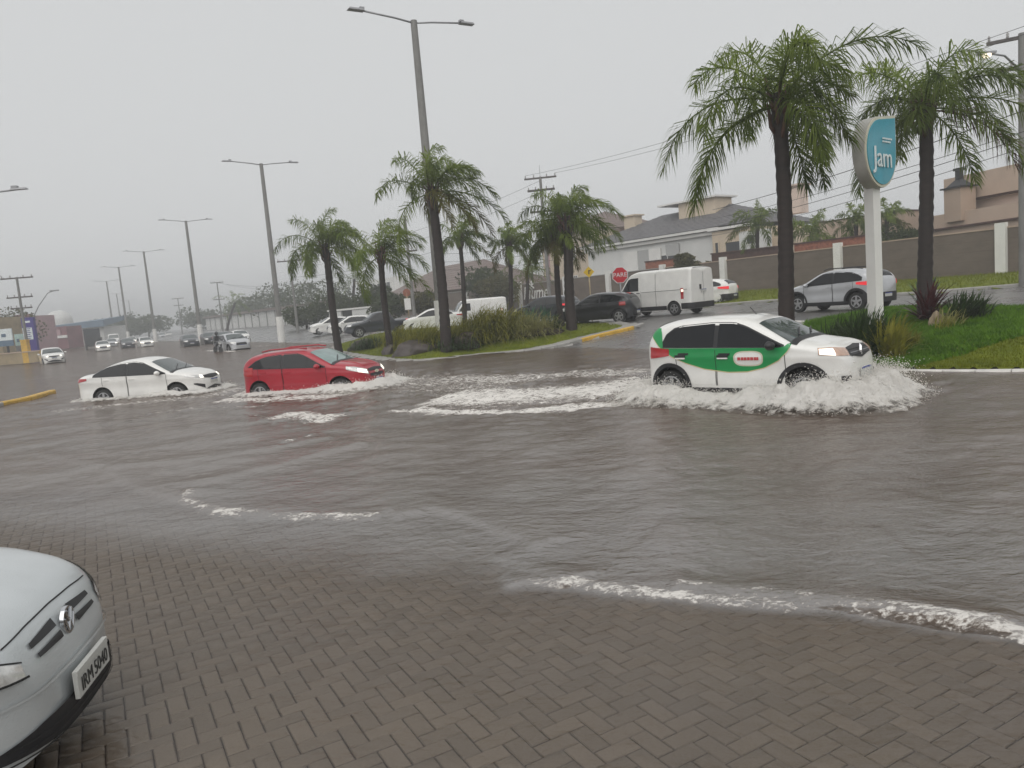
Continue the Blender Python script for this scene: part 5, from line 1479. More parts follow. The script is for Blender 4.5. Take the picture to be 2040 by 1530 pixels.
class Shape:
    def __init__(s, L, W, top, belt, zb=0.19, nf=5.0, nr=6.5, tumble=0.26, rnd=0.2, lift_f=0.0, lift_r=0.0):
        s.L, s.W, s.zb0, s.nf, s.nr, s.tum, s.rnd = L, W, zb, nf, nr, tumble, rnd
        tx = np.array([p[0] for p in top]); tz = np.array([p[1] for p in top])
        xs = np.linspace(-L / 2, L / 2, 600); zs = np.interp(xs, tx, tz)
        k = np.ones(17) / 17
        pad = np.concatenate([np.full(8, zs[0]), zs, np.full(8, zs[-1])])
        zs2 = np.convolve(pad, k, 'valid')
        edge = np.minimum(xs + L / 2, L / 2 - xs)
        w = np.clip(edge / 0.15, 0, 1)
        s.xs, s.zs = xs, zs * (1 - w) + zs2 * w
        s.bx = np.array([p[0] for p in belt]); s.bz = np.array([p[1] for p in belt])
    def zt(s, x): return np.interp(x, s.xs, s.zs)
    def zbelt(s, x): return np.interp(x, s.bx, s.bz)
    def zb(s, x):
        t = np.abs(x) / (s.L / 2)
        return s.zb0 + 0.10 * np.clip((t - 0.8) / 0.2, 0, 1) ** 2
    def plan(s, x):
        t = np.clip(np.abs(x) / (s.L / 2), 0, 1)
        n = np.where(x > 0, s.nf, s.nr)
        return (1 - t ** n) ** (1 / n)
    def Y(s, x, z):
        x = np.asarray(x, float); z = np.asarray(z, float)
        b = s.W / 2 * s.plan(x)
        lowt = np.clip((0.5 - z) / 0.32, 0, 1)
        b = b * (1 - 0.045 * lowt ** 2)
        zbl = s.zbelt(x); zt = s.zt(x)
        crease = 0.012 * np.exp(-((z - (zbl - 0.16)) / 0.05) ** 2) - 0.012 * np.exp(-((z - (zbl - 0.36)) / 0.10) ** 2)
        b = b + crease * s.plan(x)
        b = b - s.tum * np.maximum(0, z - zbl) - 0.35 * s.tum * np.maximum(0, z - zbl) ** 2
        rd = np.minimum(s.rnd, (zt - s.zb(x)) * 0.45)
        u = np.clip((z - (zt - rd)) / rd, 0, 1)
        return np.maximum(b, 0.0) * (1 - u ** 3) ** (1 / 3)
    def body(s, nx=76, nz=30):
        t = np.linspace(-1, 1, nx)
        x = s.L / 2 * np.sin(t * math.pi / 2) * 0.55 + s.L / 2 * t * 0.45
        f = np.linspace(0, 1, nz)
        g = 1 - (1 - f) ** 1.9
        V = np.zeros((nx, 2 * nz, 3))
        for i in range(nx):
            z = s.zb(x[i]) + (s.zt(x[i]) - s.zb(x[i])) * g
            y = s.Y(np.full(nz, x[i]), z)
            V[i, :nz] = np.stack([np.full(nz, x[i]), -y, z], -1)
            V[i, nz:] = np.stack([np.full(nz, x[i]), y, z], -1)[::-1]
        m = 2 * nz
        F_ = []
        for i in range(nx - 1):
            for j in range(m):
                j2 = (j + 1) % m
                F_.append((i * m + j, (i + 1) * m + j, (i + 1) * m + j2, i * m + j2))
        me = bpy.data.meshes.new('body')
        me.from_pydata(V.reshape(-1, 3).tolist(), [], F_)
        bm = bmesh.new(); bm.from_mesh(me)
        bmesh.ops.remove_doubles(bm, verts=bm.verts, dist=0.0008)
        bmesh.ops.dissolve_degenerate(bm, edges=bm.edges, dist=0.0005)
        bmesh.ops.recalc_face_normals(bm, faces=bm.faces)
        bm.to_mesh(me); bm.free()
        return me
    # -- patches that lie on the skin
    def side(s, xa, xb, zlo, zhi, sgn, off=0.006, nx=14, nz=8):
        x = np.linspace(xa, xb, nx)
        lo = zlo(x) if callable(zlo) else np.full(nx, zlo); hi = zhi(x) if callable(zhi) else np.full(nx, zhi)
        hi = np.maximum(hi, lo + 0.002)
        A = np.zeros((nx, nz, 3))
        for k in range(nz):
            z = lo + (hi - lo) * k / (nz - 1)
            A[:, k] = np.stack([x, sgn * (s.Y(x, z) + off), z], -1)
        return MB().grid(A, flip=sgn > 0)
    def ztop_at(s, x, y):
        zt = s.zt(x); lo = np.maximum(zt - s.rnd - 0.02, s.zb(x)); hi = zt.copy()
        for _ in range(26):
            mid = (lo + hi) / 2
            ins = s.Y(x, mid) > np.abs(y)
            lo = np.where(ins, mid, lo); hi = np.where(ins, hi, mid)
        return (lo + hi) / 2
    def top(s, xa, xb, half, off=0.006, nx=12, ny=13, y0=None):
        """half(x): half width of the patch"""
        x = np.linspace(xa, xb, nx)
        A = np.zeros((nx, ny, 3))
        h = half(x) if callable(half) else np.full(nx, half)
        for k in range(ny):
            y = h * (-1 + 2 * k / (ny - 1))
            z = s.ztop_at(x, y)
            A[:, k] = np.stack([x, y, z + off], -1)
        return MB().grid(A)
    def wrap(s, fa, fb, zlo, zhi, xc, sgnx=1, sgny=1, off=0.008, nf=14, nz=7):
        """patch round the nose (sgnx=1) or tail; angle 0 points straight ahead, 90 to the side"""
        f = np.linspace(fa, fb, nf)
        lo = zlo(f) if callable(zlo) else np.full(nf, zlo); hi = zhi(f) if callable(zhi) else np.full(nf, zhi)
        A = np.zeros((nf, nz, 3))
        for k in range(nz):
            z = lo + (hi - lo) * k / (nz - 1)
            a = np.zeros(nf); b_ = np.full(nf, 3.0)
            cx, sx = np.cos(np.radians(f)), np.sin(np.radians(f))
            for _ in range(30):
                md = (a + b_) / 2
                px = sgnx * (xc + md * cx); py = np.abs(md * sx)
                ins = (np.abs(px) < s.L / 2) & (s.Y(np.clip(px, -s.L / 2, s.L / 2), z) > py) & (s.zt(np.clip(px, -s.L / 2, s.L / 2)) > z)
                a = np.where(ins, md, a); b_ = np.where(ins, b_, md)
            r_ = (a + b_) / 2 + off
            A[:, k] = np.stack([sgnx * (xc + r_ * cx), sgny * r_ * sx, z], -1)
        return MB().grid(A)
def arc(pts):
    xs = [p[0] for p in pts]; zs = [p[1] for p in pts]
    return lambda x: np.interp(x, xs, zs)
def cut_arches(me, wheels, R_a, W, matr):
    body = bpy.data.objects.new('tmp_body', me); COL.objects.link(body)
    mb = MB()
    for xw, zw in wheels:
        for sg in (-1, 1):
            ya, yb = (sg * (W / 2 - 0.34), sg * (W / 2 + 0.2))
            mb.lathe([(R_a, min(ya, yb)), (R_a, max(ya, yb))], (xw, 0, zw), 28, 'y')
    cut = mb.build('tmp_cut', matr)
    md = body.modifiers.new('b', 'BOOLEAN'); md.operation = 'DIFFERENCE'; md.object = cut; md.solver = 'EXACT'
    md.material_mode = 'TRANSFER'
    dg = bpy.context.evaluated_depsgraph_get()
    res = bpy.data.meshes.new_from_object(body.evaluated_get(dg))
    bpy.data.objects.remove(body); bpy.data.objects.remove(cut)
    return res
def wheel(root, x, y, r_, sgn, rimr=0.66, spokes=5, rim_mat=None, w=0.19):
    wh = MB()
    h = w / 2
    wh.lathe([(r_ * 0.60, -h * 0.9), (r_ * 0.93, -h), (r_, -h * 0.62), (r_, h * 0.62), (r_ * 0.93, h), (r_ * 0.60, h * 0.9)], (x, y, r_ - 0.005), 28, 'y')
    o = wh.build('wheel', M['rubber'], root, smooth=True, sharp=50)
    rm = MB()
    yo = y + sgn * (h - 0.012)
    rr0 = r_ * rimr
    rm.lathe([(rr0, yo - 0.012), (rr0, yo + 0.010), (rr0 * 0.88, yo + 0.012), (rr0 * 0.86, yo - 0.03), (0.02, yo - 0.03)] if sgn > 0 else
             [(rr0, yo + 0.012), (rr0, yo - 0.010), (rr0 * 0.88, yo - 0.012), (rr0 * 0.86, yo + 0.03), (0.02, yo + 0.03)], (x, 0, r_ - 0.005), 28, 'y')
    for k in range(spokes):
        a = 2 * math.pi * k / spokes + 0.3
        c = np.array([math.cos(a), math.sin(a)])
        n_ = np.array([-c[1], c[0]])
        vs_ = []
        for rad_, hw in ((0.0, 0.045), (rr0 * 0.93, 0.032)):
            for q in (-1, 1):
                for dy in (0.0, 0.03):
                    pp = c * rad_ + n_ * hw * q
                    vs_.append((x + pp[0], yo - sgn * dy + sgn * 0.004, r_ - 0.005 + pp[1]))
        rm.add(vs_, [(0, 2, 6, 4), (1, 5, 7, 3), (0, 4, 5, 1), (2, 3, 7, 6), (4, 6, 7, 5)])
    rm.lathe([(0.05, yo - sgn * 0.02), (0.05, yo + sgn * 0.014)], (x, 0, r_ - 0.005), 12, 'y')
    rm.build('rim', rim_mat or M['alloy'], o)
    return o
def mirror(root, s, x, sgn, z, matr, size=(0.15, 0.20, 0.14)):
    y0 = float(s.Y(x, z))
    bm = bmesh.new(); bmesh.ops.create_icosphere(bm, subdivisions=3, radius=1)
    for v in bm.verts:
        c = v.co; k = 0.8 + 0.2 * (1 - abs(c.y))
        v.co = Vector((c.x * size[0] * 0.55 * (1.15 if c.x > 0 else 0.7), c.y * size[1] * 0.55, c.z * size[2] * 0.55 * k))
    bmesh.ops.translate(bm, verts=bm.verts, vec=(x, sgn * (y0 + size[1] * 0.55 + 0.02), z + 0.06))
    me = bpy.data.meshes.new('mirror'); bm.to_mesh(me); bm.free(); me.materials.append(matr)
    me.polygons.foreach_set('use_smooth', [True] * len(me.polygons))
    o = link('mirror', me, root)
    MB().box((x, sgn * (y0 + 0.03), z + 0.02), (0.07, 0.10, 0.05)).build('mirror_arm', M['black_plastic'], o)
    return o
def car(name, label, pos, heading, sp, pm, group=None, detail=2, sink=0.0):
    s = sp['shape']
    root = empty(name, (pos[0], pos[1], pos[2] - sink), heading, label, sp.get('cat', 'car'), group)
    me = s.body(76 if detail == 2 else 48, 30 if detail == 2 else 20)
    me.materials.append(pm)
    wr, xf, xr = sp['wr'], sp['xf'], sp['xr']
    if detail >= 1:
        me = cut_arches(me, [(xf, wr), (xr, wr)], wr * sp.get('arch', 1.22), s.W, M['gap'])
    me.polygons.foreach_set('use_smooth', [True] * len(me.polygons))
    me.set_sharp_from_angle(angle=R(42))
    link('body', me, root)
    for x in (xf, xr):
        for sg in (-1, 1):
            wheel(root, x, sg * (s.W / 2 - 0.125), wr, sg, sp.get('rim', 0.66), sp.get('spokes', 5), M['alloy'])
    G_ = sp.get('glass', M['glass']); GW = sp.get('wglass', M['glass_light'])
    # glass
    xa, xb = sp['ws']
    ins = sp.get('ws_in', 0.10)
    def wsh(x):
        t = (x - xa) / (xb - xa)
        z = s.zt(x) - s.rnd * 0.45
        return np.maximum(0.05, s.Y(x, z) - ins * (1 - 0.5 * t) + 0.03)
    ws = s.top(xa, xb, wsh, 0.006).build('windshield', GW, root, smooth=True)
    if detail >= 1:
        wp = MB()
        for sg in (-0.42, 0.18):
            y1 = sg * s.W * 0.5; x1 = xb - 0.02; x2 = xb - (xb - xa) * 0.34; y2 = y1 + 0.42
            z1 = float(s.ztop_at(np.array([x1]), np.array([y1]))[0]); z2 = float(s.ztop_at(np.array([x2]), np.array([y2]))[0])
            wp.tube([(x1, y1, z1 + 0.03), (x2, y2, z2 + 0.03)], 0.012, 5)
        wp.build('wiper', M['black_plastic'], root)
        cw = s.top(xb - 0.015, xb + 0.10, lambda x: wsh(np.full_like(x, xb)) + 0.03, 0.008, 4).build('cowl', M['black_plastic'], root, smooth=True)
    xa2, xb2 = sp['rw']
    s.top(xa2, xb2, lambda x: np.maximum(0.05, s.Y(x, s.zt(x) - s.rnd * 0.45) - 0.12), 0.006).build('rear_window', G_, root, smooth=True)
    wt = arc(sp['wtop'])
    wlo = sp.get('wlo', 0.025)
    for sg in (-1, 1):
        if detail >= 1:
            xs0, xs1 = sp['wins'][0][0] - 0.04, sp['wins'][-1][1] + 0.05
            s.side(xs0, xs1, lambda x: s.zbelt(x) + wlo - 0.02, lambda x: np.maximum(wt(x) + 0.025, s.zbelt(x) + wlo), sg, 0.003, 30).build('window_seal', M['black_plastic'], root, smooth=True)
        for (wa, wb) in sp['wins']:
            s.side(wa, wb, lambda x: s.zbelt(x) + wlo, wt, sg, 0.008, 18).build('side_window', G_, root, smooth=True)
        if detail >= 1:
            for (da, db) in sp['doors']:
                zl = sp.get('doorz', 0.34)
                for e in (da, db):
                    s.side(e - 0.006, e + 0.006, max(zl, wr + math.sqrt(max(0, (wr * 1.3) ** 2 - (e - xr) ** 2))) if abs(e - xr) < wr * 1.3 else zl, lambda x: s.zbelt(x), sg, 0.004, 2, 10).build('door_gap', M['gap'], root)
                Ra_ = wr * sp.get('arch', 1.22) + 0.035
                zlo_ = lambda x: np.maximum(zl + 0.015, np.where(np.abs(x - xr) < Ra_, wr + np.sqrt(np.maximum(0, Ra_ ** 2 - (x - xr) ** 2)), 0))
                dr = s.side(da + 0.012, db - 0.012, zlo_, lambda x: s.zbelt(x) - 0.004, sg, 0.005, 12, 9).build('door', pm, root, smooth=True)
                hx = da + 0.16 if True else db
                hz_ = float(s.zbelt(hx)) - 0.10
                yy = float(s.Y(hx, hz_))
                MB().box((hx, sg * (yy + 0.012), hz_), (0.20, 0.03, 0.035)).build('handle', sp.get('handle', pm), dr)
            mirror(root, s, sp['mx'], sg, float(s.zbelt(sp['mx'])) - 0.01, sp.get('mirror', pm))
    # lamps, grille, plates
    for sg in (-1, 1):
        for nm, (fa, fb, lo, hi, mt, sx, off) in sp['lamps'].items():
            s.wrap(fa, fb, arc(lo) if not np.isscalar(lo) else lo, arc(hi) if not np.isscalar(hi) else hi, s.L / 2 - 0.9, sx, sg, off).build(nm.split('#')[0], mt, root, smooth=True)
    for nm, (fa, lo, hi, mt, sx, off) in sp['front'].items():
        s.wrap(-fa, fa, arc(lo) if not np.isscalar(lo) else lo, arc(hi) if not np.isscalar(hi) else hi, s.L / 2 - 0.9, sx, 1, off, 22).build(nm.split('#')[0], mt, root, smooth=True)
    def plate(sx, z, txt=None):
        f = s.wrap(-1, 1, z, z + 0.01, s.L / 2 - 0.9, sx, 1, 0.03, 3, 2)
        x = f.v[2][0]
        o = MB().box((x, 0, z), (0.02, 0.40, 0.13)).build('number_plate', M['plate'], root)
        MB().box((x + sx * 0.011, 0, z + 0.05), (0.004, 0.40, 0.028)).build('plate_band', sp.get('band', M['blue_plate']), o)
        if txt:
            for w_, yo_ in zip(txt.split(), (-0.095, 0.085)):
                text_mesh('plate_lettering', w_, 0.098, M['plate_text'], o, (x + sx * 0.0135, yo_ * sx, z - 0.015), (math.pi / 2, 0, math.pi / 2 * sx), 0.001, sx=0.92)
        return o
    plate(1, sp['pz'][0], sp.get('ptxt'))
    plate(-1, sp['pz'][1])
    return root, s

hat = dict(wr=0.295, mx=0.62, doors=[(-1.12, -0.32), (-0.30, 0.80)], pz=(0.50, 0.72))
# --- small white and green hatchback
S_k = Shape(3.68, 1.60, [(-1.84, .62), (-1.825, .94), (-1.77, 1.15), (-1.66, 1.34), (-1.55, 1.42), (-1.25, 1.48), (-.5, 1.51), (.08, 1.495), (.36, 1.42), (1.0, 1.09), (1.17, 1.06), (1.5, 1.01), (1.68, .945), (1.79, .82), (1.84, .5)],
            [(-1.84, 1.01), (-1.3, .995), (.8, .965), (1.84, .95)], 0.20, 5.6, 6.0, 0.28, 0.17)
W_k = [(-1.42, 1.03), (-1.33, 1.21), (-1.17, 1.32), (-1.0, 1.362), (-.4, 1.395), (.0, 1.38), (.22, 1.31), (.88, .99)]
sp_k = dict(hat, shape=S_k, xf=1.18, xr=-1.24, wr=0.30, arch=1.24, ws=(.39, .98), rw=(-1.68, -1.5), wtop=W_k, wins=[(-1.36, -.36), (-.28, .84)], doors=[(-1.10, -.33), (-.31, .90)], mx=.70,
            mirror=M['black_plastic'], handle=M['black_plastic'], pz=(.52, .75),
            lamps={'headlight': (28, 58, [(28, .80), (58, .84)], [(28, .92), (44, .95), (58, .95)], M['lamp_amber'], 1, .012),
                   'headlight_bulb': (44, 57, [(44, .825), (57, .85)], [(44, .935), (57, .935)], M['lamp_lit'], 1, .02),
                   'fog_lamp': (30, 40, .40, .50, M['black_plastic'], 1, .012),
                   'taillight': (44, 70, [(44, .80), (70, .86)], [(44, 1.02), (70, .98)], M['lamp_red'], -1, .014)},
            front={'grille': (27, [(-27, .80), (0, .73), (27, .80)], [(-27, .92), (0, .95), (27, .92)], M['black_plastic'], 1, .014),
                   'lower_grille': (22, .30, .40, M['black_plastic'], 1, .012)})
kz = -0.04
kpos = np.array([4.30, 13.2, kz])
KH = R(-44)
kwid, _ = car('hatchback', 'white and green hatchback ploughing a big splash through the flood', kpos, KH, sp_k, M['p_white'])
# black arch trims and sill
for sg in (-1, 1):
    for xw in (1.18, -1.24):
        pts_o, pts_i = [], []
        for t in np.linspace(-12, 192, 22):
            for rad_, lst in ((0.435, pts_o), (0.362, pts_i)):
                x_ = xw + rad_ * math.cos(R(t)); z_ = 0.295 + rad_ * math.sin(R(t))
                lst.append((x_, sg * (float(S_k.Y(x_, max(z_, .2))) + 0.018), z_))
        A = np.array([pts_o, pts_i])
        MB().grid(A).build('arch_trim', M['black_plastic'], kwid)
    S_k.side(-.85, .80, .215, .30, sg, .012, 12, 3).build('sill_trim', M['black_plastic'], kwid)
    # green livery sweeping under the windows
    lo = arc([(-1.70, 1.26), (-1.62, 1.18), (-1.45, 1.02), (-1.2, .86), (-.9, .73), (-.55, .63), (-.1, .575), (.25, .585), (.55, .65), (.80, .77), (.95, .92), (1.04, 1.06)])
    hi = arc([(-1.70, 1.29), (-1.60, 1.36), (-1.44, 1.35), (-1.40, 1.2), (-1.38, 1.005), (-1.3, .995), (.8, .97), (.9, .99), (.94, 1.03), (1.04, 1.065)])
    lv = S_k.side(-1.69, 1.03, lo, hi, sg, .010, 60, 10).build('livery_panel', M['green_vinyl'], kwid, smooth=True)
    S_k.side(-1.69, 1.03, lambda x: lo(x) - .018, lambda x: lo(x), sg, .0095, 60, 2).build('livery_line', M['gold_line'], lv, smooth=True)
    S_k.side(-.326, -.314, .60, .95, sg, .012, 2, 6).build('door_gap', M['gap'], kwid)
    for hx_ in (-.18, -1.0):
        yy = float(S_k.Y(hx_, .83))
        MB().box((hx_, sg * (yy + .016), .845 if hx_ > -.5 else .85), (.20, .035, .045)).build('handle', M['black_plastic'], lv)
        MB().box((hx_, sg * (yy + .018), .815), (.19, .03, .03)).build('handle_cup', M['p_white'], lv)
    n = 26
    for nm, a_, b_, off, mt in (('badge', .235, .105, .014, M['p_white']), ('badge_rim', .262, .128, .0125, M['sign_trim'])):
        A = np.zeros((n, 6, 3))
        for i, t in enumerate(np.linspace(0, 2 * math.pi, n)):
            c, s2 = math.cos(t), math.sin(t)
            ex = .28 + a_ * np.sign(c) * abs(c) ** .6; ez = .80 + b_ * np.sign(s2) * abs(s2) ** .75
            for k in range(6):
                f = k / 5
                x_ = .28 + (ex - .28) * f; z_ = .80 + (ez - .80) * f
                A[i, k] = (x_, sg * (float(S_k.Y(x_, z_)) + off), z_)
        MB().grid(A).build(nm, mt, lv)
    pr = MB()
    for k, (dx, w_, h_) in enumerate(((-.16, .05, .035), (-.10, .045, .035), (-.045, .05, .035), (.012, .045, .035), (.07, .05, .035), (.128, .045, .035), (.17, .03, .035))):
        h_ = .05
        x_ = .28 + dx; pr.box((x_, sg * (float(S_k.Y(x_, .80)) + .016), .80), (w_, .006, h_))
    pr.build('badge_print', M['red_print'], lv)
# diamond emblem, roof aerial, rails
xe = 1.795
MB().add([(xe, -.055, .84), (xe - .01, 0, .735), (xe, .055, .84), (xe - .015, 0, .95), (xe + .03, -.03, .84), (xe + .025, 0, .78), (xe + .03, .03, .84), (xe + .02, 0, .905)],
         [(0, 1, 5, 4), (1, 2, 6, 5), (2, 3, 7, 6), (3, 0, 4, 7)]).build('emblem', M['chrome'], kwid)
for k in range(3):
    S_k.wrap(-25, 25, .785 + .045 * k, .797 + .045 * k, .94, 1, 1, .02, 14, 2).build('grille_bar', M['gap'] if k != 1 else M['steel'], kwid)
MB().tube([(.10, 0, 1.46), (-.04, 0, 1.62)], .008, 5).build('aerial', M['black_plastic'], kwid)
for sg in (-1, 1):
    S_k.top(-1.4, .25, .012, .012, 10, 3).build('roof_seam', M['gap'], kwid) if sg > 0 else None
# --- red hatchback
S_r = Shape(4.0, 1.70, [(-2.0, .55), (-1.985, .90), (-1.93, 1.10), (-1.80, 1.28), (-1.62, 1.385), (-1.2, 1.45), (-.5, 1.485), (0, 1.475), (.30, 1.41), (1.0, 1.075), (1.2, 1.05), (1.55, .99), (1.78, .90), (1.92, .76), (2.0, .5)],
            [(-2.0, 1.02), (-1.2, .99), (.9, .93), (2.0, .88)], 0.19, 4.4, 5.5, 0.30, 0.17)
sp_r = dict(hat, shape=S_r, xf=1.24, xr=-1.32, wr=.31, ws=(.30, 1.0), wglass=M['glass_teal'], rw=(-1.82, -1.58), wtop=[(-1.72, 1.0), (-1.4, 1.20), (-1.1, 1.30), (-.6, 1.365), (-.1, 1.36), (.15, 1.29), (.82, .95)],
            wins=[(-1.62, -.55), (-.47, .80)], doors=[(-1.30, -.52), (-.50, .86)], mx=.66, handle=M['p_red'], pz=(.46, .72),
            lamps={'headlight': (27, 66, [(27, .66), (66, .84)], [(27, .80), (50, .90), (66, .93)], M['lamp_clear'], 1, .012),
                   'headlight_bulb': (30, 47, [(30, .685), (47, .75)], [(30, .79), (47, .85)], M['lamp_lit'], 1, .02),
                   'taillight': (46, 66, .80, 1.05, M['lamp_red'], -1, .012),
                   'front_bumper_crease': (4, 60, .44, .455, M['gap'], 1, .006)},
            front={'grille': (24, [(-24, .60), (0, .56), (24, .60)], [(-24, .66), (0, .665), (24, .66)], M['black_plastic'], 1, .012),
                   'upper_grille': (25, [(-25, .735), (0, .73), (25, .735)], [(-25, .80), (0, .825), (25, .80)], M['black_plastic'], 1, .012),
                   'grille_bar': (25, [(-25, .67), (0, .672), (25, .67)], [(-25, .725), (0, .722), (25, .725)], M['p_red'], 1, .02),
                   'lower_grille': (24, .27, .37, M['black_plastic'], 1, .010)})
rpos = np.array([-5.62, 21.6, -0.28]); RH = R(-17)
red, _ = car('hatchback', 'dark red hatchback driving through the flood with headlights on', rpos, RH, sp_r, M['p_red'])
for sg in (-1, 1):
    S_r.side(-1.0, .95, .50, .53, sg, .018, 14, 3).build('side_strip', M['p_red'], red, smooth=True)
    MB().tube([(-1.3, sg * .52, 1.46), (-1.0, sg * .53, 1.505), (-.1, sg * .53, 1.515), (.15, sg * .52, 1.47)], .022, 6).build('roof_rail', M['p_red'], red, smooth=True)
    z_ = .99
    S_r.top(.98, 1.86, .01, .010, 12, 3)
xe = 1.985
MB().box((xe - .02, 0, .70), (.03, .20, .045)).box((xe - .02, 0, .70), (.032, .07, .085)).build('emblem', M['sign_trim'], red)
for sg in (-1, 1):
    x = np.linspace(1.08, 1.80, 10); yv = sg * (.40 - .06 * (x - 1.08))
    z = S_r.ztop_at(x, yv)
    MB().tube(list(np.stack([x, yv, z + .004], -1)), .014, 5).build('bonnet_crease', M['p_red'], red, smooth=True)
# --- white sedan
S_s = Shape(4.38, 1.73, [(-2.19, .60), (-2.17, .90), (-2.10, 1.035), (-1.95, 1.085), (-1.62, 1.12), (-1.45, 1.16), (-.95, 1.37), (-.5, 1.47), (-.05, 1.50), (.25, 1.475), (.52, 1.40), (1.20, 1.055), (1.4, 1.03), (1.75, .96), (1.98, .87), (2.12, .74), (2.19, .5)],
            [(-2.19, 1.02), (-1.2, .995), (1.1, .945), (2.19, .88)], 0.17, 4.4, 5.5, 0.30, 0.17)
sp_s = dict(hat, shape=S_s, xf=1.36, xr=-1.16, wr=.31, ws=(.52, 1.2), rw=(-1.52, -.92), wtop=[(-1.5, 1.03), (-1.25, 1.19), (-.9, 1.30), (-.5, 1.365), (0, 1.385), (.3, 1.33), (1.05, .965)],
            wins=[(-1.40, -.30), (-.22, 1.02)], doors=[(-1.12, -.27), (-.25, 1.08)], mx=.86, pz=(.60, .78),
            lamps={'headlight': (30, 66, [(30, .72), (66, .82)], [(30, .82), (66, .87)], M['lamp_clear'], 1, .012),
                   'indicator': (29, 37, [(29, .725), (37, .74)], [(29, .82), (37, .83)], M['lamp_lit'], 1, .018),
                   'air_intake': (30, 50, [(30, .40), (50, .55)], [(30, .52), (44, .58), (50, .58)], M['black_plastic'], 1, .012),
                   'taillight': (40, 66, [(40, .85), (66, .92)], [(40, .99), (66, .985)], M['lamp_red'], -1, .012)},
            front={'grille': (27, [(-27, .73), (0, .68), (27, .73)], [(-27, .80), (0, .815), (27, .80)], M['black_plastic'], 1, .014),
                   'lower_grille': (36, [(-36, .30), (-20, .30), (0, .30), (20, .30), (36, .30)], [(-36, .315), (-20, .42), (0, .47), (20, .42), (36, .315)], M['black_plastic'], 1, .012)})
spos = np.array([-11.75, 24.6, -0.28]); SHD = R(-8)
sed, _ = car('sedan', 'white four door sedan at the tail of the three cars in the flood', spos, SHD, sp_s, M['p_white'])
for sg in (-1, 1):
    S_s.side(-2.12, -1.75, .26, lambda x: np.interp(x, [-2.12, -1.75], [.36, .28]), sg, .014, 8, 3).build('bumper_trim', M['black_plastic'], sed)
# --- silver car nosing in at the lower left
S_v = Shape(4.2, 1.66, [(-2.1, .6), (-2.0, 1.0), (-1.6, 1.09), (-1.4, 1.15), (-.8, 1.42), (0, 1.46), (.35, 1.40), (1.05, 1.02), (1.25, .985), (1.55, .935), (1.80, .87), (1.95, .80), (2.05, .66), (2.1, .45)],
            [(-2.1, .98), (1.0, .91), (2.1, .86)], 0.17, 3.9, 5.5, 0.30, 0.14)
sp_v = dict(hat, shape=S_v, xf=1.30, xr=-1.17, wr=.30, ws=(.36, 1.05), rw=(-1.45, -.85), wtop=[(-1.4, 1.0), (-1.0, 1.2), (-.5, 1.33), (0, 1.35), (.9, .94)], wins=[(-1.3, -.3), (-.22, .88)], doors=[(-1.1, -.27), (-.25, .95)], mx=.72, pz=(.415, .75), ptxt='IRM 5040',
            band=M['plate'],
            lamps={'headlight': (28, 64, [(28, .60), (64, .66)], [(28, .655), (42, .75), (64, .84)], M['lamp_clear'], 1, .010),
                   'headlight_bulb': (34, 48, [(34, .625), (48, .65)], [(34, .68), (48, .75)], M['lamp_clear'], 1, .014),
                   'headlight_edge': (27, 64, [(27, .590), (64, .648)], [(27, .600), (64, .660)], M['gap'], 1, .012),
                   'headlight_top_edge': (27.5, 64, [(27.5, .655), (42, .75), (64, .84)], [(27.5, .662), (42, .758), (64, .848)], M['gap'], 1, .012),
                   'grille_slot#1': (6, 22, [(6, .678), (22, .675)], [(6, .718), (22, .698)], M['black_plastic'], 1, .010),
                   'grille_slot#2': (6, 21, [(6, .622), (21, .628)], [(6, .656), (21, .646)], M['black_plastic'], 1, .010),
                   'taillight': (46, 66, .80, 1.0, M['lamp_red'], -1, .012)},
            front={'bonnet_gap': (31, [(-31, .735), (-18, .752), (0, .758), (18, .752), (31, .735)], [(-31, .741), (-18, .758), (0, .764), (18, .758), (31, .741)], M['gap'], 1, .006),
                   'lower_grille': (40, [(-44, .285), (0, .245), (44, .285)], [(-44, .31), (-24, .375), (0, .385), (24, .375), (44, .31)], M['black_plastic'], 1, .010),
                   'bumper_shelf': (44, .505, .515, M['p_silver'], 1, .016)})
vpos = np.array([-4.27, 3.17, 0.03]); VH = R(10)
sil, _ = car('sedan', 'silver car with its bonnet and front bumper showing at the lower left', vpos, VH, sp_v, M['p_silver'])
f = S_v.wrap(-1, 1, .668, .67, 1.2, 1, 1, .012, 3, 2); xe = f.v[2][0]
em = MB().lathe([(.066, 0), (.066, .018), (.054, .018), (.054, .006), (.001, .006)], (xe - .004, 0, .668), 26, 'x').build('emblem', M['chrome'], sil, smooth=True, sharp=40)
for a_, b_ in (((-.030, .052), (-.008, -.004)), ((.030, .052), (.008, -.004)), ((-.050, .020), (-.022, -.048)), ((.050, .020), (.022, -.048)), ((-.022, -.048), (0, .004)), ((.022, -.048), (0, .004))):
    MB().tube([(xe + .014, a_[0], .668 + a_[1]), (xe + .014, b_[0], .668 + b_[1])], .007, 5).build('emblem_stroke', M['chrome'], em)
lg = MB()
for k in range(3):
    S_v.wrap(-36, 36, .258 + .032 * k, .266 + .032 * k, 1.2, 1, 1, .016, 20, 2).build('grille_bar', M['gap'], sil)

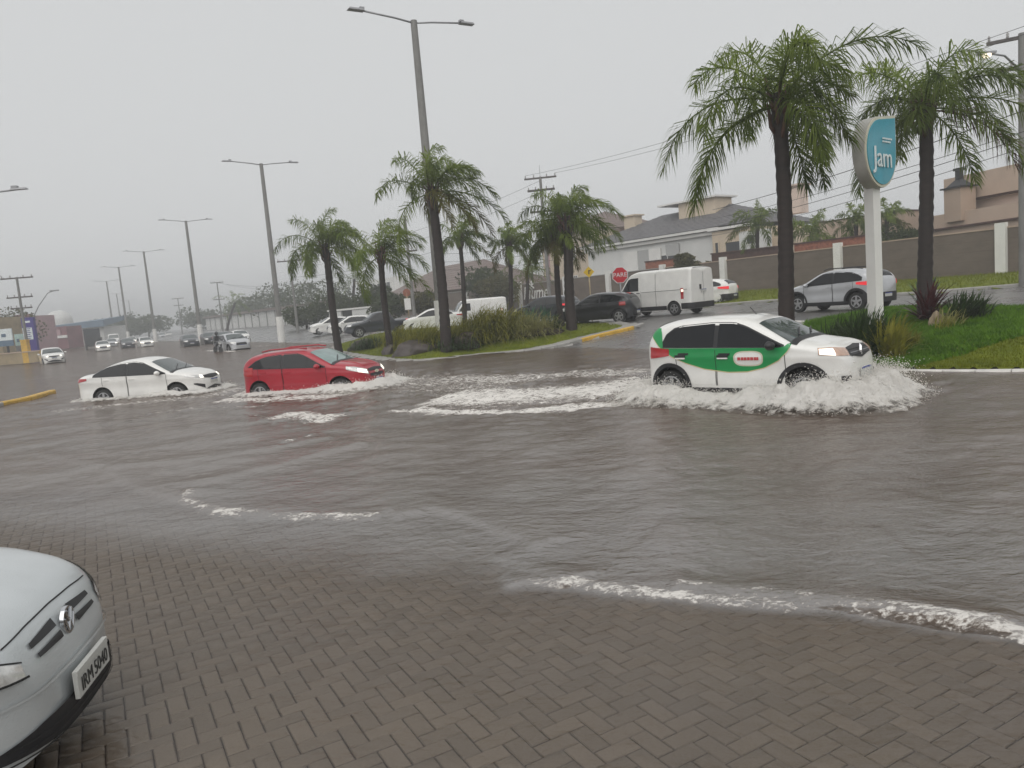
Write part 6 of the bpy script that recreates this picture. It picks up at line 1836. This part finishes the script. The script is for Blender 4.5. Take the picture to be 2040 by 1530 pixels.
# --- vehicles beyond the island
S_x = Shape(3.97, 1.70, [(-1.98, .62), (-1.965, .95), (-1.90, 1.12), (-1.76, 1.30), (-1.60, 1.40), (-1.2, 1.48), (-.5, 1.53), (0, 1.52), (.3, 1.46), (1.0, 1.10), (1.2, 1.07), (1.55, 1.0), (1.8, .9), (1.93, .75), (1.98, .5)],
            [(-1.98, 1.08), (-1.2, 1.04), (.9, .96), (1.98, .9)], 0.23, 4.6, 5.5, 0.30, 0.18)
sp_x = dict(hat, shape=S_x, xf=1.22, xr=-1.30, wr=.33, arch=1.25, ws=(.3, 1.0), rw=(-1.86, -1.60), wtop=[(-1.62, 1.10), (-1.4, 1.25), (-1.1, 1.36), (-.5, 1.42), (0, 1.41), (.2, 1.34), (.86, .98)], wins=[(-1.50, -.40), (-.32, .84)], doors=[(-1.2, -.37), (-.35, .9)], mx=.7, pz=(.55, .50),
            lamps={'headlight': (28, 60, .74, .88, M['lamp_clear'], 1, .012), 'taillight': (38, 74, [(38, .86), (74, .94)], [(38, 1.03), (74, 1.02)], M['lamp_red_lit'], -1, .014)},
            front={'grille': (25, .60, .80, M['black_plastic'], 1, .012), 'rear_bumper': (62, .26, .60, M['black_plastic'], -1, .012)})
def put(u, v, Y):
    p = P(u, v, Y); return np.array([p[0], p[1], float(Tz(p[0], p[1]))])
xo = put(1672, 622, 28.6)
xov, _ = car('crossover', 'light grey crossover driving away between the big trunk and the sign post', xo, R(120), sp_x, M['p_grey'], 'vehicles beyond the island', 1)
for sg in (-1, 1):
    S_x.side(-1.0, .95, .22, .36, sg, .012, 12, 3).build('sill_trim', M['black_plastic'], xov)
    MB().tube([(-1.4, sg * .52, 1.49), (-1.1, sg * .54, 1.55), (0, sg * .54, 1.575), (.2, sg * .53, 1.52)], .02, 5).build('roof_rail', M['black_plastic'], xov)
    for xw in (1.22, -1.30):
        A = np.array([[(xw + r0 * math.cos(R(t)), sg * (float(S_x.Y(np.clip(xw + r0 * math.cos(R(t)), -1.97, 1.97), max(.24, .33 + r0 * math.sin(R(t))))) + .016), .33 + r0 * math.sin(R(t))) for t in np.linspace(-10, 190, 18)] for r0 in (.485, .405)])
        MB().grid(A).build('arch_trim', M['black_plastic'], xov)
# van
S_van = Shape(5.1, 2.04, [(-2.55, 2.10), (-2.50, 2.24), (-2.3, 2.29), (.7, 2.30), (1.05, 2.22), (1.25, 2.08), (1.78, 1.38), (2.0, 1.27), (2.3, 1.12), (2.45, .95), (2.55, .6)],
              [(-2.55, 1.35), (1.6, 1.30), (2.55, 1.1)], 0.26, 5.0, 16.0, 0.07, 0.12)
sp_van = dict(shape=S_van, cat='van', xf=1.62, xr=-1.50, wr=.34, arch=1.16, ws=(1.22, 1.80), ws_in=.06, rw=(-2.5, -2.45), wtop=[(.60, 1.95), (1.0, 1.95), (1.2, 1.90), (1.62, 1.36)], wins=[(.62, 1.55)], doors=[(.45, 1.62)], doorz=.5, mx=1.42, mirror=M['black_plastic'], handle=M['black_plastic'], pz=(.55, 1.12),
              lamps={'headlight': (34, 60, .82, 1.08, M['lamp_clear'], 1, .012), 'taillight': (66, 74, .78, 1.30, M['lamp_red'], -1, .014), 'taillight_bulb': (66, 72, 1.12, 1.24, M['lamp_white_lit'], -1, .024)},
              front={'grille': (26, .55, .85, M['black_plastic'], 1, .012), 'rear_bumper': (74, .30, .58, M['black_plastic'], -1, .02)})
vo = put(1318, 628, 38.5)
van, _ = car('delivery_van', 'white panel van waiting behind the black car beyond the stop sign', vo, R(132), sp_van, M['p_white'], 'vehicles beyond the island', 1)
for sg in (-1, 1):
    S_van.side(-1.1, 1.2, .30, .50, sg, .012, 12, 3).build('sill_trim', M['black_plastic'], van)
    S_van.side(-.48, -.46, .5, 2.1, sg, .006, 2, 8).build('door_gap', M['gap'], van)
    S_van.side(-2.3, .4, 1.22, 1.24, sg, .006, 12, 2).build('side_crease', M['gap'], van)
S_van.wrap(-.6, .6, .6, 2.15, 1.65, -1, 1, .006, 3, 8).build('door_gap', M['gap'], van)
MB().box((-2.56, .25, 1.30), (.05, .1, .22)).build('handle', M['black_plastic'], van)
# black car between the van and the island
sp_b = dict(sp_x, lamps={'headlight': (28, 60, .74, .88, M['lamp_clear'], 1, .012), 'taillight': (54, 72, .84, 1.02, M['lamp_red'], -1, .014)},
            front={'grille': (25, .60, .80, M['black_plastic'], 1, .012), 'brake_light': (8, 1.38, 1.43, M['lamp_red_lit'], -1, .03)})
bo = put(1196, 634, 37.5)
blk, _ = car('hatchback', 'black hatchback with bright alloy wheels beside the stop sign', bo, R(150), sp_b, M['p_black'], 'vehicles beyond the island', 1)
# simpler ones further off
def far_car(name, label, u, v, Y, hd, pm, kind='hatch', group='traffic in the distance', lit=False, z=None, detail=0, brake=False):
    base = {'hatch': sp_x, 'sedan': sp_s, 'van': sp_van}.get(kind, sp_x)
    sp = dict(base)
    lm = dict(base['lamps'])
    if lit:
        k0 = lm['headlight']; lm['headlight'] = (k0[0], k0[1], k0[2], k0[3], M['lamp_lit'], 1, .03)
    if brake:
        k0 = lm['taillight']; lm['taillight'] = (k0[0], k0[1], k0[2], k0[3], M['lamp_red_lit'], -1, .03)
    sp['lamps'] = lm
    p = P(u, v, Y); zz_ = (float(Tz(p[0], p[1])) if z is None else z)
    o, s_ = car(name, label, (p[0], p[1], zz_), hd, sp, pm, group, detail)
    return o, s_
far_car('hatchback', 'white car partly hidden behind the rear of the van', 1402, 618, 45, R(140), M['p_white'], brake=True, group='vehicles beyond the island')
far_car('hatchback', 'dark car with a red tail lamp behind the agaves', 1090, 632, 44, R(150), M['p_navy'], brake=True, group='vehicles beyond the island', detail=1)
far_car('delivery_van', 'white van behind the slim palm and ornamental grass', 950, 650, 64, R(-165), M['p_white'], 'van', group='vehicles beyond the island', z=0.15)
far_car('sedan', 'white car low behind the grass left of the white van', 868, 655, 52, R(175), M['p_white'], 'sedan', group='vehicles beyond the island')
far_car('hatchback', 'white car leading the queue left of the dark pickup', 660, 664, 70, R(-155), M['p_white'], group='vehicles beyond the island')
far_car('hatchback', 'white sport utility car touching the dark pickup', 700, 662, 64, R(-160), M['p_white'], group='vehicles beyond the island', detail=1)
# dark pickup
S_p = Shape(5.2, 1.85, [(-2.6, .75), (-2.58, 1.05), (-2.45, 1.10), (-1.0, 1.12), (-.95, 1.20), (-.80, 1.66), (-.5, 1.76), (.1, 1.77), (.45, 1.70), (1.10, 1.20), (1.35, 1.14), (1.9, 1.08), (2.35, .98), (2.52, .8), (2.6, .55)],
            [(-2.6, 1.15), (2.6, 1.02)], 0.32, 5.0, 9.0, 0.24, 0.17)
sp_p = dict(shape=S_p, cat='pickup', xf=1.62, xr=-1.5, wr=.37, ws=(.45, 1.10), rw=(-.93, -.82), wtop=[(-.82, 1.55), (-.5, 1.62), (.1, 1.63), (.3, 1.57), (.95, 1.14)], wins=[(-.76, -.05), (.03, .92)], doors=[(-.85, -.02), (0, 1.0)], doorz=.5, mx=.8, pz=(.6, .7),
            lamps={'headlight': (28, 62, .84, 1.0, M['lamp_clear'], 1, .012), 'taillight': (60, 78, .82, 1.08, M['lamp_red_lit'], -1, .02)},
            front={'grille': (26, .70, .98, M['black_plastic'], 1, .012)})
po = put(757, 668, 56)
pk, _ = car('pickup_truck', 'dark grey pickup behind the island rocks, red tail lamp at its right', po, R(-160), sp_p, M['p_navy'], 'vehicles beyond the island', 1)
# far down the avenue
M['lamp_far'] = M['lamp_lit']
a_in = math.atan2(-AV[1], -AV[0])           # towards us
fc = far_car('sport_utility_car', 'silver sport utility car with a bow wave beside the motorcycle', 466, 698, 60, a_in + R(8), M['p_grey'], z=-0.2, detail=1)
far_car('hatchback', 'white car behind the silver sport utility car', 478, 676, 84, a_in, M['p_white'], z=-0.2)
far_car('hatchback', 'dark car with orange lit lamps between the lamp post and the motorcycle', 444, 677, 82, a_in, M['p_navy'], lit=True, z=-0.2)
far_car('hatchback', 'dark car just left of the third lamp post', 378, 684, 84, a_in, M['p_navy'], z=-0.2)
far_car('hatchback', 'dark car just right of the third lamp post', 418, 680, 88, a_in, M['p_black'], z=-0.2)
far_car('sedan', 'white car at the far left in front of the purple totem', 104, 720, 66, a_in + R(6), M['p_white'], 'sedan', lit=False, z=-0.15, detail=1)
far_car('hatchback', 'oncoming car with two bright headlights, leftmost of the far traffic', 205, 694, 98, a_in, M['p_white'], lit=True, z=-0.2)
far_car('hatchback', 'dark car in the middle of the far traffic', 255, 692, 104, a_in, M['p_navy'], z=-0.2)
far_car('hatchback', 'oncoming white car with headlights, rightmost of the far traffic', 290, 690, 102, a_in + R(4), M['p_white'], lit=True, z=-0.2)
far_car('hatchback', 'grey car second row of the far traffic', 222, 682, 128, a_in, M['p_grey'], lit=True, z=-0.2)
far_car('hatchback', 'white car second row of the far traffic beside the fourth lamp post', 262, 680, 132, a_in, M['p_white'], lit=True, z=-0.2)
far_car('delivery_van', 'pale van above the far traffic', 226, 674, 160, a_in, M['p_white'], 'van', z=-0.2)
far_car('hatchback', 'faint grey car far down the avenue', 322, 668, 190, a_in, M['p_grey'], z=-0.2)
far_car('hatchback', 'faint white car far down the avenue right of the fourth lamp post', 335, 666, 215, a_in, M['p_white'], z=-0.2)
# dark stand-alone cabinet near the blue roof store
p = P(186, 688, 118)
o = empty('dark_box_truck', (p[0], p[1], -0.15), a_in, 'dark box truck left of the far traffic', 'truck', 'traffic in the distance')
MB().box((-1.0, 0, 2.1), (4.2, 2.2, 2.4)).build('cargo_box', M['p_navy'], o)
MB().box((1.9, 0, 1.5), (1.5, 2.0, 1.7), taper=.9).build('cab', M['p_black'], o)
MB().box((0, 0, .75), (5.4, 1.4, .3)).build('chassis', M['black_plastic'], o)
for x in (1.9, -1.9):
    for sg in (-1, 1):
        wheel(o, x, sg * .95, .45, sg)
# motorcycle and rider beside the silver car
p = P(434, 695, 58.5)
mc = empty('motorcycle', (p[0], p[1], -0.2), a_in + R(10), 'dark motorcycle wading beside the silver sport utility car', 'motorcycle')
for x in (.62, -.62):
    MB().lathe([(.20, -.04), (.29, -.05), (.31, 0), (.29, .05), (.20, .04)], (x, 0, .31), 20, 'y').build('wheel', M['rubber'], mc, smooth=True)
MB().tube([(-.55, 0, .75), (-.1, 0, .80), (.2, 0, .95), (.45, 0, .85)], [.10, .13, .15, .07], 8).build('seat_tank', M['p_black'], mc, smooth=True)
MB().box((0, 0, .48), (.5, .26, .36), taper=.8).build('engine', M['steel'], mc)
MB().tube([(.62, 0, .31), (.40, 0, .98)], .035, 6).tube([(.40, -.34, 1.05), (.42, 0, 1.0), (.40, .34, 1.05)], .018, 6).build('fork', M['steel'], mc)
MB().lathe([(.02, 0), (.09, .02), (.10, -.10), (.03, -.14)], (.56, 0, .86), 12, 'x').build('headlight', M['lamp_clear'], mc)
# rider: one skinned body
def skin_person(name, label, loc, rz, joints, edges, rads, matr, parts):
    me = bpy.data.meshes.new(name)
    me.from_pydata(joints, edges, [])
    o = bpy.data.objects.new('tmp_' + name, me); COL.objects.link(o)
    o.modifiers.new('s', 'SKIN'); sb = o.modifiers.new('d', 'SUBSURF'); sb.levels = 2; sb.render_levels = 2
    for i, r_ in enumerate(rads):
        me.skin_vertices[0].data[i].radius = (r_, r_)
    me.skin_vertices[0].data[0].use_root = True
    dg = bpy.context.evaluated_depsgraph_get()
    res = bpy.data.meshes.new_from_object(o.evaluated_get(dg))
    bpy.data.objects.remove(o)
    res.materials.clear(); res.materials.append(matr)
    res.polygons.foreach_set('use_smooth', [True] * len(res.polygons))
    root = link(name, res); root.location = loc; root.rotation_euler = (0, 0, rz)
    return tag(root, label, 'person')
J = [(-.15, 0, .88), (-.10, 0, 1.08), (-.02, 0, 1.30), (.02, 0, 1.42), (.05, 0, 1.50),
     (0, .19, 1.36), (.16, .27, 1.14), (.38, .32, 1.06), (0, -.19, 1.36), (.16, -.27, 1.14), (.38, -.32, 1.06),
     (-.12, .11, .84), (.26, .19, .76), (.10, .20, .36), (.24, .21, .28), (-.12, -.11, .84), (.26, -.19, .76), (.10, -.20, .36), (.24, -.21, .28)]
E = [(0, 1), (1, 2), (2, 3), (3, 4), (2, 5), (5, 6), (6, 7), (2, 8), (8, 9), (9, 10), (0, 11), (11, 12), (12, 13), (13, 14), (0, 15), (15, 16), (16, 17), (17, 18)]
RD = [.15, .15, .16, .07, .07, .085, .06, .04, .085, .06, .04, .11, .085, .06, .045, .11, .085, .06, .045]
pr_ = skin_person('person', 'motorcycle rider in dark rain clothes and a helmet', (p[0], p[1], -0.2), a_in + R(10), J, E, RD, M['p_black'], None)
MB().lathe([(.02, -.15), (.105, -.12), (.135, 0), (.125, .08), (.07, .13), (.01, .145)], (.07, 0, 1.64), 16).build('helmet', M['p_black'], pr_, smooth=True)
MB().lathe([(.137, -.02), (.137, .04)], (.078, 0, 1.64), 16).build('visor', M['glass'], pr_, smooth=True)
# ================================================================== SPLASH, RAIN HAZE
m, N, L, out = _nt('churned white water')
geo = N.new('ShaderNodeNewGeometry')
n1 = N.new('ShaderNodeTexNoise'); n1.inputs['Scale'].default_value = 7; n1.inputs['Detail'].default_value = 8; n1.inputs['Roughness'].default_value = 0.68; n1.inputs['Distortion'].default_value = 0.8
L.new(geo.outputs['Position'], n1.inputs['Vector'])
at = N.new('ShaderNodeAttribute'); at.attribute_name = 'froth'
ad = N.new('ShaderNodeMath'); ad.operation = 'MULTIPLY_ADD'; ad.inputs[1].default_value = 1.6; ad.inputs[2].default_value = -0.8
L.new(n1.outputs['Fac'], ad.inputs[0])
a2 = N.new('ShaderNodeMath'); a2.operation = 'ADD'; L.new(ad.outputs[0], a2.inputs[0]); L.new(at.outputs['Fac'], a2.inputs[1])
cr = N.new('ShaderNodeValToRGB')
cr.color_ramp.elements[0].position = 0.0; cr.color_ramp.elements[0].color = (0.46, 0.42, 0.37, 1)
cr.color_ramp.elements[1].position = 0.55; cr.color_ramp.elements[1].color = (0.93, 0.905, 0.86, 1)
L.new(a2.outputs[0], cr.inputs['Fac'])
b = N.new('ShaderNodeBsdfPrincipled'); b.inputs['Roughness'].default_value = 0.55
L.new(cr.outputs['Color'], b.inputs['Base Color'])
bp = N.new('ShaderNodeBump'); bp.inputs['Strength'].default_value = 0.9; bp.inputs['Distance'].default_value = 0.05
L.new(n1.outputs['Fac'], bp.inputs['Height']); L.new(bp.outputs[0], b.inputs['Normal'])
tl_ = N.new('ShaderNodeBsdfTranslucent'); L.new(cr.outputs['Color'], tl_.inputs['Color'])
ms = N.new('ShaderNodeMixShader'); ms.inputs[0].default_value = 0.35
L.new(b.outputs[0], ms.inputs[1]); L.new(tl_.outputs[0], ms.inputs[2])
n3 = N.new('ShaderNodeTexNoise'); n3.inputs['Scale'].default_value = 7; n3.inputs['Detail'].default_value = 7; n3.inputs['Roughness'].default_value = 0.7
L.new(geo.outputs['Position'], n3.inputs['Vector'])
al = N.new('ShaderNodeMath'); al.operation = 'MULTIPLY_ADD'; al.inputs[1].default_value = 1.9; al.inputs[2].default_value = -0.95
L.new(n3.outputs['Fac'], al.inputs[0])
al2 = N.new('ShaderNodeMath'); al2.operation = 'ADD'; L.new(al.outputs[0], al2.inputs[0]); L.new(at.outputs['Fac'], al2.inputs[1])
alr = N.new('ShaderNodeMapRange'); alr.interpolation_type = 'SMOOTHSTEP'; alr.inputs['From Min'].default_value = 0.0; alr.inputs['From Max'].default_value = 0.5
L.new(al2.outputs[0], alr.inputs['Value'])
tp = N.new('ShaderNodeBsdfTransparent'); ms9 = N.new('ShaderNodeMixShader')
L.new(alr.outputs[0], ms9.inputs[0]); L.new(tp.outputs[0], ms9.inputs[1]); L.new(ms.outputs[0], ms9.inputs[2]); L.new(ms9.outputs[0], out.inputs['Surface'])
M['froth'] = m
def splash(label, car_pos, hd, Lc, Wc, env_a, reach, seed, res=0.028, drops=5000, tail=3.0, ahead=1.6, sidew=1.8, dsize=1.0, dscale=1.0):
    """foam heaped round a wading car: a broken, lumpy sheet plus flung drops; car-local axes"""
    r_ = np.random.default_rng(seed)
    gx_ = np.arange(-Lc / 2 - tail, Lc / 2 + ahead, res); gy_ = np.arange(-Wc / 2 - sidew, Wc / 2 + sidew, res)
    GX, GY = np.meshgrid(gx_, gy_, indexing='ij')
    wx = GX + 0.10 * (fbm(GX * 3, GY * 3, seed) - .5) * 2; wy = GY + 0.14 * (fbm(GX * 2.6 + 9, GY * 2.6, seed + 1) - .5) * 2
    # rounded-rectangle distance to the car's waterline
    cr_ = 0.45
    dx = np.abs(wx) - (Lc / 2 - cr_); dy = np.abs(wy) - (Wc / 2 - cr_)
    dist = np.hypot(np.maximum(dx, 0), np.maximum(dy, 0)) + np.minimum(np.maximum(dx, dy), 0) - cr_
    A = env_a(wx); Rw = reach(wx)
    t = np.clip(dist, -0.3, 9) / Rw
    prof = np.where(t < 0.28, 0.55 + 0.45 * sstep(-0.25, 0.28, t), np.clip(1 - ((t - 0.28) / 0.72), 0, 1) ** 1.25)
    lump = fbm(GX * 2.6, GY * 2.6, seed + 3, 5, 0.58); fine = fbm(GX * 11, GY * 11, seed + 5, 4, 0.6)
    rid = 1 - np.abs(2 * fbm(GX * 4.5, GY * 4.5, seed + 8, 4, 0.6) - 1)
    H = A * prof * (0.40 + 0.75 * lump + 0.30 * (rid - 0.6)) + 0.085 * np.sqrt(np.clip(A * prof, 0, 1)) * (fine - 0.5) * 1.1
    froth = np.clip(prof * 1.5, 0, 1) * np.clip(A / 0.16, 0.25, 1) * 0.72 + 0.25 * (lump - 0.4)
    ok = (prof * A > 0.012) & (dist > -0.16) & (H > 0.006)
    sx_ = 0.16 * (fbm(GX * 5, GY * 5, seed + 11) - .5) * np.clip(A * 3, 0, 1); sy_ = 0.16 * (fbm(GX * 5 + 40, GY * 5, seed + 12) - .5) * np.clip(A * 3, 0, 1)
    i_ = np.arange(GX.size).reshape(GX.shape)
    F_ = np.stack([i_[:-1, :-1], i_[1:, :-1], i_[1:, 1:], i_[:-1, 1:]], -1).reshape(-1, 4)
    F_ = F_[ok.ravel()[F_].all(1)]
    us = np.zeros(GX.size, bool); us[F_.ravel()] = True
    V = np.stack([GX + sx_, GY + sy_, np.maximum(H, 0) - 0.01], -1).reshape(-1, 3)
    root = empty('splash', (car_pos[0], car_pos[1], 0.0), hd); tag(root, label, 'splash', kind='stuff')
    o = np_mesh('foam_sheet', V[us], (np.cumsum(us) - 1)[F_], M['froth'], root, smooth=True, attrs={'froth': froth.ravel()[us]})
    o['kind'] = 'stuff'
    # flung drops and torn clots
    w = (np.clip(A * prof, 0, None) ** 1.2 * ok).ravel(); w = w / w.sum()
    k = r_.choice(len(w), drops, p=w)
    base = V[k]; hh = (A * prof).ravel()[k]
    jump = np.abs(r_.normal(0, 0.20, drops)) * hh + r_.uniform(-0.02, 0.03, drops)
    outx = base[:, 0] + r_.normal(0, 0.10, drops) * (0.4 + hh * 3) * dscale; outy = base[:, 1] + r_.normal(0, 0.10, drops) * (0.4 + hh * 3) * dscale
    c = np.stack([outx, outy, np.maximum(0.0, base[:, 2] + jump)], -1)
    rad_ = r_.uniform(0.0022, 0.0070, drops) * dsize * (1 + (r_.random(drops) < 0.08) * r_.uniform(0.3, 1.2, drops))
    st = np.stack([r_.uniform(0.8, 1.9, drops), r_.uniform(0.8, 1.6, drops), r_.uniform(0.7, 1.5, drops)], -1)
    oc = np.array([(1, 0, 0), (-1, 0, 0), (0, 1, 0), (0, -1, 0), (0, 0, 1), (0, 0, -1)], float)
    of = np.array([(0, 2, 4), (2, 1, 4), (1, 3, 4), (3, 0, 4), (2, 0, 5), (1, 2, 5), (3, 1, 5), (0, 3, 5)])
    DV = (c[:, None, :] + oc[None] * (rad_[:, None] * st)[:, None, :]).reshape(-1, 3)
    DF = (np.arange(drops)[:, None, None] * 6 + of[None]).reshape(-1, 3)
    o2 = np_mesh('drops', DV, DF, M['froth'], root, smooth=True, attrs={'froth': np.full(len(DV), 0.75)})
    o2['kind'] = 'stuff'
    return root
splash('foaming white bow wave and spray round the green and white hatchback', kpos, KH, 3.68, 1.60,
       arc([(-5.6, 0.05), (-4.2, 0.12), (-2.6, 0.26), (-1.9, 0.38), (-1.2, 0.46), (-0.5, 0.26), (0.2, 0.26), (0.7, 0.36), (1.2, 0.46), (1.8, 0.50), (2.2, 0.46), (2.7, 0.28), (3.3, 0.1)]),
       arc([(-5.6, 0.8), (-3, 1.0), (-1.8, 0.95), (-0.4, 0.85), (0.6, 0.95), (1.4, 1.05), (2.2, 1.10), (3.4, 0.9)]), 5, 0.026, 22000, 3.6, 1.7, 1.7)
splash('low white bow wave along the near side of the red hatchback', rpos, RH, 4.0, 1.70,
       arc([(-4.5, 0.04), (-2.2, 0.10), (-1.2, 0.13), (0, 0.14), (1.0, 0.22), (1.8, 0.27), (2.4, 0.26), (3.2, 0.15)]),
       arc([(-4.5, 0.6), (-1.5, 0.55), (0.8, 0.75), (2.2, 0.95), (3.4, 0.9)]), 15, 0.045, 1800, 2.2, 1.6, 1.3, 1.3)
splash('low foam round the wheels of the white sedan', spos, SHD, 4.38, 1.73,
       arc([(-4.8, 0.03), (-2.2, 0.07), (-1.2, 0.12), (0, 0.06), (1.2, 0.20), (2.0, 0.13), (2.6, 0.12), (3.2, 0.06)]),
       arc([(-4.8, 0.6), (-1.5, 0.5), (0.8, 0.5), (2.2, 0.6), (3.4, 0.6)]), 25, 0.05, 900, 2.2, 1.2, 1.0, 1.4)
# ---- rain haze: one even box of air round everything
hx0, hx1, hy0, hy1, hz0, hz1 = -640, 440, -40, 640, -1.4, 19.5
mb = MB().box(((hx0 + hx1) / 2, (hy0 + hy1) / 2, (hz0 + hz1) / 2), (hx1 - hx0, hy1 - hy0, hz1 - hz0))
m, N, L, out = _nt('rain haze')
pv = N.new('ShaderNodeVolumePrincipled')
pv.inputs['Color'].default_value = (0.95, 0.96, 0.97, 1)
pv.inputs['Density'].default_value = 0.0026
for _k in ('Density Attribute', 'Color Attribute', 'Temperature Attribute'):
    if _k in pv.inputs: pv.inputs[_k].default_value = ''
pv.inputs['Anisotropy'].default_value = 0.2
L.new(pv.outputs[0], out.inputs['Volume'])
haze = mb.build('haze', m)
tag(haze, 'grey rain haze hanging over the flooded avenue', kind='stuff')
